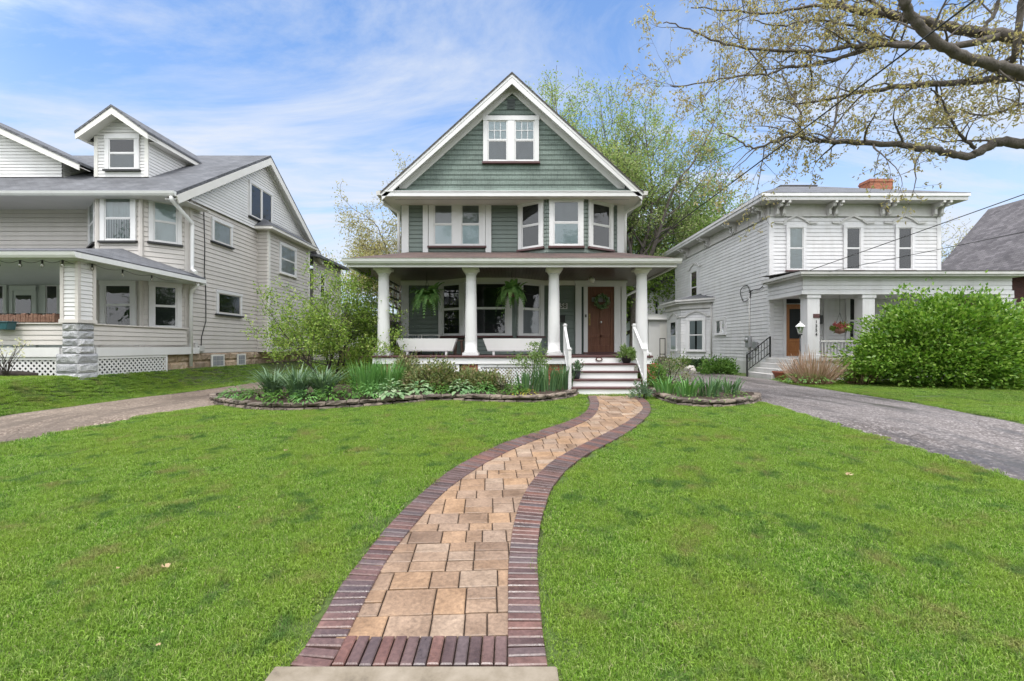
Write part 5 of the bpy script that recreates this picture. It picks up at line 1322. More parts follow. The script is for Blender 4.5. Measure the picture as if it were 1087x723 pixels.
x = wx(700.5, 29.3); mb.box(x, wx(706, 29.3), 29.285, 29.315, 2.05, 2.1); mb.box(x, wx(706, 29.3), 29.285, 29.315, 1.05, 1.1); mb.build('rear_railing', M['black'], wh)

# ================================================================ house beyond, far right
fh = thing('brick_house', 'dark red brick house with a steep grey shingle roof at the far right edge', 'house', (31.4, 26, .4))
rx_, rz_, ex_, ez_ = 31.4, 10.62, 27.1, 5.6
mb = MB(); mb.prism([(ex_, 17, ez_), (rx_, 17, rz_), (rx_, 30, rz_), (ex_, 30, ez_)], (0, 0, -.15)); mb.prism([(2*rx_ - ex_, 17, ez_), (rx_, 17, rz_), (rx_, 30, rz_), (2*rx_ - ex_, 30, ez_)], (0, 0, -.15)); mb.build('roof', M['slateroof'], fh)
mb = MB(); mb.box(27.7, 35.1, 17.4, 29.7, .2, 5.75); mb.prism([(27.7, 29.6, 5.75), (35.1, 29.6, 5.75), (rx_, 29.6, 10.2)], (0, .1, 0)); mb.prism([(27.7, 17.4, 5.75), (35.1, 17.4, 5.75), (rx_, 17.4, 10.2)], (0, .1, 0)); mb.build('wall', M['redbrick'], fh)
mb = MB(); mb.prism([(ex_ - .05, 17, ez_ - .14), (ex_ + .03, 17, ez_ - .14), (ex_ + .05, 17, ez_ + .02), (ex_ - .08, 17, ez_ + .02)], (0, 13, 0)); mb.build('gutter', M['greygutter'], fh)
frf = (Vector((27.7, 0, 0)), Vector((0, 1, 0)), Vector((-1, 0, 0)))
window(fh, frf, 21, 22.4, 1.8, 4.2, casing=.12); window(fh, frf, 25, 26.4, 1.8, 4.2, casing=.12)
# ---- garage and fence in the back yard, left of the green house
ga = thing('garage', 'low white garage with a brown roof behind the left end of the porch', 'garage', (-9.5, 33, .5))
mb = MB(); siding(mb, FRONT(33), rect(-13, -6.8, .5, 3.0), .15); mb.box(-13, -6.8, 33.05, 38, .5, 3.0); mb.build('wall', M['sidewhite'], ga)
mb = MB(); mb.prism([(-13.4, 32.6, 2.95), (-6.4, 32.6, 2.95), (-6.4, 35.5, 3.9), (-13.4, 35.5, 3.9)], (0, 0, .1)); mb.build('roof', M['brownroof'], ga)
window(ga, FRONT(33), -9.9, -7.6, 1.5, 2.6, casing=.12, units=3, rail=False)
fe = thing('board_fence', 'low brown board fence across the back yard left of the porch', 'fence', (-6, 24.5, .5))
mb = MB(); x = -9.3
while x < -3.4: mb.box(x, x + .135, 24.5, 24.53, .35, 1.55 + random.uniform(-.01, .01)); x += .145
mb.build('board', M['fencewood'], fe); mb = MB(); mb.box(-9.3, -3.4, 24.53, 24.6, .6, .7); mb.box(-9.3, -3.4, 24.53, 24.6, 1.3, 1.4); mb.build('rail', M['fencewood'], fe)

# ---- houses across the street, behind the photographer (their fronts show in the window panes)
def streethouse(x, y, w_, d_, h_, mat, label):
    t = thing('street_house', label, 'house', (x, y, -.1)); FB = (Vector((0, y, 0)), Vector((-1, 0, 0)), Vector((0, 1, 0)))
    mb = MB(); mb.box(x - w_/2, x + w_/2, y - d_, y, -.3, h_); mb.prism([(x - w_/2, y - .1, h_), (x + w_/2, y - .1, h_), (x, y - .1, h_ + w_ * .38)], (0, -d_ + .2, 0)); mb.build('wall', M[mat], t)
    mb = MB()
    for s in (-1, 1): mb.prism([(x, y + .4, h_ + w_ * .38 + .15), (x + s * (w_/2 + .5), y + .4, h_ - .23), (x + s * (w_/2 + .5), y - d_ - .4, h_ - .23), (x, y - d_ - .4, h_ + w_ * .38 + .15)], (0, 0, -.12))
    mb.build('roof', M['darkroof'], t)
    for u in (-w_ * .28, w_ * .28):
        for z in (1.0, 3.7): window(t, FB, -x + u - .55, -x + u + .55, z, z + 1.6, casing=.12)
    mb = MB(); mb.ubox(FB, -x - .5, -x + .5, .3, 2.5, 0, .05); mb.build('door', M['doorwood'], t)
streethouse(-21, -31, 9, 10, 5.6, 'redbrick', 'dark brick house across the road, left of the view'); streethouse(-7, -32, 8.5, 10, 5.8, 'redbrick', 'middle brick house across the road, behind the walk'); streethouse(7, -31, 9, 10, 5.6, 'redbrick', 'dark brick house across the road, right of the walk'); streethouse(21, -32, 9, 10, 5.6, 'redbrick', 'brick house across the road, far right of the view')
# ---------------------------------------------------------------- leaves and plants
LM = {}
LM['maple'] = leafmat('fresh_shrub_leaf', [(0.11, 0.20, 0.035), (0.19, 0.30, 0.05), (0.28, 0.39, 0.08), (0.38, 0.44, 0.13)], .4)
LM['bigshrub'] = leafmat('viburnum_leaf', [(0.075, 0.17, 0.02), (0.135, 0.27, 0.033), (0.22, 0.37, 0.055), (0.33, 0.46, 0.10)], .3, .4, spec=.45)
LM['azalea'] = leafmat('bronze_leaf', [(0.09, 0.14, 0.05), (0.19, 0.24, 0.09), (0.30, 0.31, 0.13), (0.23, 0.17, 0.11)], .25)
LM['iris'] = leafmat('iris_leaf', [(0.06, 0.13, 0.06), (0.10, 0.19, 0.08), (0.15, 0.25, 0.10)], .25)
LM['daylily'] = leafmat('daylily_leaf', [(0.09, 0.16, 0.10), (0.14, 0.22, 0.13), (0.20, 0.28, 0.16)], .25)
LM['bright'] = leafmat('bright_blade', [(0.08, 0.20, 0.05), (0.13, 0.28, 0.08), (0.18, 0.34, 0.10)], .3)
LM['cover'] = leafmat('cover_leaf', [(0.05, 0.12, 0.025), (0.09, 0.19, 0.04), (0.14, 0.26, 0.06)], .3, .7, spec=.1)
LM['hosta'] = leafmat('variegated_leaf', [(0.11, 0.22, 0.09), (0.22, 0.33, 0.17), (0.38, 0.45, 0.29)], .25, .7, spec=.1)
LM['yellow'] = leafmat('yellow_leaf', [(0.28, 0.31, 0.03), (0.42, 0.38, 0.04), (0.18, 0.26, 0.04)], .3)
LM['lovage'] = leafmat('lovage_leaf', [(0.11, 0.20, 0.05), (0.19, 0.29, 0.09), (0.29, 0.36, 0.16)], .35)
LM['green'] = leafmat('garden_leaf', [(0.06, 0.14, 0.03), (0.11, 0.22, 0.045), (0.18, 0.30, 0.07)], .3)
LM['varshrub'] = leafmat('pale_edged_leaf', [(0.13, 0.21, 0.09), (0.28, 0.32, 0.18), (0.45, 0.44, 0.32), (0.30, 0.2, 0.16)], .3)
LM['fern'] = leafmat('fern_leaf', [(0.08, 0.18, 0.05), (0.13, 0.26, 0.07), (0.23, 0.36, 0.12)], .3)
LM['oak'] = leafmat('young_oak_leaf', [(0.26, 0.20, 0.12), (0.38, 0.30, 0.17), (0.48, 0.39, 0.22), (0.34, 0.32, 0.17), (0.56, 0.47, 0.27)], .55)
LM['spring'] = leafmat('spring_leaf', [(0.16, 0.25, 0.08), (0.24, 0.33, 0.11), (0.34, 0.40, 0.17), (0.40, 0.41, 0.22)], .45)
LM['spring2'] = leafmat('yellow_green_leaf', [(0.11, 0.20, 0.035), (0.17, 0.27, 0.05), (0.24, 0.33, 0.08)], .45)
LM['blossom'] = leafmat('blossom_leaf', [(0.30, 0.25, 0.11), (0.40, 0.34, 0.17), (0.48, 0.42, 0.26), (0.22, 0.25, 0.09)], .45)
LM['conifer'] = leafmat('dark_leaf', [(0.025, 0.055, 0.02), (0.045, 0.085, 0.03)], .2)
LM['dry'] = leafmat('dry_stem', [(0.28, 0.18, 0.12), (0.40, 0.27, 0.19), (0.50, 0.36, 0.27)], .1)
LM['deadleaf'] = leafmat('dead_leaf', [(0.45, 0.30, 0.16), (0.62, 0.48, 0.32)], .2)
LM['pink'] = leafmat('flower', [(0.35, 0.05, 0.08), (0.5, 0.12, 0.12), (0.6, 0.35, 0.3)], .3)
LM['pale'] = leafmat('pale_flower', [(0.65, 0.62, 0.45), (0.55, 0.55, 0.3)], .3)
UP = np.array([0, 0, 1.0])
def strap_clump(name, label, cat, px, py, wpx, hpx, mat, n=70, lw=0.028, spread=.5, group=None, droop=.6, base=None):
    """sword or strap leaves arching out of one crown"""
    g = base or G(px, py); s = F / g.y; rad = wpx / s / 2 * 1.25; H = hpx / s * 1.12
    g = Vector((g.x, g.y + rad * .4, gz(g.x, g.y) + .1))
    V = []
    for k in range(n):
        a = rng.uniform(0, 2 * np.pi); r0 = rad * spread * math.sqrt(rng.uniform()); out = np.array([math.cos(a), math.sin(a), 0])
        p = np.array(g) + out * r0 + np.array([0, 0, -.02]); h = H * rng.uniform(.65, 1.08); reach = rad * (1 - spread) * rng.uniform(.3, 1.15); dr = droop * rng.uniform(.3, 1.2)
        sd = np.array([-math.sin(a + rng.uniform(-.8, .8)), math.cos(a), 0]); sd /= np.linalg.norm(sd); w0 = lw * rng.uniform(.7, 1.2)
        m = 6; pr = None
        for i in range(m + 1):
            t = i / m; c = p + out * reach * t ** 1.7 + UP * h * (t - dr * .5 * t ** 3); w_ = w0 * (1 - t ** 2.2) * (.75 + .5 * t) * .5 + .0006
            cur = (c - sd * w_ , c + sd * w_)
            if pr is not None: V.append([pr[0], pr[1], cur[1], cur[0]])
            pr = cur
    o = weld(name, V, mat); return tag(o, label, cat, group)
def weld(name, V, mat, parent=None):
    o = quads(name, V, mat, parent)
    import bmesh
    bm = bmesh.new(); bm.from_mesh(o.data); bmesh.ops.remove_doubles(bm, verts=bm.verts, dist=.00008); bm.to_mesh(o.data); bm.free()
    return o
def blob(n, c, rx, ry, h, clumps=30, sig=.16, inner=.55, seed=0, low=.0):
    """leaf positions in light and dark clumps through the outer half of a mound"""
    r = np.random.default_rng(seed + 11)
    d = unit(r.normal(size=(clumps, 3))); d[:, 2] = np.abs(d[:, 2]) * (1 - low) - low * r.uniform(0, .6, clumps); d = unit(d)
    rr_ = r.uniform(inner, 1.0, clumps)[:, None] * (1 + .085 * r.normal(size=(clumps, 1)))
    cc = d * rr_
    i = r.integers(0, clumps, n); p = cc[i] + r.normal(size=(n, 3)) * sig * r.uniform(.5, 1.3, clumps)[i][:, None]
    out = unit(p + np.array([0, 0, .25]) + r.normal(size=(n, 3)) * .45)
    p = p * np.array([rx, ry, h]) + np.array(c); return p, out
def bush(name, label, cat, px, py, wpx, hpx, mat, n=900, L=.05, group=None, clumps=40, stems=True, seed=0, sig=.15, depth=.9, lift=0.0, base=None, zf=0.0):
    g = base or G(px, py); s = F / g.y; rx = wpx / s / 2 * 1.12; H = hpx / s * 1.1; n = int(n * 1.7); L = L * 1.1
    c = (g.x, g.y + rx * depth * .8, gz(g.x, g.y) + .05 + lift)
    t = thing(name, label, cat, c, group)
    p, ax = blob(n, c, rx, rx * depth, H * .93, clumps, sig, .45, seed)
    keep = p[:, 2] > c[2] - .02; p = p[keep]; ax = ax[keep]
    quads('foliage', leaf_quads(p, ax, L * rng.uniform(.7, 1.3, len(p)), L * .55), mat, t)
    if stems:
        mb = MB()
        for k in range(9):
            a = rng.uniform(0, 6.28); e = (c[0] + rx * .6 * math.cos(a), c[1] + rx * .5 * math.sin(a), c[2] + H * rng.uniform(.55, .85)); m_ = (c[0] + rx * .25 * math.cos(a), c[1] + rx * .2 * math.sin(a), c[2] + H * .35)
            mb.tube([(c[0] + .03 * math.cos(a), c[1] + .03 * math.sin(a), c[2] - .08), m_, e], [.014, .01, .004], 5)
        mb.build('stem', M['darkbark'], t)
    return t
def rosette(name, label, cat, px, py, wpx, hpx, mat, n=60, group=None, L=None, base=None, asp=.6):
    """mound of broad leaves"""
    g = base or G(px, py); s = F / g.y; rad = wpx / s / 2 * 1.2; H = hpx / s * 1.1; c = np.array([g.x, g.y + rad * .4, gz(g.x, g.y) + .10]); V = []
    L = L or rad * .42
    for k in range(n):
        a = rng.uniform(0, 6.28); q = math.sqrt(rng.uniform()); out = np.array([math.cos(a), math.sin(a), 0]); sd = np.array([-math.sin(a), math.cos(a), 0])
        b = c + out * rad * q * .75 + UP * H * (1 - .75 * q * q) * rng.uniform(.5, 1); l = L * rng.uniform(.6, 1.1); w_ = l * asp; el = .75 - q * .9 + rng.uniform(-.25, .25)
        dr = out * math.cos(el) + UP * math.sin(el); nr = np.cross(dr, sd)
        pts_ = [(0, .02), (.3, .42), (.6, .5), (.85, .28), (1, .01)]; pr = None
        for t, ww in pts_:
            m = b + dr * l * t - UP * l * .35 * t * t; e1 = m - sd * w_ * ww + UP * w_ * ww * .25; e2 = m + sd * w_ * ww + UP * w_ * ww * .25
            if pr is not None: V += [[pr[0], pr[1], m, e1], [pr[1], pr[2], e2, m]]
            pr = (e1, m, e2)
    return tag(weld(name, V, mat), label, cat, group)
# --- bed on the left
strap_clump('daylily_clump', 'leftmost grey green daylily clump, at the rounded left end of the long bed', 'plant', 283, 427, 54, 36, LM['daylily'], 210, .034, .22, 'daylily clumps in the long bed', .95)
strap_clump('daylily_clump', 'second grey green daylily clump from the left end of the long bed', 'plant', 309, 430, 54, 40, LM['daylily'], 210, .034, .22, 'daylily clumps in the long bed', .95)
strap_clump('daylily_clump', 'grey green daylily clump at the foot of the multi stemmed small tree', 'plant', 337, 428, 58, 38, LM['daylily'], 210, .034, .22, 'daylily clumps in the long bed', .95)
strap_clump('iris_clump', 'bright green clump of upright blades between the small tree and the porch', 'plant', 385, 423, 44, 36, LM['bright'], 190, .022, .55, None, .35)
strap_clump('iris_clump', 'wider bright green clump of upright blades just left of the bronze shrubs', 'plant', 408, 420, 44, 34, LM['bright'], 190, .022, .55, None, .35)
for k, (px, py, w_, h_, lb) in enumerate([(246, 428, 34, 11, 'low green leafy cover at the very left tip of the long bed'), (268, 431, 38, 13, 'low green leafy cover below the leftmost daylily'), (296, 434, 38, 13, 'low green leafy cover in front of the second daylily'), (322, 434, 38, 13, 'low green leafy cover in front of the daylily at the small tree'), (349, 432, 40, 17, 'leafy green lily tuft under the small tree trunks'), (370, 430, 40, 19, 'leafy green lily tuft left of the bright blades'), (391, 429, 34, 17, 'leafy green lily tuft in front of the bright blades'), (466, 424, 26, 11, 'small leafy tuft between the two right hostas'), (546, 425, 26, 15, 'small leafy green tuft left of the first iris swords'), (514, 424, 26, 12, 'small leafy tuft in front of the low bronze shrub')]):
    rosette('leafy_plant', lb, 'plant', px, py, w_, h_, LM['cover'] if k % 3 else LM['bright'], 190, 'leafy plants along the bed edge', .115, None, .3)
for px, py, w_, h_, lb in [(413, 428, 34, 17, 'pale variegated hosta left of the widest bronze shrub'), (443, 425, 32, 14, 'pale variegated hosta in front of the widest bronze shrub'), (489, 424, 28, 14, 'pale variegated hosta between the two bronze shrubs')]:
    rosette('hosta', lb, 'plant', px, py, w_, h_, LM['hosta'], 120, 'variegated hostas in the long bed')
bush('bronze_shrub', 'small bronze green shrub under the left porch column', 'shrub', 424, 416, 36, 30, LM['azalea'], 3000, .06, 'bronze green shrubs before the porch', seed=1)
bush('bronze_shrub', 'widest bronze green shrub in front of the left lattice', 'shrub', 456, 420, 52, 31, LM['azalea'], 4600, .06, 'bronze green shrubs before the porch', seed=2)
bush('bronze_shrub', 'bronze green shrub covering the brick pier under the second column', 'shrub', 494, 420, 36, 21, LM['azalea'], 3200, .06, 'bronze green shrubs before the porch', seed=3)
bush('bronze_shrub', 'low bronze green shrub at the left edge of the right lattice', 'shrub', 518, 421, 30, 22, LM['azalea'], 2800, .06, 'bronze green shrubs before the porch', seed=4)
bush('twiggy_shrub', 'small pale twiggy plant between the bronze shrubs and the irises', 'plant', 536, 423, 28, 24, LM['varshrub'], 300, .035, None, clumps=20, seed=5)
strap_clump('iris_clump', 'smaller clump of grey green iris swords left of the tall yellow green herb', 'plant', 561, 422, 34, 25, LM['iris'], 60, .035, .6, 'iris clumps by the steps', .3)
strap_clump('iris_clump', 'tall clump of grey green iris swords below the third column', 'plant', 582, 421, 36, 32, LM['iris'], 80, .035, .6, 'iris clumps by the steps', .3)
strap_clump('iris_clump', 'clump of grey green iris swords touching the left handrail of the steps', 'plant', 597, 418, 32, 27, LM['iris'], 70, .035, .6, 'iris clumps by the steps', .3)
rosette('sedum', 'low yellow green groundcover at the stone edge below the irises', 'plant', 556, 426, 40, 7, LM['yellow'], 110, None, .05)
# tall yellow green herb with a seed head
g = G(566, 417); hb = thing('tall_herb', 'tall yellow green leafy herb with a seed head rising before the lattice', 'plant', (g.x, g.y + .25, gz(g.x, g.y) + .1))
s = F / g.y; mb = MB(); bx, by, bz = hb.location; tips = []
for k in range(12):
    a = rng.uniform(0, 6.28); h = rng.uniform(.5, .85); r_ = rng.uniform(.1, .42); e = (bx + r_ * math.cos(a), by + .5 * r_ * math.sin(a), bz + h); mb.tube([(bx, by, bz - .05), (bx + .3 * r_ * math.cos(a), by, bz + h * .5), e], [.009, .007, .003], 5); tips.append(e)
mb.tube([(bx, by, bz), (bx + .03, by, bz + .6), (bx + .04, by, bz + .98)], [.011, .009, .006], 6); mb.build('stem', LM['lovage'], hb)
tp = np.array(tips); i = rng.integers(0, len(tp), 800); pp = tp[i] + rng.normal(size=(800, 3)) * np.array([.08, .06, .07]); quads('foliage', leaf_quads(pp, unit(rng.normal(size=(800, 3)) + np.array([0, 0, .5])), .055, .03), LM['lovage'], hb)
pp = np.array([bx + .04, by, bz + .98]) + rng.normal(size=(120, 3)) * np.array([.07, .05, .025]); quads('seed_head', leaf_quads(pp, unit(rng.normal(size=(120, 3)) + UP), .045, .025), LM['lovage'], hb)
# yellow green shrub beside the small tree
bush('garden_shrub', 'yellow green leafy shrub right of the small tree trunks', 'shrub', 371, 413, 56, 42, LM['maple'], 1900, .06, None, seed=6)
bush('garden_shrub', 'dense low green shrub behind the daylilies at the back of the bed', 'shrub', 328, 407, 70, 20, LM['spring2'], 1600, .06, None, seed=7)
bush('garden_shrub', 'dark green shrub in the gap beside the porch corner', 'shrub', 398, 400, 40, 22, LM['green'], 1200, .06, None, seed=17)
# --- small bed on the right
bush('small_shrub', 'little grey green shrub at the right foot of the porch steps', 'shrub', 684, 425, 24, 14, LM['daylily'], 420, .04, None, seed=8, clumps=22)
bush('small_shrub', 'dark green shrub against the right handrail post', 'shrub', 699, 417, 30, 26, LM['green'], 800, .05, None, seed=9)
bush('variegated_shrub', 'pale variegated shrub with whitish leaves at the back of the right bed', 'shrub', 718, 412, 46, 34, LM['varshrub'], 1000, .045, None, seed=10)
for px, py, w_, h_, lb in [(711, 424, 36, 22, 'leftmost green iris clump of the right bed'), (734, 427, 38, 25, 'second green iris clump of the right bed'), (757, 427, 36, 26, 'third green iris clump of the right bed'), (778, 425, 38, 24, 'rightmost green iris clump, near the asphalt end of the right bed')]:
    strap_clump('iris_clump', lb, 'plant', px, py, w_, h_, LM['bright'] if px < 750 else LM['iris'], 60, .036, .5, 'iris clumps in the right bed', .75)
rosette('sedum', 'low yellow green groundcover along the edging of the right bed', 'plant', 745, 430, 80, 6, LM['lovage'], 130, None, .06)
rosette('leafy_plant', 'low green leafy cover at the right tip of the right bed', 'plant', 786, 428, 30, 8, LM['green'], 60, None, .07)
bush('low_hedge', 'low dark green cover behind the right handrail', 'hedge', 704, 396, 40, 10, LM['green'], 900, .06, None, seed=12, stems=False)
bush('low_hedge', 'leafy green bush against the side wall of the white house', 'hedge', 769, 398, 40, 16, LM['green'], 1900, .09, None, seed=13)
bush('low_hedge', 'small dark bush left of the leafy one by the white house wall', 'hedge', 746, 394, 22, 12, LM['conifer'], 500, .08, None, seed=14)
bush('low_hedge', 'bright leafy patch growing under the bay window of the white house', 'hedge', 729, 392, 34, 12, LM['spring2'], 500, .09, None, seed=15)
g = G(735.5, 394.5); mb = MB(); vs = []
import bmesh
def boulder(name, label, c, r_, mat, squash=.75, seed=0):
    me = bpy.data.meshes.new(name); bm = bmesh.new(); bmesh.ops.create_icosphere(bm, subdivisions=3, radius=r_)
    for v in bm.verts:
        n_ = mnoise.noise(v.co * (1.6 / r_) + Vector((seed, 0, 0))) * .3 + mnoise.noise(v.co * (4 / r_)) * .1; v.co *= 1 + n_; v.co.z *= squash
    bm.to_mesh(me); bm.free(); me.materials.append(mat); o = bpy.data.objects.new(name, me); COL.objects.link(o); o.location = c; return tag(o, label, 'rock')
boulder('boulder', 'pale boulder beside the bush at the foot of the white house', (g.x, g.y + .3, g.z + .08), .27, M['boulder'])
# ferns in hanging baskets
def fern(px, py, Y, label, R_):
    x, z = wx(px, Y), wz(py, Y); t = thing('hanging_fern', label, 'hanging plant', (x, Y, z), 'hanging ferns on the porch')
    mb = MB(); mb.lathe([(.05, -.13), (.12, -.11), (.15, -.02), (.155, .0), (.14, .0), (.13, -.03)], (x, Y, z), 16); mb.build('basket', M['fencewood'], t)
    mb = MB()
    for k in range(3): a = k * 2.1; mb.tube([(x + .14 * math.cos(a), Y + .14 * math.sin(a), z), (x, Y, z + .42), (x, Y, ZC - .002)], .004, 4)
    mb.build('hanger', M['black'], t); V = []
    for k in range(95):
        a = rng.uniform(0, 6.28); out = np.array([math.cos(a), math.sin(a), 0]); sd = np.array([-math.sin(a), math.cos(a), 0]); l = R_ * rng.uniform(.75, 1.25); up = rng.uniform(.1, 1.1); dr = rng.uniform(.35, 1.5)
        b = np.array([x, Y, z]) + out * .08
        for i in range(16):
            t_ = i / 16; c = b + out * l * .62 * t_ ** .8 + UP * l * (up * t_ - dr * t_ ** 2.1); c2 = b + out * l * .62 * (t_ + .06) ** .8 + UP * l * (up * (t_ + .06) - dr * (t_ + .06) ** 2.1)
            ax = unit(c2 - c); pw = .05 * (1 - t_) ** .6 * (.4 + 1.4 * min(1, t_ * 3)) * R_ / .45
            for s_ in (-1, 1):
                tip = c + sd * s_ * pw + ax * .02 - UP * .012; V.append([c - ax * .008, c + ax * .026, tip + ax * .018, tip])
    quads('fronds', V, LM['fern'], t)
fern(453, 314, 11.75, 'feathery green hanging fern left of the second porch column', .50); fern(543, 310, 11.75, 'feathery green hanging fern before the bay window right of the second column', .48)
# pots on the steps
def pot(name, x, y, z, r_, h, mat, par): 
    mb = MB(); mb.lathe([(r_*.62, 0), (r_*.9, h*.5), (r_*1.0, h*.92), (r_*1.08, h*.93), (r_*1.08, h), (r_*.93, h), (r_*.9, h*.86), (0, h*.85)], (x, y, z), 20); return mb.build(name, mat, par)
x, y, z = wx(612, 10.28), 10.28, .871
t = thing('potted_succulent', 'dark blue glazed pot with a green plant on the second step at left', 'potted plant', (x, y, z)); pot('pot', x, y, z, .10, .19, M['bluepot'], t)
p, ax = blob(260, (x, y, z + .17), .13, .12, .17, 14, .25, .4, 3); quads('foliage', leaf_quads(p, ax, .06, .03), LM['daylily'], t)
x, y, z = wx(665, 10.78), 10.78, 1.206
t = thing('potted_flower', 'dark pot with a spreading yellow green leafy plant on the top step at right', 'potted plant', (x, y, z)); pot('pot', x, y, z, .125, .15, M['black'], t)
p, ax = blob(420, (x, y, z + .14), .19, .15, .19, 18, .25, .4, 4); quads('foliage', leaf_quads(p, ax, .08, .035), LM['lovage'], t)
# terracotta pot by the white house steps
x, y = wx(830, 16.6), 16.6; z = gz(x, y)
t = thing('terracotta_pot', 'square terracotta planter at the foot of the white house steps', 'pot', (x, y, z)); mb = MB(); a, b = .15, .22
mb.hexa([(x-a,y-a,z),(x+a,y-a,z),(x+a,y+a,z),(x-a,y+a,z),(x-b,y-b,z+.24),(x+b,y-b,z+.24),(x+b,y+b,z+.24),(x-b,y+b,z+.24)]); mb.box(x-b-.02, x+b+.02, y-b-.02, y+b+.02, z+.241, z+.30); mb.build('pot', M['terracotta'], t, bevel=.01); mb = MB(); mb.box(x-b+.02, x+b-.02, y-b+.02, y+b-.02, z+.3005, z+.305); mb.build('soil', M['mulch'], t)
# hanging basket on the white house porch
x, Y, z = wx(891.5, 16.7), 16.7, wz(349, 16.7)
t = thing('hanging_basket', 'hanging basket of red and pink flowers in the white house porch', 'hanging plant', (x, Y, z)); mb = MB(); mb.lathe([(0, -.2), (.14, -.15), (.2, 0), (.19, .0), (.12, -.12)], (x, Y, z), 16); mb.build('basket', M['coir'], t)
mb = MB()
for k in range(3): a = k * 2.1; mb.tube([(x + .18 * math.cos(a), Y + .18 * math.sin(a), z), (x, Y, z + .6), (x, Y, 3.5)], .006, 4)
mb.build('hanger', M['black'], t)
p, ax = blob(500, (x, Y, z - .05), .29, .26, .17, 20, .25, .4, 5); quads('foliage', leaf_quads(p, ax, .08, .05), LM['spring2'], t); p, ax = blob(160, (x, Y, z + .02), .28, .25, .16, 18, .2, .7, 6); quads('foliage', leaf_quads(p, ax, .07, .06), LM['pink'], t)  # the second foliage object is the red and pink blossoms
# lantern on a post
x, y = wx(849.5, 15.6), 15.6; z = gz(x, y)
t = thing('post_lantern', 'old white lantern on a dark post before the white house door', 'lantern', (x, y, z)); mb = MB(); mb.tube([(x, y, z - .1), (x, y, 2.02)], .024, 10); mb.lathe([(.06, 0), (.07, .03), (.03, .06)], (x, y, 1.98), 10); mb.build('post', M['black'], t)
mb = MB(); mb.lathe([(.07, 0), (.12, .22)], (x, y, 2.05), 6, False); mb.build('lamp_glass', glassmat('lantern_glass', (.9, .9, .9), .45), t); mb = MB(); mb.lathe([(.17, .22), (.15, .25), (.06, .33), (.02, .36), (.025, .40), (0, .41)], (x, y, 2.05), 6, False); mb.lathe([(.06, -.03), (.08, 0.0)], (x, y, 2.05), 6, False)
for k in range(6): a = k * 1.0472; mb.tube([(x + .072 * math.cos(a), y + .072 * math.sin(a), 2.05), (x + .122 * math.cos(a), y + .122 * math.sin(a), 2.27)], .008, 4)
mb.build('lamp_frame', M['white'], t)
# dry twiggy shrubs
def dryshrub(px, py, wpx, hpx, label, seed, n=520):
    g = G(px, py); s = F / g.y; r_ = wpx / s / 2; H = hpx / s; V = []; c = np.array([g.x, g.y + r_ * .5, g.z])
    for k in range(n):
        a = rng.uniform(0, 6.28); out = np.array([math.cos(a), math.sin(a), 0]); q = math.sqrt(rng.uniform()); b = c + out * q * r_ * .45; h = H * rng.uniform(.55, 1.1) * (1 - .4 * q); e = b + out * r_ * .55 * q + UP * h + rng.normal(size=3) * .05; m_ = (b + e) / 2 + rng.normal(size=3) * .03
        sd = unit(np.cross(e - b, rng.normal(size=3))) ; w_ = .011
        V += [[b - sd*w_, b + sd*w_, m_ + sd*w_*.8, m_ - sd*w_*.8], [m_ - sd*w_*.8, m_ + sd*w_*.8, e + sd*w_*.3, e - sd*w_*.3]]
    return tag(weld('dry_shrub', V, LM['dry']), label, 'shrub', 'dry shrubs before the white house')
dryshrub(874, 409, 72, 40, 'larger dry reddish brown twiggy shrub in front of the white house porch', 1); dryshrub(922, 409, 46, 30, 'smaller dry brown twiggy shrub left of the big green bush', 2, 380)
rosette('ground_ivy', 'low dark green cover along the asphalt under the lantern', 'plant', 862, 410, 64, 9, LM['green'], 260, None, .10); rosette('ground_ivy', 'low green cover under the smaller dry shrub', 'plant', 905, 407, 40, 6, LM['green'], 120, None, .09)
# the big rounded bush
g = G(1005, 407); s = F / g.y
bs = thing('big_round_bush', 'big rounded dense green bush in front of the white house porch at right', 'bush', (wx(1013, 14.2), 14.2, gz(13, 14)))
cx_, cy_, cz_ = bs.location; rx_b = 3.0; N_ = 36000
p, ax = blob(N_, (cx_, cy_, cz_ + .25), rx_b, 1.55, 2.42, 560, .07, .76, 21, .12)
p2, ax2 = blob(6000, (cx_, cy_, cz_ + .2), rx_b * .9, 1.3, 2.3, 200, .1, .4, 22, .12); p = np.concatenate([p, p2]); ax = np.concatenate([ax, ax2])
keep = p[:, 2] > cz_ + .03; p = p[keep]; ax = ax[keep]; ax[:, 2] -= .25
quads('foliage', leaf_quads(p, ax, .125 * rng.uniform(.65, 1.25, len(p)), .068), LM['bigshrub'], bs)
mb = MB()
for k in range(16): a = rng.uniform(0, 6.28); q = rng.uniform(.3, .9); mb.tube([(cx_ + .3 * math.cos(a), cy_ + .2 * math.sin(a), cz_ - .1), (cx_ + q * 1.4 * math.cos(a), cy_ + q * .6 * math.sin(a), cz_ + 1.0), (cx_ + q * 2.6 * math.cos(a), cy_ + q * 1.2 * math.sin(a), cz_ + 1.9)], [.03, .022, .01], 6)
mb.build('stem', M['darkbark'], bs)
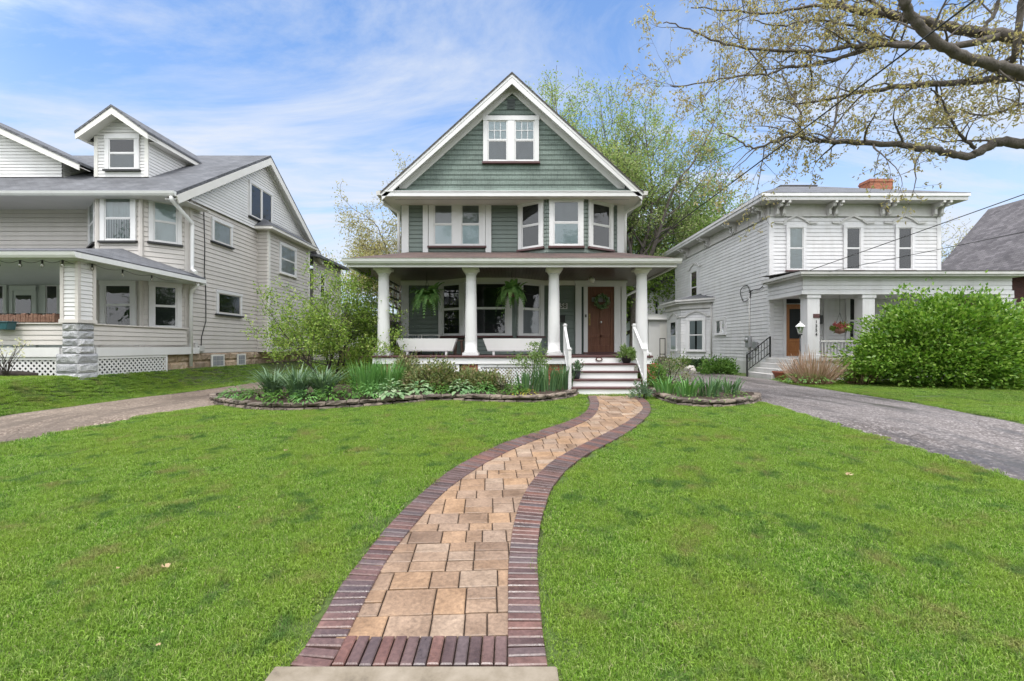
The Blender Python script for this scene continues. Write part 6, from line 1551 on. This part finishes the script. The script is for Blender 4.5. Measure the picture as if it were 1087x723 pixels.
# twig plant at the left edge of the photograph
g = Vector((wx(6, 9.6), 9.6, 0)); g.z = gz(g.x, g.y); t = thing('budding_shrub', 'thin twiggy shrub with pale buds at the left edge before the lattice', 'shrub', g)
mb = MB(); tips = []
for k in range(16):
    a = rng.uniform(0, 6.28); r_ = rng.uniform(.1, .5); h = rng.uniform(.35, .85); e = (g.x + r_ * math.cos(a), g.y + .5 * r_ * math.sin(a), g.z + h); mb.tube([(g.x, g.y, g.z - .05), (g.x + .4 * r_ * math.cos(a), g.y, g.z + .5 * h), e], [.008, .006, .003], 4); tips.append(e)
mb.build('stem', M['darkbark'], t); tp = np.array(tips); i = rng.integers(0, len(tp), 130); pp = tp[i] * 1.0 + rng.normal(size=(130, 3)) * .05; quads('foliage', leaf_quads(pp, rng.normal(size=(130, 3)), .045, .03), LM['pale'], t)  # this foliage object holds the pale buds of the shrub
mb = MB(); mb.tube([(wx(-40, 9.75), 9.75, gz(-12, 9.7) + .05), (wx(20, 9.75), 9.75, gz(-11, 9.7) + .06), (wx(40, 9.9), 9.9, gz(-10.3, 9.8) + .03)], [.07, .075, .05], 8); tag(mb.build('timber_edging', M['darkbark']), 'dark weathered log edging below the left lattice', 'log')
# ---------------------------------------------------------------- trees
def grow(out, p, d, L, r, lvl, maxl, wander, up, kids, tips, rr_, spread=.8, minr=.004, seg=6):
    pts_ = [np.array(p)]; rad = [r]; d = np.array(d, float)
    for i in range(seg):
        d = unit(d + rr_.normal(size=3) * wander + np.array([0, 0, up])); pts_.append(pts_[-1] + d * L / seg); rad.append(max(minr, r * (1 - .62 * (i + 1) / seg)))
    out.append((pts_, rad, lvl))
    if lvl >= maxl: tips.append((pts_, d)); return
    n = kids[lvl]
    for k in range(n):
        f = rr_.uniform(.25, .98) if lvl else rr_.uniform(.3, .98); x = f * seg; i = min(int(x), seg - 1); q = pts_[i] + (pts_[i+1] - pts_[i]) * (x - i); dd = pts_[i+1] - pts_[i]; dd = dd / np.linalg.norm(dd)
        s_ = rr_.normal(size=3); s_ = unit(s_ - dd * s_.dot(dd)); nd_ = unit(dd * rr_.uniform(.5, .9) + s_ * spread)
        grow(out, q, nd_, L * rr_.uniform(.45, .68), max(minr, (rad[i]) * rr_.uniform(.45, .65)), lvl + 1, maxl, wander * 1.15, up, kids, tips, rr_, spread, minr, seg)
    grow(out, pts_[-1], d, L * .6, rad[-1], lvl + 1, maxl, wander * 1.1, up, kids, tips, rr_, spread, minr, seg)
def wood_mesh(out, name, mat, parent, sides=(10, 7, 5, 4, 3, 3)):
    mb = MB()
    for pts_, rad, lvl in out: mb.tube(pts_, rad, sides[min(lvl, 5)], cap=False)
    return mb.build(name, mat, parent)
def tip_leaves(tips, n, sig, rr_, droop=.2):
    P_ = np.array([t[0] for t in tips]); k = len(P_); i = rr_.integers(0, k, n); f = rr_.uniform(0, P_.shape[1] - 1.001, n); j = f.astype(int); fr_ = (f - j)[:, None]
    p = P_[i, j] * (1 - fr_) + P_[i, j + 1] * fr_ + rr_.normal(size=(n, 3)) * sig; ax = unit(rr_.normal(size=(n, 3)) + np.array([0, 0, -droop]) + unit(P_[i, j + 1] - P_[i, j]) * .5); return p, ax
def tree(name, label, cat, base, trunk, L, r, dirs, maxl, kids, nleaf, leafL, leafmat_, wander=.13, up=.05, spread=.8, sig=.12, seed=1, group=None, minr=.005, droop=.2, barkm='bark'):
    rr_ = np.random.default_rng(seed); t = thing(name, label, cat, base, group); out = []; tips = []; b = np.array(base, float)
    if trunk: top = b + np.array([rr_.normal() * .1, rr_.normal() * .1, trunk]); out.append(([b - [0, 0, .3], b + [0, 0, .15], (b + top) / 2 + rr_.normal(size=3) * .05, top], [r * 1.5, r * 1.12, r, r * .9], 0))
    else: top = b
    for d, ll, rf_ in dirs: grow(out, top - np.array([0, 0, trunk * .02]), unit(np.array(d, float)), L * ll, r * rf_, 0, maxl, wander, up, kids, tips, rr_, spread, minr)
    wood_mesh(out, 'trunk', M[barkm], t)
    p, ax = tip_leaves(tips, nleaf, sig, rr_, droop); quads('crown', leaf_quads(p, ax, leafL * rr_.uniform(.6, 1.3, nleaf), leafL * .55), leafmat_, t)
    return t
# the multi-stemmed small tree of the bed
g = G(352, 412); yb = g.y + .2
t = thing('small_tree', 'small multi stemmed tree with fresh yellow green leaves in the long bed', 'tree', (wx(352, yb), yb, gz(g.x, yb))); b = np.array(t.location)
rr_ = np.random.default_rng(5); out = []; tips = []
for ex, ez, ll, r_ in [(-.70, .8, 1.3, .032), (-.45, 1.0, 1.5, .032), (-.12, 1.15, 1.55, .036), (.10, 1.2, 1.5, .034), (.34, 1.1, 1.35, .030), (.5, .9, 1.05, .026), (-.95, .95, 1.35, .026), (.25, 1.0, 1.3, .03)]:
    grow(out, b + np.array([ex * .14, rr_.normal() * .06, 0]), unit(np.array([ex * .85, rr_.normal() * .3, ez])), ll * 1.1, r_, 0, 3, .13, .03, (5, 4, 3), tips, rr_, .75, .0035)
wood_mesh(out, 'trunk', M['darkbark'], t, (8, 6, 4, 3))
p, ax = tip_leaves(tips, 22000, .075, rr_, .1); k_ = p[:, 2] > b[2] + .78 + rr_.normal(size=len(p)) * .12
quads('crown', leaf_quads(p[k_], ax[k_],   .062 * rr_.uniform(.6, 1.3, k_.sum()), .036), LM['maple'], t)
# big trees behind
fan = lambda n, e, r0=0, j=.15: [((math.cos(r0 + 6.283 * k / n) * e, math.sin(r0 + 6.283 * k / n) * e, 1 + j * math.sin(k * 2.3)), 1 + .18 * math.sin(k * 1.7), .62) for k in range(n)]
tree('tall_tree', 'tall airy spring tree rising behind the right slope of the green gable', 'tree', (4.6, 31, .4), 5.0, 6.2, .30, fan(6, .24, .3), 3, (5, 5, 4), 42000, .16, LM['spring'], .11, .05, .62, .22, 31, 'trees behind the houses', .012)
tree('tall_tree', 'tall spreading spring tree with thin open crown between the green and the white house', 'tree', (8.3, 31, .4), 4.6, 6.0, .32, fan(6, .36, 1.0), 3, (5, 5, 4), 34000, .16, LM['spring'], .13, .03, .7, .22, 33, 'trees behind the houses', .012)
tree('leafy_tree', 'bright yellow green leafy tree low behind the roof edge of the white house', 'tree', (13.0, 38, .4), 2.4, 6.2, .3, fan(7, .7, .5), 3, (5, 5, 4), 38000, .20, LM['spring2'], .14, .03, .8, .34, 35, 'trees behind the houses', .012)
tree('leafy_tree', 'bright leafy tree filling the gap beside the right porch column', 'tree', (7.6, 34, .4), 1.5, 5.2, .26, fan(7, .75, .1), 3, (5, 5, 4), 40000, .20, LM['spring2'], .14, .02, .8, .36, 37, 'trees behind the houses', .012)
tree('leafy_tree', 'pale green tree peeking over the low hip roof left of the chimney', 'tree', (20.5, 44, .4), 3.0, 6.5, .3, fan(6, .55, .9), 3, (5, 5, 4), 22000, .2, LM['spring'], .14, .03, .75, .3, 38, 'trees behind the houses', .012)
tree('blossom_tree', 'pale tan blossoming tree behind the left end of the porch roof', 'tree', (-7.7, 33, .4), 2.5, 5.0, .24, fan(7, .42, .2), 3, (5, 5, 4), 36000, .15, LM['blossom'], .14, .03, .8, .24, 39, 'trees behind the houses', .010)
tree('evergreen_shrub', 'dark green dense tree behind the small tree and left porch column', 'tree', (-7.1, 27, .4), .4, 1.15, .12, fan(6, .7, .4), 2, (6, 5), 8000, .14, LM['conifer'], .14, .03, .85, .22, 41)
tree('bare_tree', 'thin pale tree showing between the white house and the brick house', 'tree', (34.5, 38, .4), 2.5, 4.6, .2, fan(6, .5, .2), 3, (5, 4, 3), 5000, .15, LM['blossom'], .14, .03, .8, .22, 43, None, .010)
# trees across the street, behind the photographer (seen in the window panes)
for x_, y_, lb, sd_ in ((-22, -17, 'street tree across the road, far left', 50), (-11, -18, 'street tree across the road, left of the walk', 51), (-1, -20, 'street tree across the road, straight behind the walk', 52), (9, -18, 'street tree across the road, right of the walk', 53), (20, -17, 'street tree across the road, far right', 54)):
    tree('street_tree', lb, 'tree', (x_, y_, -.1), 1.3, 6.8, .34, fan(7, .72, sd_ * .7), 2, (7, 6), 26000, .42, LM['green'], .14, .03, .85, .5, sd_, 'street trees across the road', .012)
# ---- the oak whose limbs reach in from the right
TX, TY = 11.9, 8.3
ok = thing('oak_tree', 'big oak at right whose bare mossy limbs with young tan leaves hang over the driveway', 'tree', (TX, TY, gz(TX, TY)))
def zpx(pts_, Ys): 
    n = len(pts_); return [np.array(P(690 + x / 2.738, y / 2.738, Ys[0] + (Ys[1] - Ys[0]) * i / (n - 1))) for i, (x, y) in enumerate(pts_)]
limbs = [
 ([(1140,418),(1087,415),(1020,412),(985,425),(940,450),(910,455),(850,440),(780,430),(720,420),(600,415),(520,410),(465,408)], (8.4, 8.9), 30, 12),
 ([(465,408),(430,395),(380,405),(300,430),(260,410),(200,380)], (8.9, 9.2), 11, 3),
 ([(1140,225),(1087,213),(1000,188),(920,168),(830,125),(780,70),(750,30),(735,0),(728,-60)], (8.0, 7.2), 34, 20),
 ([(1140,222),(1087,225),(960,235),(800,245),(700,255),(600,270),(540,285),(420,305)], (8.6, 9.6), 26, 5),
 ([(1140,118),(1087,110),(960,95),(850,75),(720,50),(600,30),(540,10),(480,-10)], (8.3, 9.4), 38, 12),
 ([(1010,108),(900,135),(800,135),(700,130),(600,135),(500,148),(400,148),(280,140),(180,115),(100,80),(40,65)], (8.4, 9.8), 20, 3),
 ([(800,132),(690,130),(560,165),(470,190),(400,195),(340,215),(240,225),(150,240),(60,252)], (8.8, 9.9), 13, 3),
 ([(945,432),(900,390),(870,340),(845,290),(815,255)], (8.7, 8.4), 10, 4),
 ([(1087,-40),(1075,60),(1060,150),(1045,188)], (7.7, 8.1), 18, 14),
 ([(425,395),(440,350),(425,310),(400,250),(380,200)], (8.95, 9.1), 8, 3), ([(515,408),(540,350),(545,280),(560,230),(600,180)], (8.9, 9.0), 8, 3),
 ([(1140,290),(1087,300),(1020,325),(950,335),(900,320),(860,335)], (8.5, 8.9), 9, 3), ([(720,50),(640,0),(600,-40)], (8.8, 9.0), 12, 6), ([(960,95),(1000,40),(1020,-30)], (8.4, 8.2), 14, 8), ([(600,30),(480,15),(350,40),(230,30),(120,20)], (9.0, 9.9), 10, 3),
 ([(340,215),(300,160),(250,110),(200,60)], (9.6, 9.8), 5, 2), ([(700,130),(640,90),(560,70),(470,60),(380,75),(300,60)], (9.0, 9.6), 8, 3)]
out = []; tips = []; rr_ = np.random.default_rng(77); starts = []
for pts_, Ys, t0, t1 in limbs:
    q = zpx(pts_, Ys); cv = [np.array(v) for v in cubic([Vector(v) for v in q], 5)]
    n = len(cv); Y = np.mean(Ys); rad = [(t0 + (t1 - t0) * (i / (n - 1)) ** .8) / 2.738 / F * Y / 2 * 1.0 for i in range(n)]
    cv = [v + rr_.normal(size=3) * .012 for v in cv]
    out.append((cv, rad, 0))
    for i in range(2, n):
        pr_ = .16 if rad[i] > .06 else .42
        if v_ok := (rr_.uniform() < pr_):
            d = unit(cv[i] - cv[i-1]); s_ = rr_.normal(size=3) * np.array([1, .8, 1]); s_[2] = s_[2] * .8 + (.25 if rad[i] > .03 else -.05); starts.append((cv[i], unit(d * .7 + s_ * .8), min(.022, rad[i] * .55), rad[i]))
for p0, d, r_, rp in starts:
    if p0[2] < P(900, 160, 8.6)[2] and p0[0] > wx(860, 8.7): continue
    grow(out, p0, d, rr_.uniform(.45, 1.0), r_, 2, 4, .16, -.015, (0, 0, 3, 2), tips, rr_, .8, .0028, 5)
tr_pts = [(TX, TY, gz(TX, TY) - .3), (TX, TY, .9), (TX - .03, TY, 2.6), (TX + .02, TY, 4.6), (TX - .05, TY, 6.2), (TX + .1, TY - .1, 8.2), (TX + .4, TY, 10.5), (TX + .3, TY + .2, 13)]
out.append(([np.array(v) for v in tr_pts], [.58, .44, .40, .39, .34, .28, .2, .1], 0))
# limbs joined to the trunk, and the rest of its crown high above the photograph
for (pts_, Ys, t0, t1), zz in zip([limbs[i] for i in (0, 2, 3, 4)], (4.9, 5.9, 5.6, 6.6)):
    q = [np.array(P(690 + pts_[0][0] / 2.738, pts_[0][1] / 2.738, Ys[0]))]
    r0 = t0 / 2.738 / F * Ys[0] / 2; out.append(([q[0], (q[0] * .45 + np.array([TX, TY, zz]) * .55) + np.array([0, 0, .05]), np.array([TX, TY, zz - .1])], [r0, r0 * 1.15, r0 * 1.5], 0))
for k in range(7): a = k * .9; grow(out, np.array([TX + .1, TY, 7.5 + k * .6]), unit(np.array([math.cos(a) + .5, math.sin(a), .8])), 2.6, .12, 1, 4, .13, .03, (0, 4, 3, 3), tips, rr_, .8, .005, 6)
wood_mesh(out, 'trunk', M['bark'], ok, (12, 8, 6, 4, 3, 3))
# tassels of young leaves at the twig ends
P_ = np.array([t_[0][-1] for t_ in tips]); P2 = np.array([t_[0][2] for t_ in tips]); cen = np.concatenate([P_, P2]); ncl = len(cen); print('oak clusters', ncl)
per = 5; i = np.repeat(np.arange(ncl), per); p = cen[i] + rr_.normal(size=(len(i), 3)) * .035; ax = rr_.normal(size=(len(i), 3)) * .75 + np.array([0, 0, -.75])
quads('crown', leaf_quads(p, ax,   .075 * rr_.uniform(.5, 1.3, len(i)), .032), LM['oak'], ok)
# ---------------------------------------------------------------- porch furniture
def trough(px0, px1, Y, label):
    x0_, x1_ = wx(px0, Y), wx(px1, Y); zt_, zb_ = 1.80, 1.50; t = thing('trough_planter', label, 'planter', ((x0_ + x1_) / 2, Y, ZF), 'white trough planters on the porch'); ins = .11; d_ = .17; tk = .022
    mb = MB(); mb.prism([(x0_ + ins, Y - d_ * .7, zb_), (x1_ - ins, Y - d_ * .7, zb_), (x1_, Y - d_, zt_), (x0_, Y - d_, zt_)], (0, tk, 0)); mb.prism([(x0_ + ins, Y + d_ * .7, zb_), (x1_ - ins, Y + d_ * .7, zb_), (x1_, Y + d_, zt_), (x0_, Y + d_, zt_)], (0, -tk, 0))
    for s_, xa, xb in ((1, x0_, x0_ + ins), (-1, x1_, x1_ - ins)): mb.prism([(xa, Y - d_ + tk + .002, zt_), (xa, Y + d_ - tk - .002, zt_), (xb, Y + d_ * .7 - tk, zb_), (xb, Y - d_ * .7 + tk, zb_)], (s_ * tk, 0, 0))
    mb.box(x0_ + ins, x1_ - ins, Y - d_ * .66, Y + d_ * .66, zb_ - .02, zb_ - .001); mb.build('trough', M['liftedwhite'], t, bevel=.004)
    mb = MB(); mb.box(x0_ + .09, x1_ - .09, Y - d_ * .8, Y + d_ * .8, zt_ - .08, zt_ - .07); mb.build('soil', M['mulch'], t)
    for xx in (x0_ + .24, x1_ - .30):
        for yy in (Y - .10, Y + .06): mb = MB(); mb.box(xx, xx + .055, yy, yy + .045, ZF + .001, zb_ - .021); mb.build('leg', M['white'], t)
trough(422, 485.5, 11.62, 'white tapered trough planter on short legs between the first two columns'); trough(513, 575, 11.62, 'white tapered trough planter on short legs between the second and third columns')
def lowchair(px, Y, label, rz):
    x = wx(px, Y); t = thing('garden_chair', label, 'chair', (0, 0, 0), 'low garden chairs on the porch'); W_ = .30
    mb = MB()
    for s_ in (-1, 1):
        mb.tube([(s_ * W_, .30, .40), (s_ * W_, .36, .54)], .014, 6)
    mb.tube([(-W_, .32, .32), (-W_, .36, .54), (W_, .36, .54), (W_, .32, .32)], .014, 6); mb.build('back_frame', M['cream'], t, world=False)
    mb = MB()
    for k in range(9): xx = -W_ + .06 + k * (2 * W_ - .12) / 8; mb.tube([(xx, .31, .26), (xx, .36, .53)], .008, 5)
    for k in range(3): mb.tube([(-W_, .325 + k*.012, .33 + k * .07), (W_, .325 + k*.012, .33 + k * .07)], .006, 5)
    mb.build('backrest', M['greyblind'], t, world=False)
    mb = MB(); mb.box(-W_, W_, -.25, .3, .245, .265); mb.build('seat', M['cream'], t, bevel=.006, world=False)
    for sx in (-1, 1):
        for sy in (-.22, .26): mb = MB(); mb.tube([(sx * (W_ - .02), sy, .245), (sx * W_, sy * 1.1, 0.0)], .013, 6); mb.build('leg', M['fencewood'], t, world=False)
        mb = MB(); mb.tube([(sx * (W_ + .01), -.22, .25), (sx * (W_ + .01), -.2, .42), (sx * (W_ + .01), .33, .44)], .013, 6); mb.build('armrest', M['cream'], t, world=False)
    t.location = (x, Y, ZF + .001); t.rotation_euler = (0, 0, rz)
lowchair(434.5, 12.55, 'low patterned garden chair against the wall at the left end of the porch', .1); lowchair(451.5, 12.6, 'low garden chair nearer the bay window behind the left trough', -.1)
x, y = wx(487, 12.4), 12.4; t = thing('side_table', 'small dark brown stool beside the second porch column', 'stool', (x, y, ZF)); mb = MB(); mb.lathe([(.0, .36), (.15, .36), (.155, .38), (.15, .395), (0, .395)], (x, y, ZF), 18); mb.build('table_top', M['fencewood'], t)
for k in range(4): a = k * 1.571 + .7; mb = MB(); mb.beam((x + .10 * math.cos(a), y + .10 * math.sin(a), ZF + .36), (x + .15 * math.cos(a), y + .15 * math.sin(a), ZF + .001), .03, .03); mb.build('leg', M['fencewood'], t)
# wreath on the door
x, z, Y = wx(638, YW), wz(320.5, YW), YW - .075
t = thing('wreath', 'round pale green leaf wreath hanging on the dark front door', 'wreath', (x, Y, z)); mb = MB(); ring = [(x + .165 * math.cos(a), Y, z + .165 * math.sin(a)) for a in np.linspace(0, 2 * np.pi, 25)]; mb.tube(ring, .025, 6, cap=False); mb.build('ring', M['darkbark'], t)
a = rng.uniform(0, 6.283, 520); p = np.stack([x + .165 * np.cos(a), np.full(520, Y - .01), z + .165 * np.sin(a)], 1) + rng.normal(size=(520, 3)) * .022; ax = np.stack([-np.sin(a), np.full(520, -.4), np.cos(a)], 1) + rng.normal(size=(520, 3)) * .7; quads('leaves', leaf_quads(p, ax, .065, .032), LM['hosta'], t)
# ---------------------------------------------------------------- wires
def wire(name, label, pts_, sag, r_):
    a, b = Vector(pts_[0]), Vector(pts_[1]); mb = MB(); n = 40
    mb.tube([a.lerp(b, k / n) - Vector((0, 0, sag * 4 * (k / n) * (1 - k / n))) for k in range(n + 1)], r_, 5)
    return tag(mb.build(name, M['wirecover']), label, 'cable', 'overhead service wires')
A_ = P(671, 272, 14.0); B_ = P(1029, 0, 5.0); B2 = A_ + (B_ - A_) * 1.5
wire('service_wire', 'overhead wire running from the green house up across the oak limbs', (A_, B2), .05, .012)
A_ = Vector((XW0 - .06, 20.0, 4.0)); B_ = P(1087, 205, 11.0); wire('service_wire', 'upper overhead wire crossing in front of the white house', (A_, A_ + (B_ - A_) * 1.8), .03, .012)
A_ = Vector((XW0 - .1, 18.9, 4.15)); B_ = P(1087, 245, 11.0); wire('service_wire', 'lower overhead wire crossing in front of the white house', (A_, A_ + (B_ - A_) * 1.8), .03, .009)
# fallen leaves on the grass
def fallen(px, py, size, lab, seed):
    g = G(px, py); r2 = np.random.default_rng(seed); V = []; n = 5
    for k in range(n):
        a = k * 6.28 / n + .3; d = np.array([math.cos(a), math.sin(a), .25 + .5 * r2.uniform()]); V.append(leaf_quads(np.array([[g.x, g.y, g.z + .045]]), np.array([d]), size * r2.uniform(.6, 1), size * .55)[0])
    tag(quads('fallen_leaf', V, LM['deadleaf']), lab, 'leaf', 'fallen leaves on the lawn')
fallen(175, 609, .045, 'large curled tan leaf lying on the left lawn', 1); fallen(125, 610, .018, 'small pale leaf left of the large curled one', 2); fallen(303, 482, .04, 'tan leaf far up the left lawn towards the bed', 3); fallen(168, 694, .022, 'pale leaf scrap at the near left of the lawn', 4)
fallen(901, 508, .05, 'cream leaf on the right lawn near the asphalt', 5); fallen(254, 544, .018, 'small pale scrap in the middle of the left lawn', 6)
# ---------------------------------------------------------------- sky, sun, camera
EL, AZ = R(66), R(188)          # sun behind the photographer, a little to the left
w_ = bpy.data.worlds.new('World'); SC.world = w_; w_.use_nodes = True; nt = w_.node_tree; bg = nt.nodes['Background']
sky = nt.nodes.new('ShaderNodeTexSky'); sky.sky_type = 'NISHITA'; sky.sun_disc = False; sky.sun_elevation = EL; sky.sun_rotation = AZ; sky.altitude = 200; sky.air_density = 1.0; sky.dust_density = 1.2; sky.ozone_density = 1.2
tc = nt.nodes.new('ShaderNodeTexCoord'); sx = nt.nodes.new('ShaderNodeSeparateXYZ'); nt.links.new(tc.outputs['Generated'], sx.inputs[0])
# thin streaky cloud on a plane high above: direction divided by its height
den = mathn(nt, 'ADD', mathn(nt, 'MAXIMUM', sx.outputs[2], 0.0), 0.16)
cb = nt.nodes.new('ShaderNodeCombineXYZ'); nt.links.new(mathn(nt, 'DIVIDE', sx.outputs[0], den), cb.inputs[0]); nt.links.new(mathn(nt, 'DIVIDE', sx.outputs[1], den), cb.inputs[1])
def cmap(scale, rot, loc): 
    m = nt.nodes.new('ShaderNodeMapping'); m.inputs['Scale'].default_value = scale; m.inputs['Rotation'].default_value = (0, 0, rot); m.inputs['Location'].default_value = loc; nt.links.new(cb.outputs[0], m.inputs[0]); return m.outputs[0]
n1 = nt.nodes.new('ShaderNodeTexNoise'); n1.inputs['Scale'].default_value = 1.0; n1.inputs['Detail'].default_value = 9; n1.inputs['Roughness'].default_value = .64; n1.inputs['Distortion'].default_value = .9; nt.links.new(cmap((.75, 1.9, 1), R(-18), (3.1, 1.7, 0)), n1.inputs['Vector'])
n2 = nt.nodes.new('ShaderNodeTexNoise'); n2.inputs['Scale'].default_value = .45; n2.inputs['Detail'].default_value = 5; nt.links.new(cmap((1, 1, 1), 0, (8.3, 2.2, 0)), n2.inputs['Vector'])
mask = mathn(nt, 'MULTIPLY', ramp(nt, n1.outputs['Fac'], [(.42, (0, 0, 0)), (.66, (1, 1, 1))]), ramp(nt, n2.outputs['Fac'], [(.3, (.45,) * 3), (.6, (1,) * 3)]))
haze = ramp(nt, sx.outputs[2], [(0.0, (.80,) * 3), (.22, (.50,) * 3), (.42, (.08,) * 3), (.62, (.04,) * 3), (.85, (.35,) * 3)])
f = mathn(nt, 'MINIMUM', mathn(nt, 'ADD', mathn(nt, 'MULTIPLY', mask, .85), haze), .95)
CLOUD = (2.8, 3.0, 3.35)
skyc = mixc(nt, f, mixc(nt, 1.0, sky.outputs[0], (0.68, 0.86, 1.02), 'MULTIPLY'), (1, 1, 1)); 
mxn = [n for n in nt.nodes if n.type == 'MIX'][-1]; sdv = Vector((math.sin(AZ) * math.cos(EL), math.cos(AZ) * math.cos(EL), math.sin(EL)))
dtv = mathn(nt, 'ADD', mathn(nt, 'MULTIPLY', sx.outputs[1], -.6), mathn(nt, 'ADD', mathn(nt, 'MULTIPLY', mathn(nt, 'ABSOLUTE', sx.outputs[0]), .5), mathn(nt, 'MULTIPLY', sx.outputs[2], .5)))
# unseen sky overhead, beside and behind the camera brightened, added to light the walls
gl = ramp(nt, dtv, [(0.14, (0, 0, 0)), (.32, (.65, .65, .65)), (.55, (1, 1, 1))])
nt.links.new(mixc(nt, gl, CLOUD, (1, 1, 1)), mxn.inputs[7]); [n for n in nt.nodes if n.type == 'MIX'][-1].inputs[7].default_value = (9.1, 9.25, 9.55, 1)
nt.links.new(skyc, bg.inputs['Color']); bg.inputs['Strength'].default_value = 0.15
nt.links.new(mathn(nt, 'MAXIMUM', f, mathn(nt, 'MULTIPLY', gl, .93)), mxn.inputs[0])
sd = Vector((math.sin(AZ) * math.cos(EL), math.cos(AZ) * math.cos(EL), math.sin(EL)))
sun = bpy.data.lights.new('sun', 'SUN'); sun.energy = 1.5; sun.angle = R(14); sun.color = (1, .965, .92)
so_ = bpy.data.objects.new('sun', sun); COL.objects.link(so_); so_.rotation_euler = sd.to_track_quat('Z', 'Y').to_euler(); so_.location = (-6, -10, 20)
cam = bpy.data.cameras.new('camera'); cam.sensor_width = 36; cam.lens = 36 * F / 1087; cam.shift_y = (HY - 361.5) / 1087; cam.clip_start = .05; cam.clip_end = 2000
co = bpy.data.objects.new('camera', cam); COL.objects.link(co); co.location = (0, 0, CZ); co.rotation_euler = (R(90), 0, 0); SC.camera = co
vs_ = SC.view_settings; vs_.view_transform = 'Standard'; vs_.look = 'None'; vs_.gamma = 1; vs_.exposure = 0.95; vs_.use_curve_mapping = False
try: SC.cycles.use_denoising = True; SC.cycles.transparent_max_bounces = 16; SC.cycles.max_bounces = 8
except Exception: pass
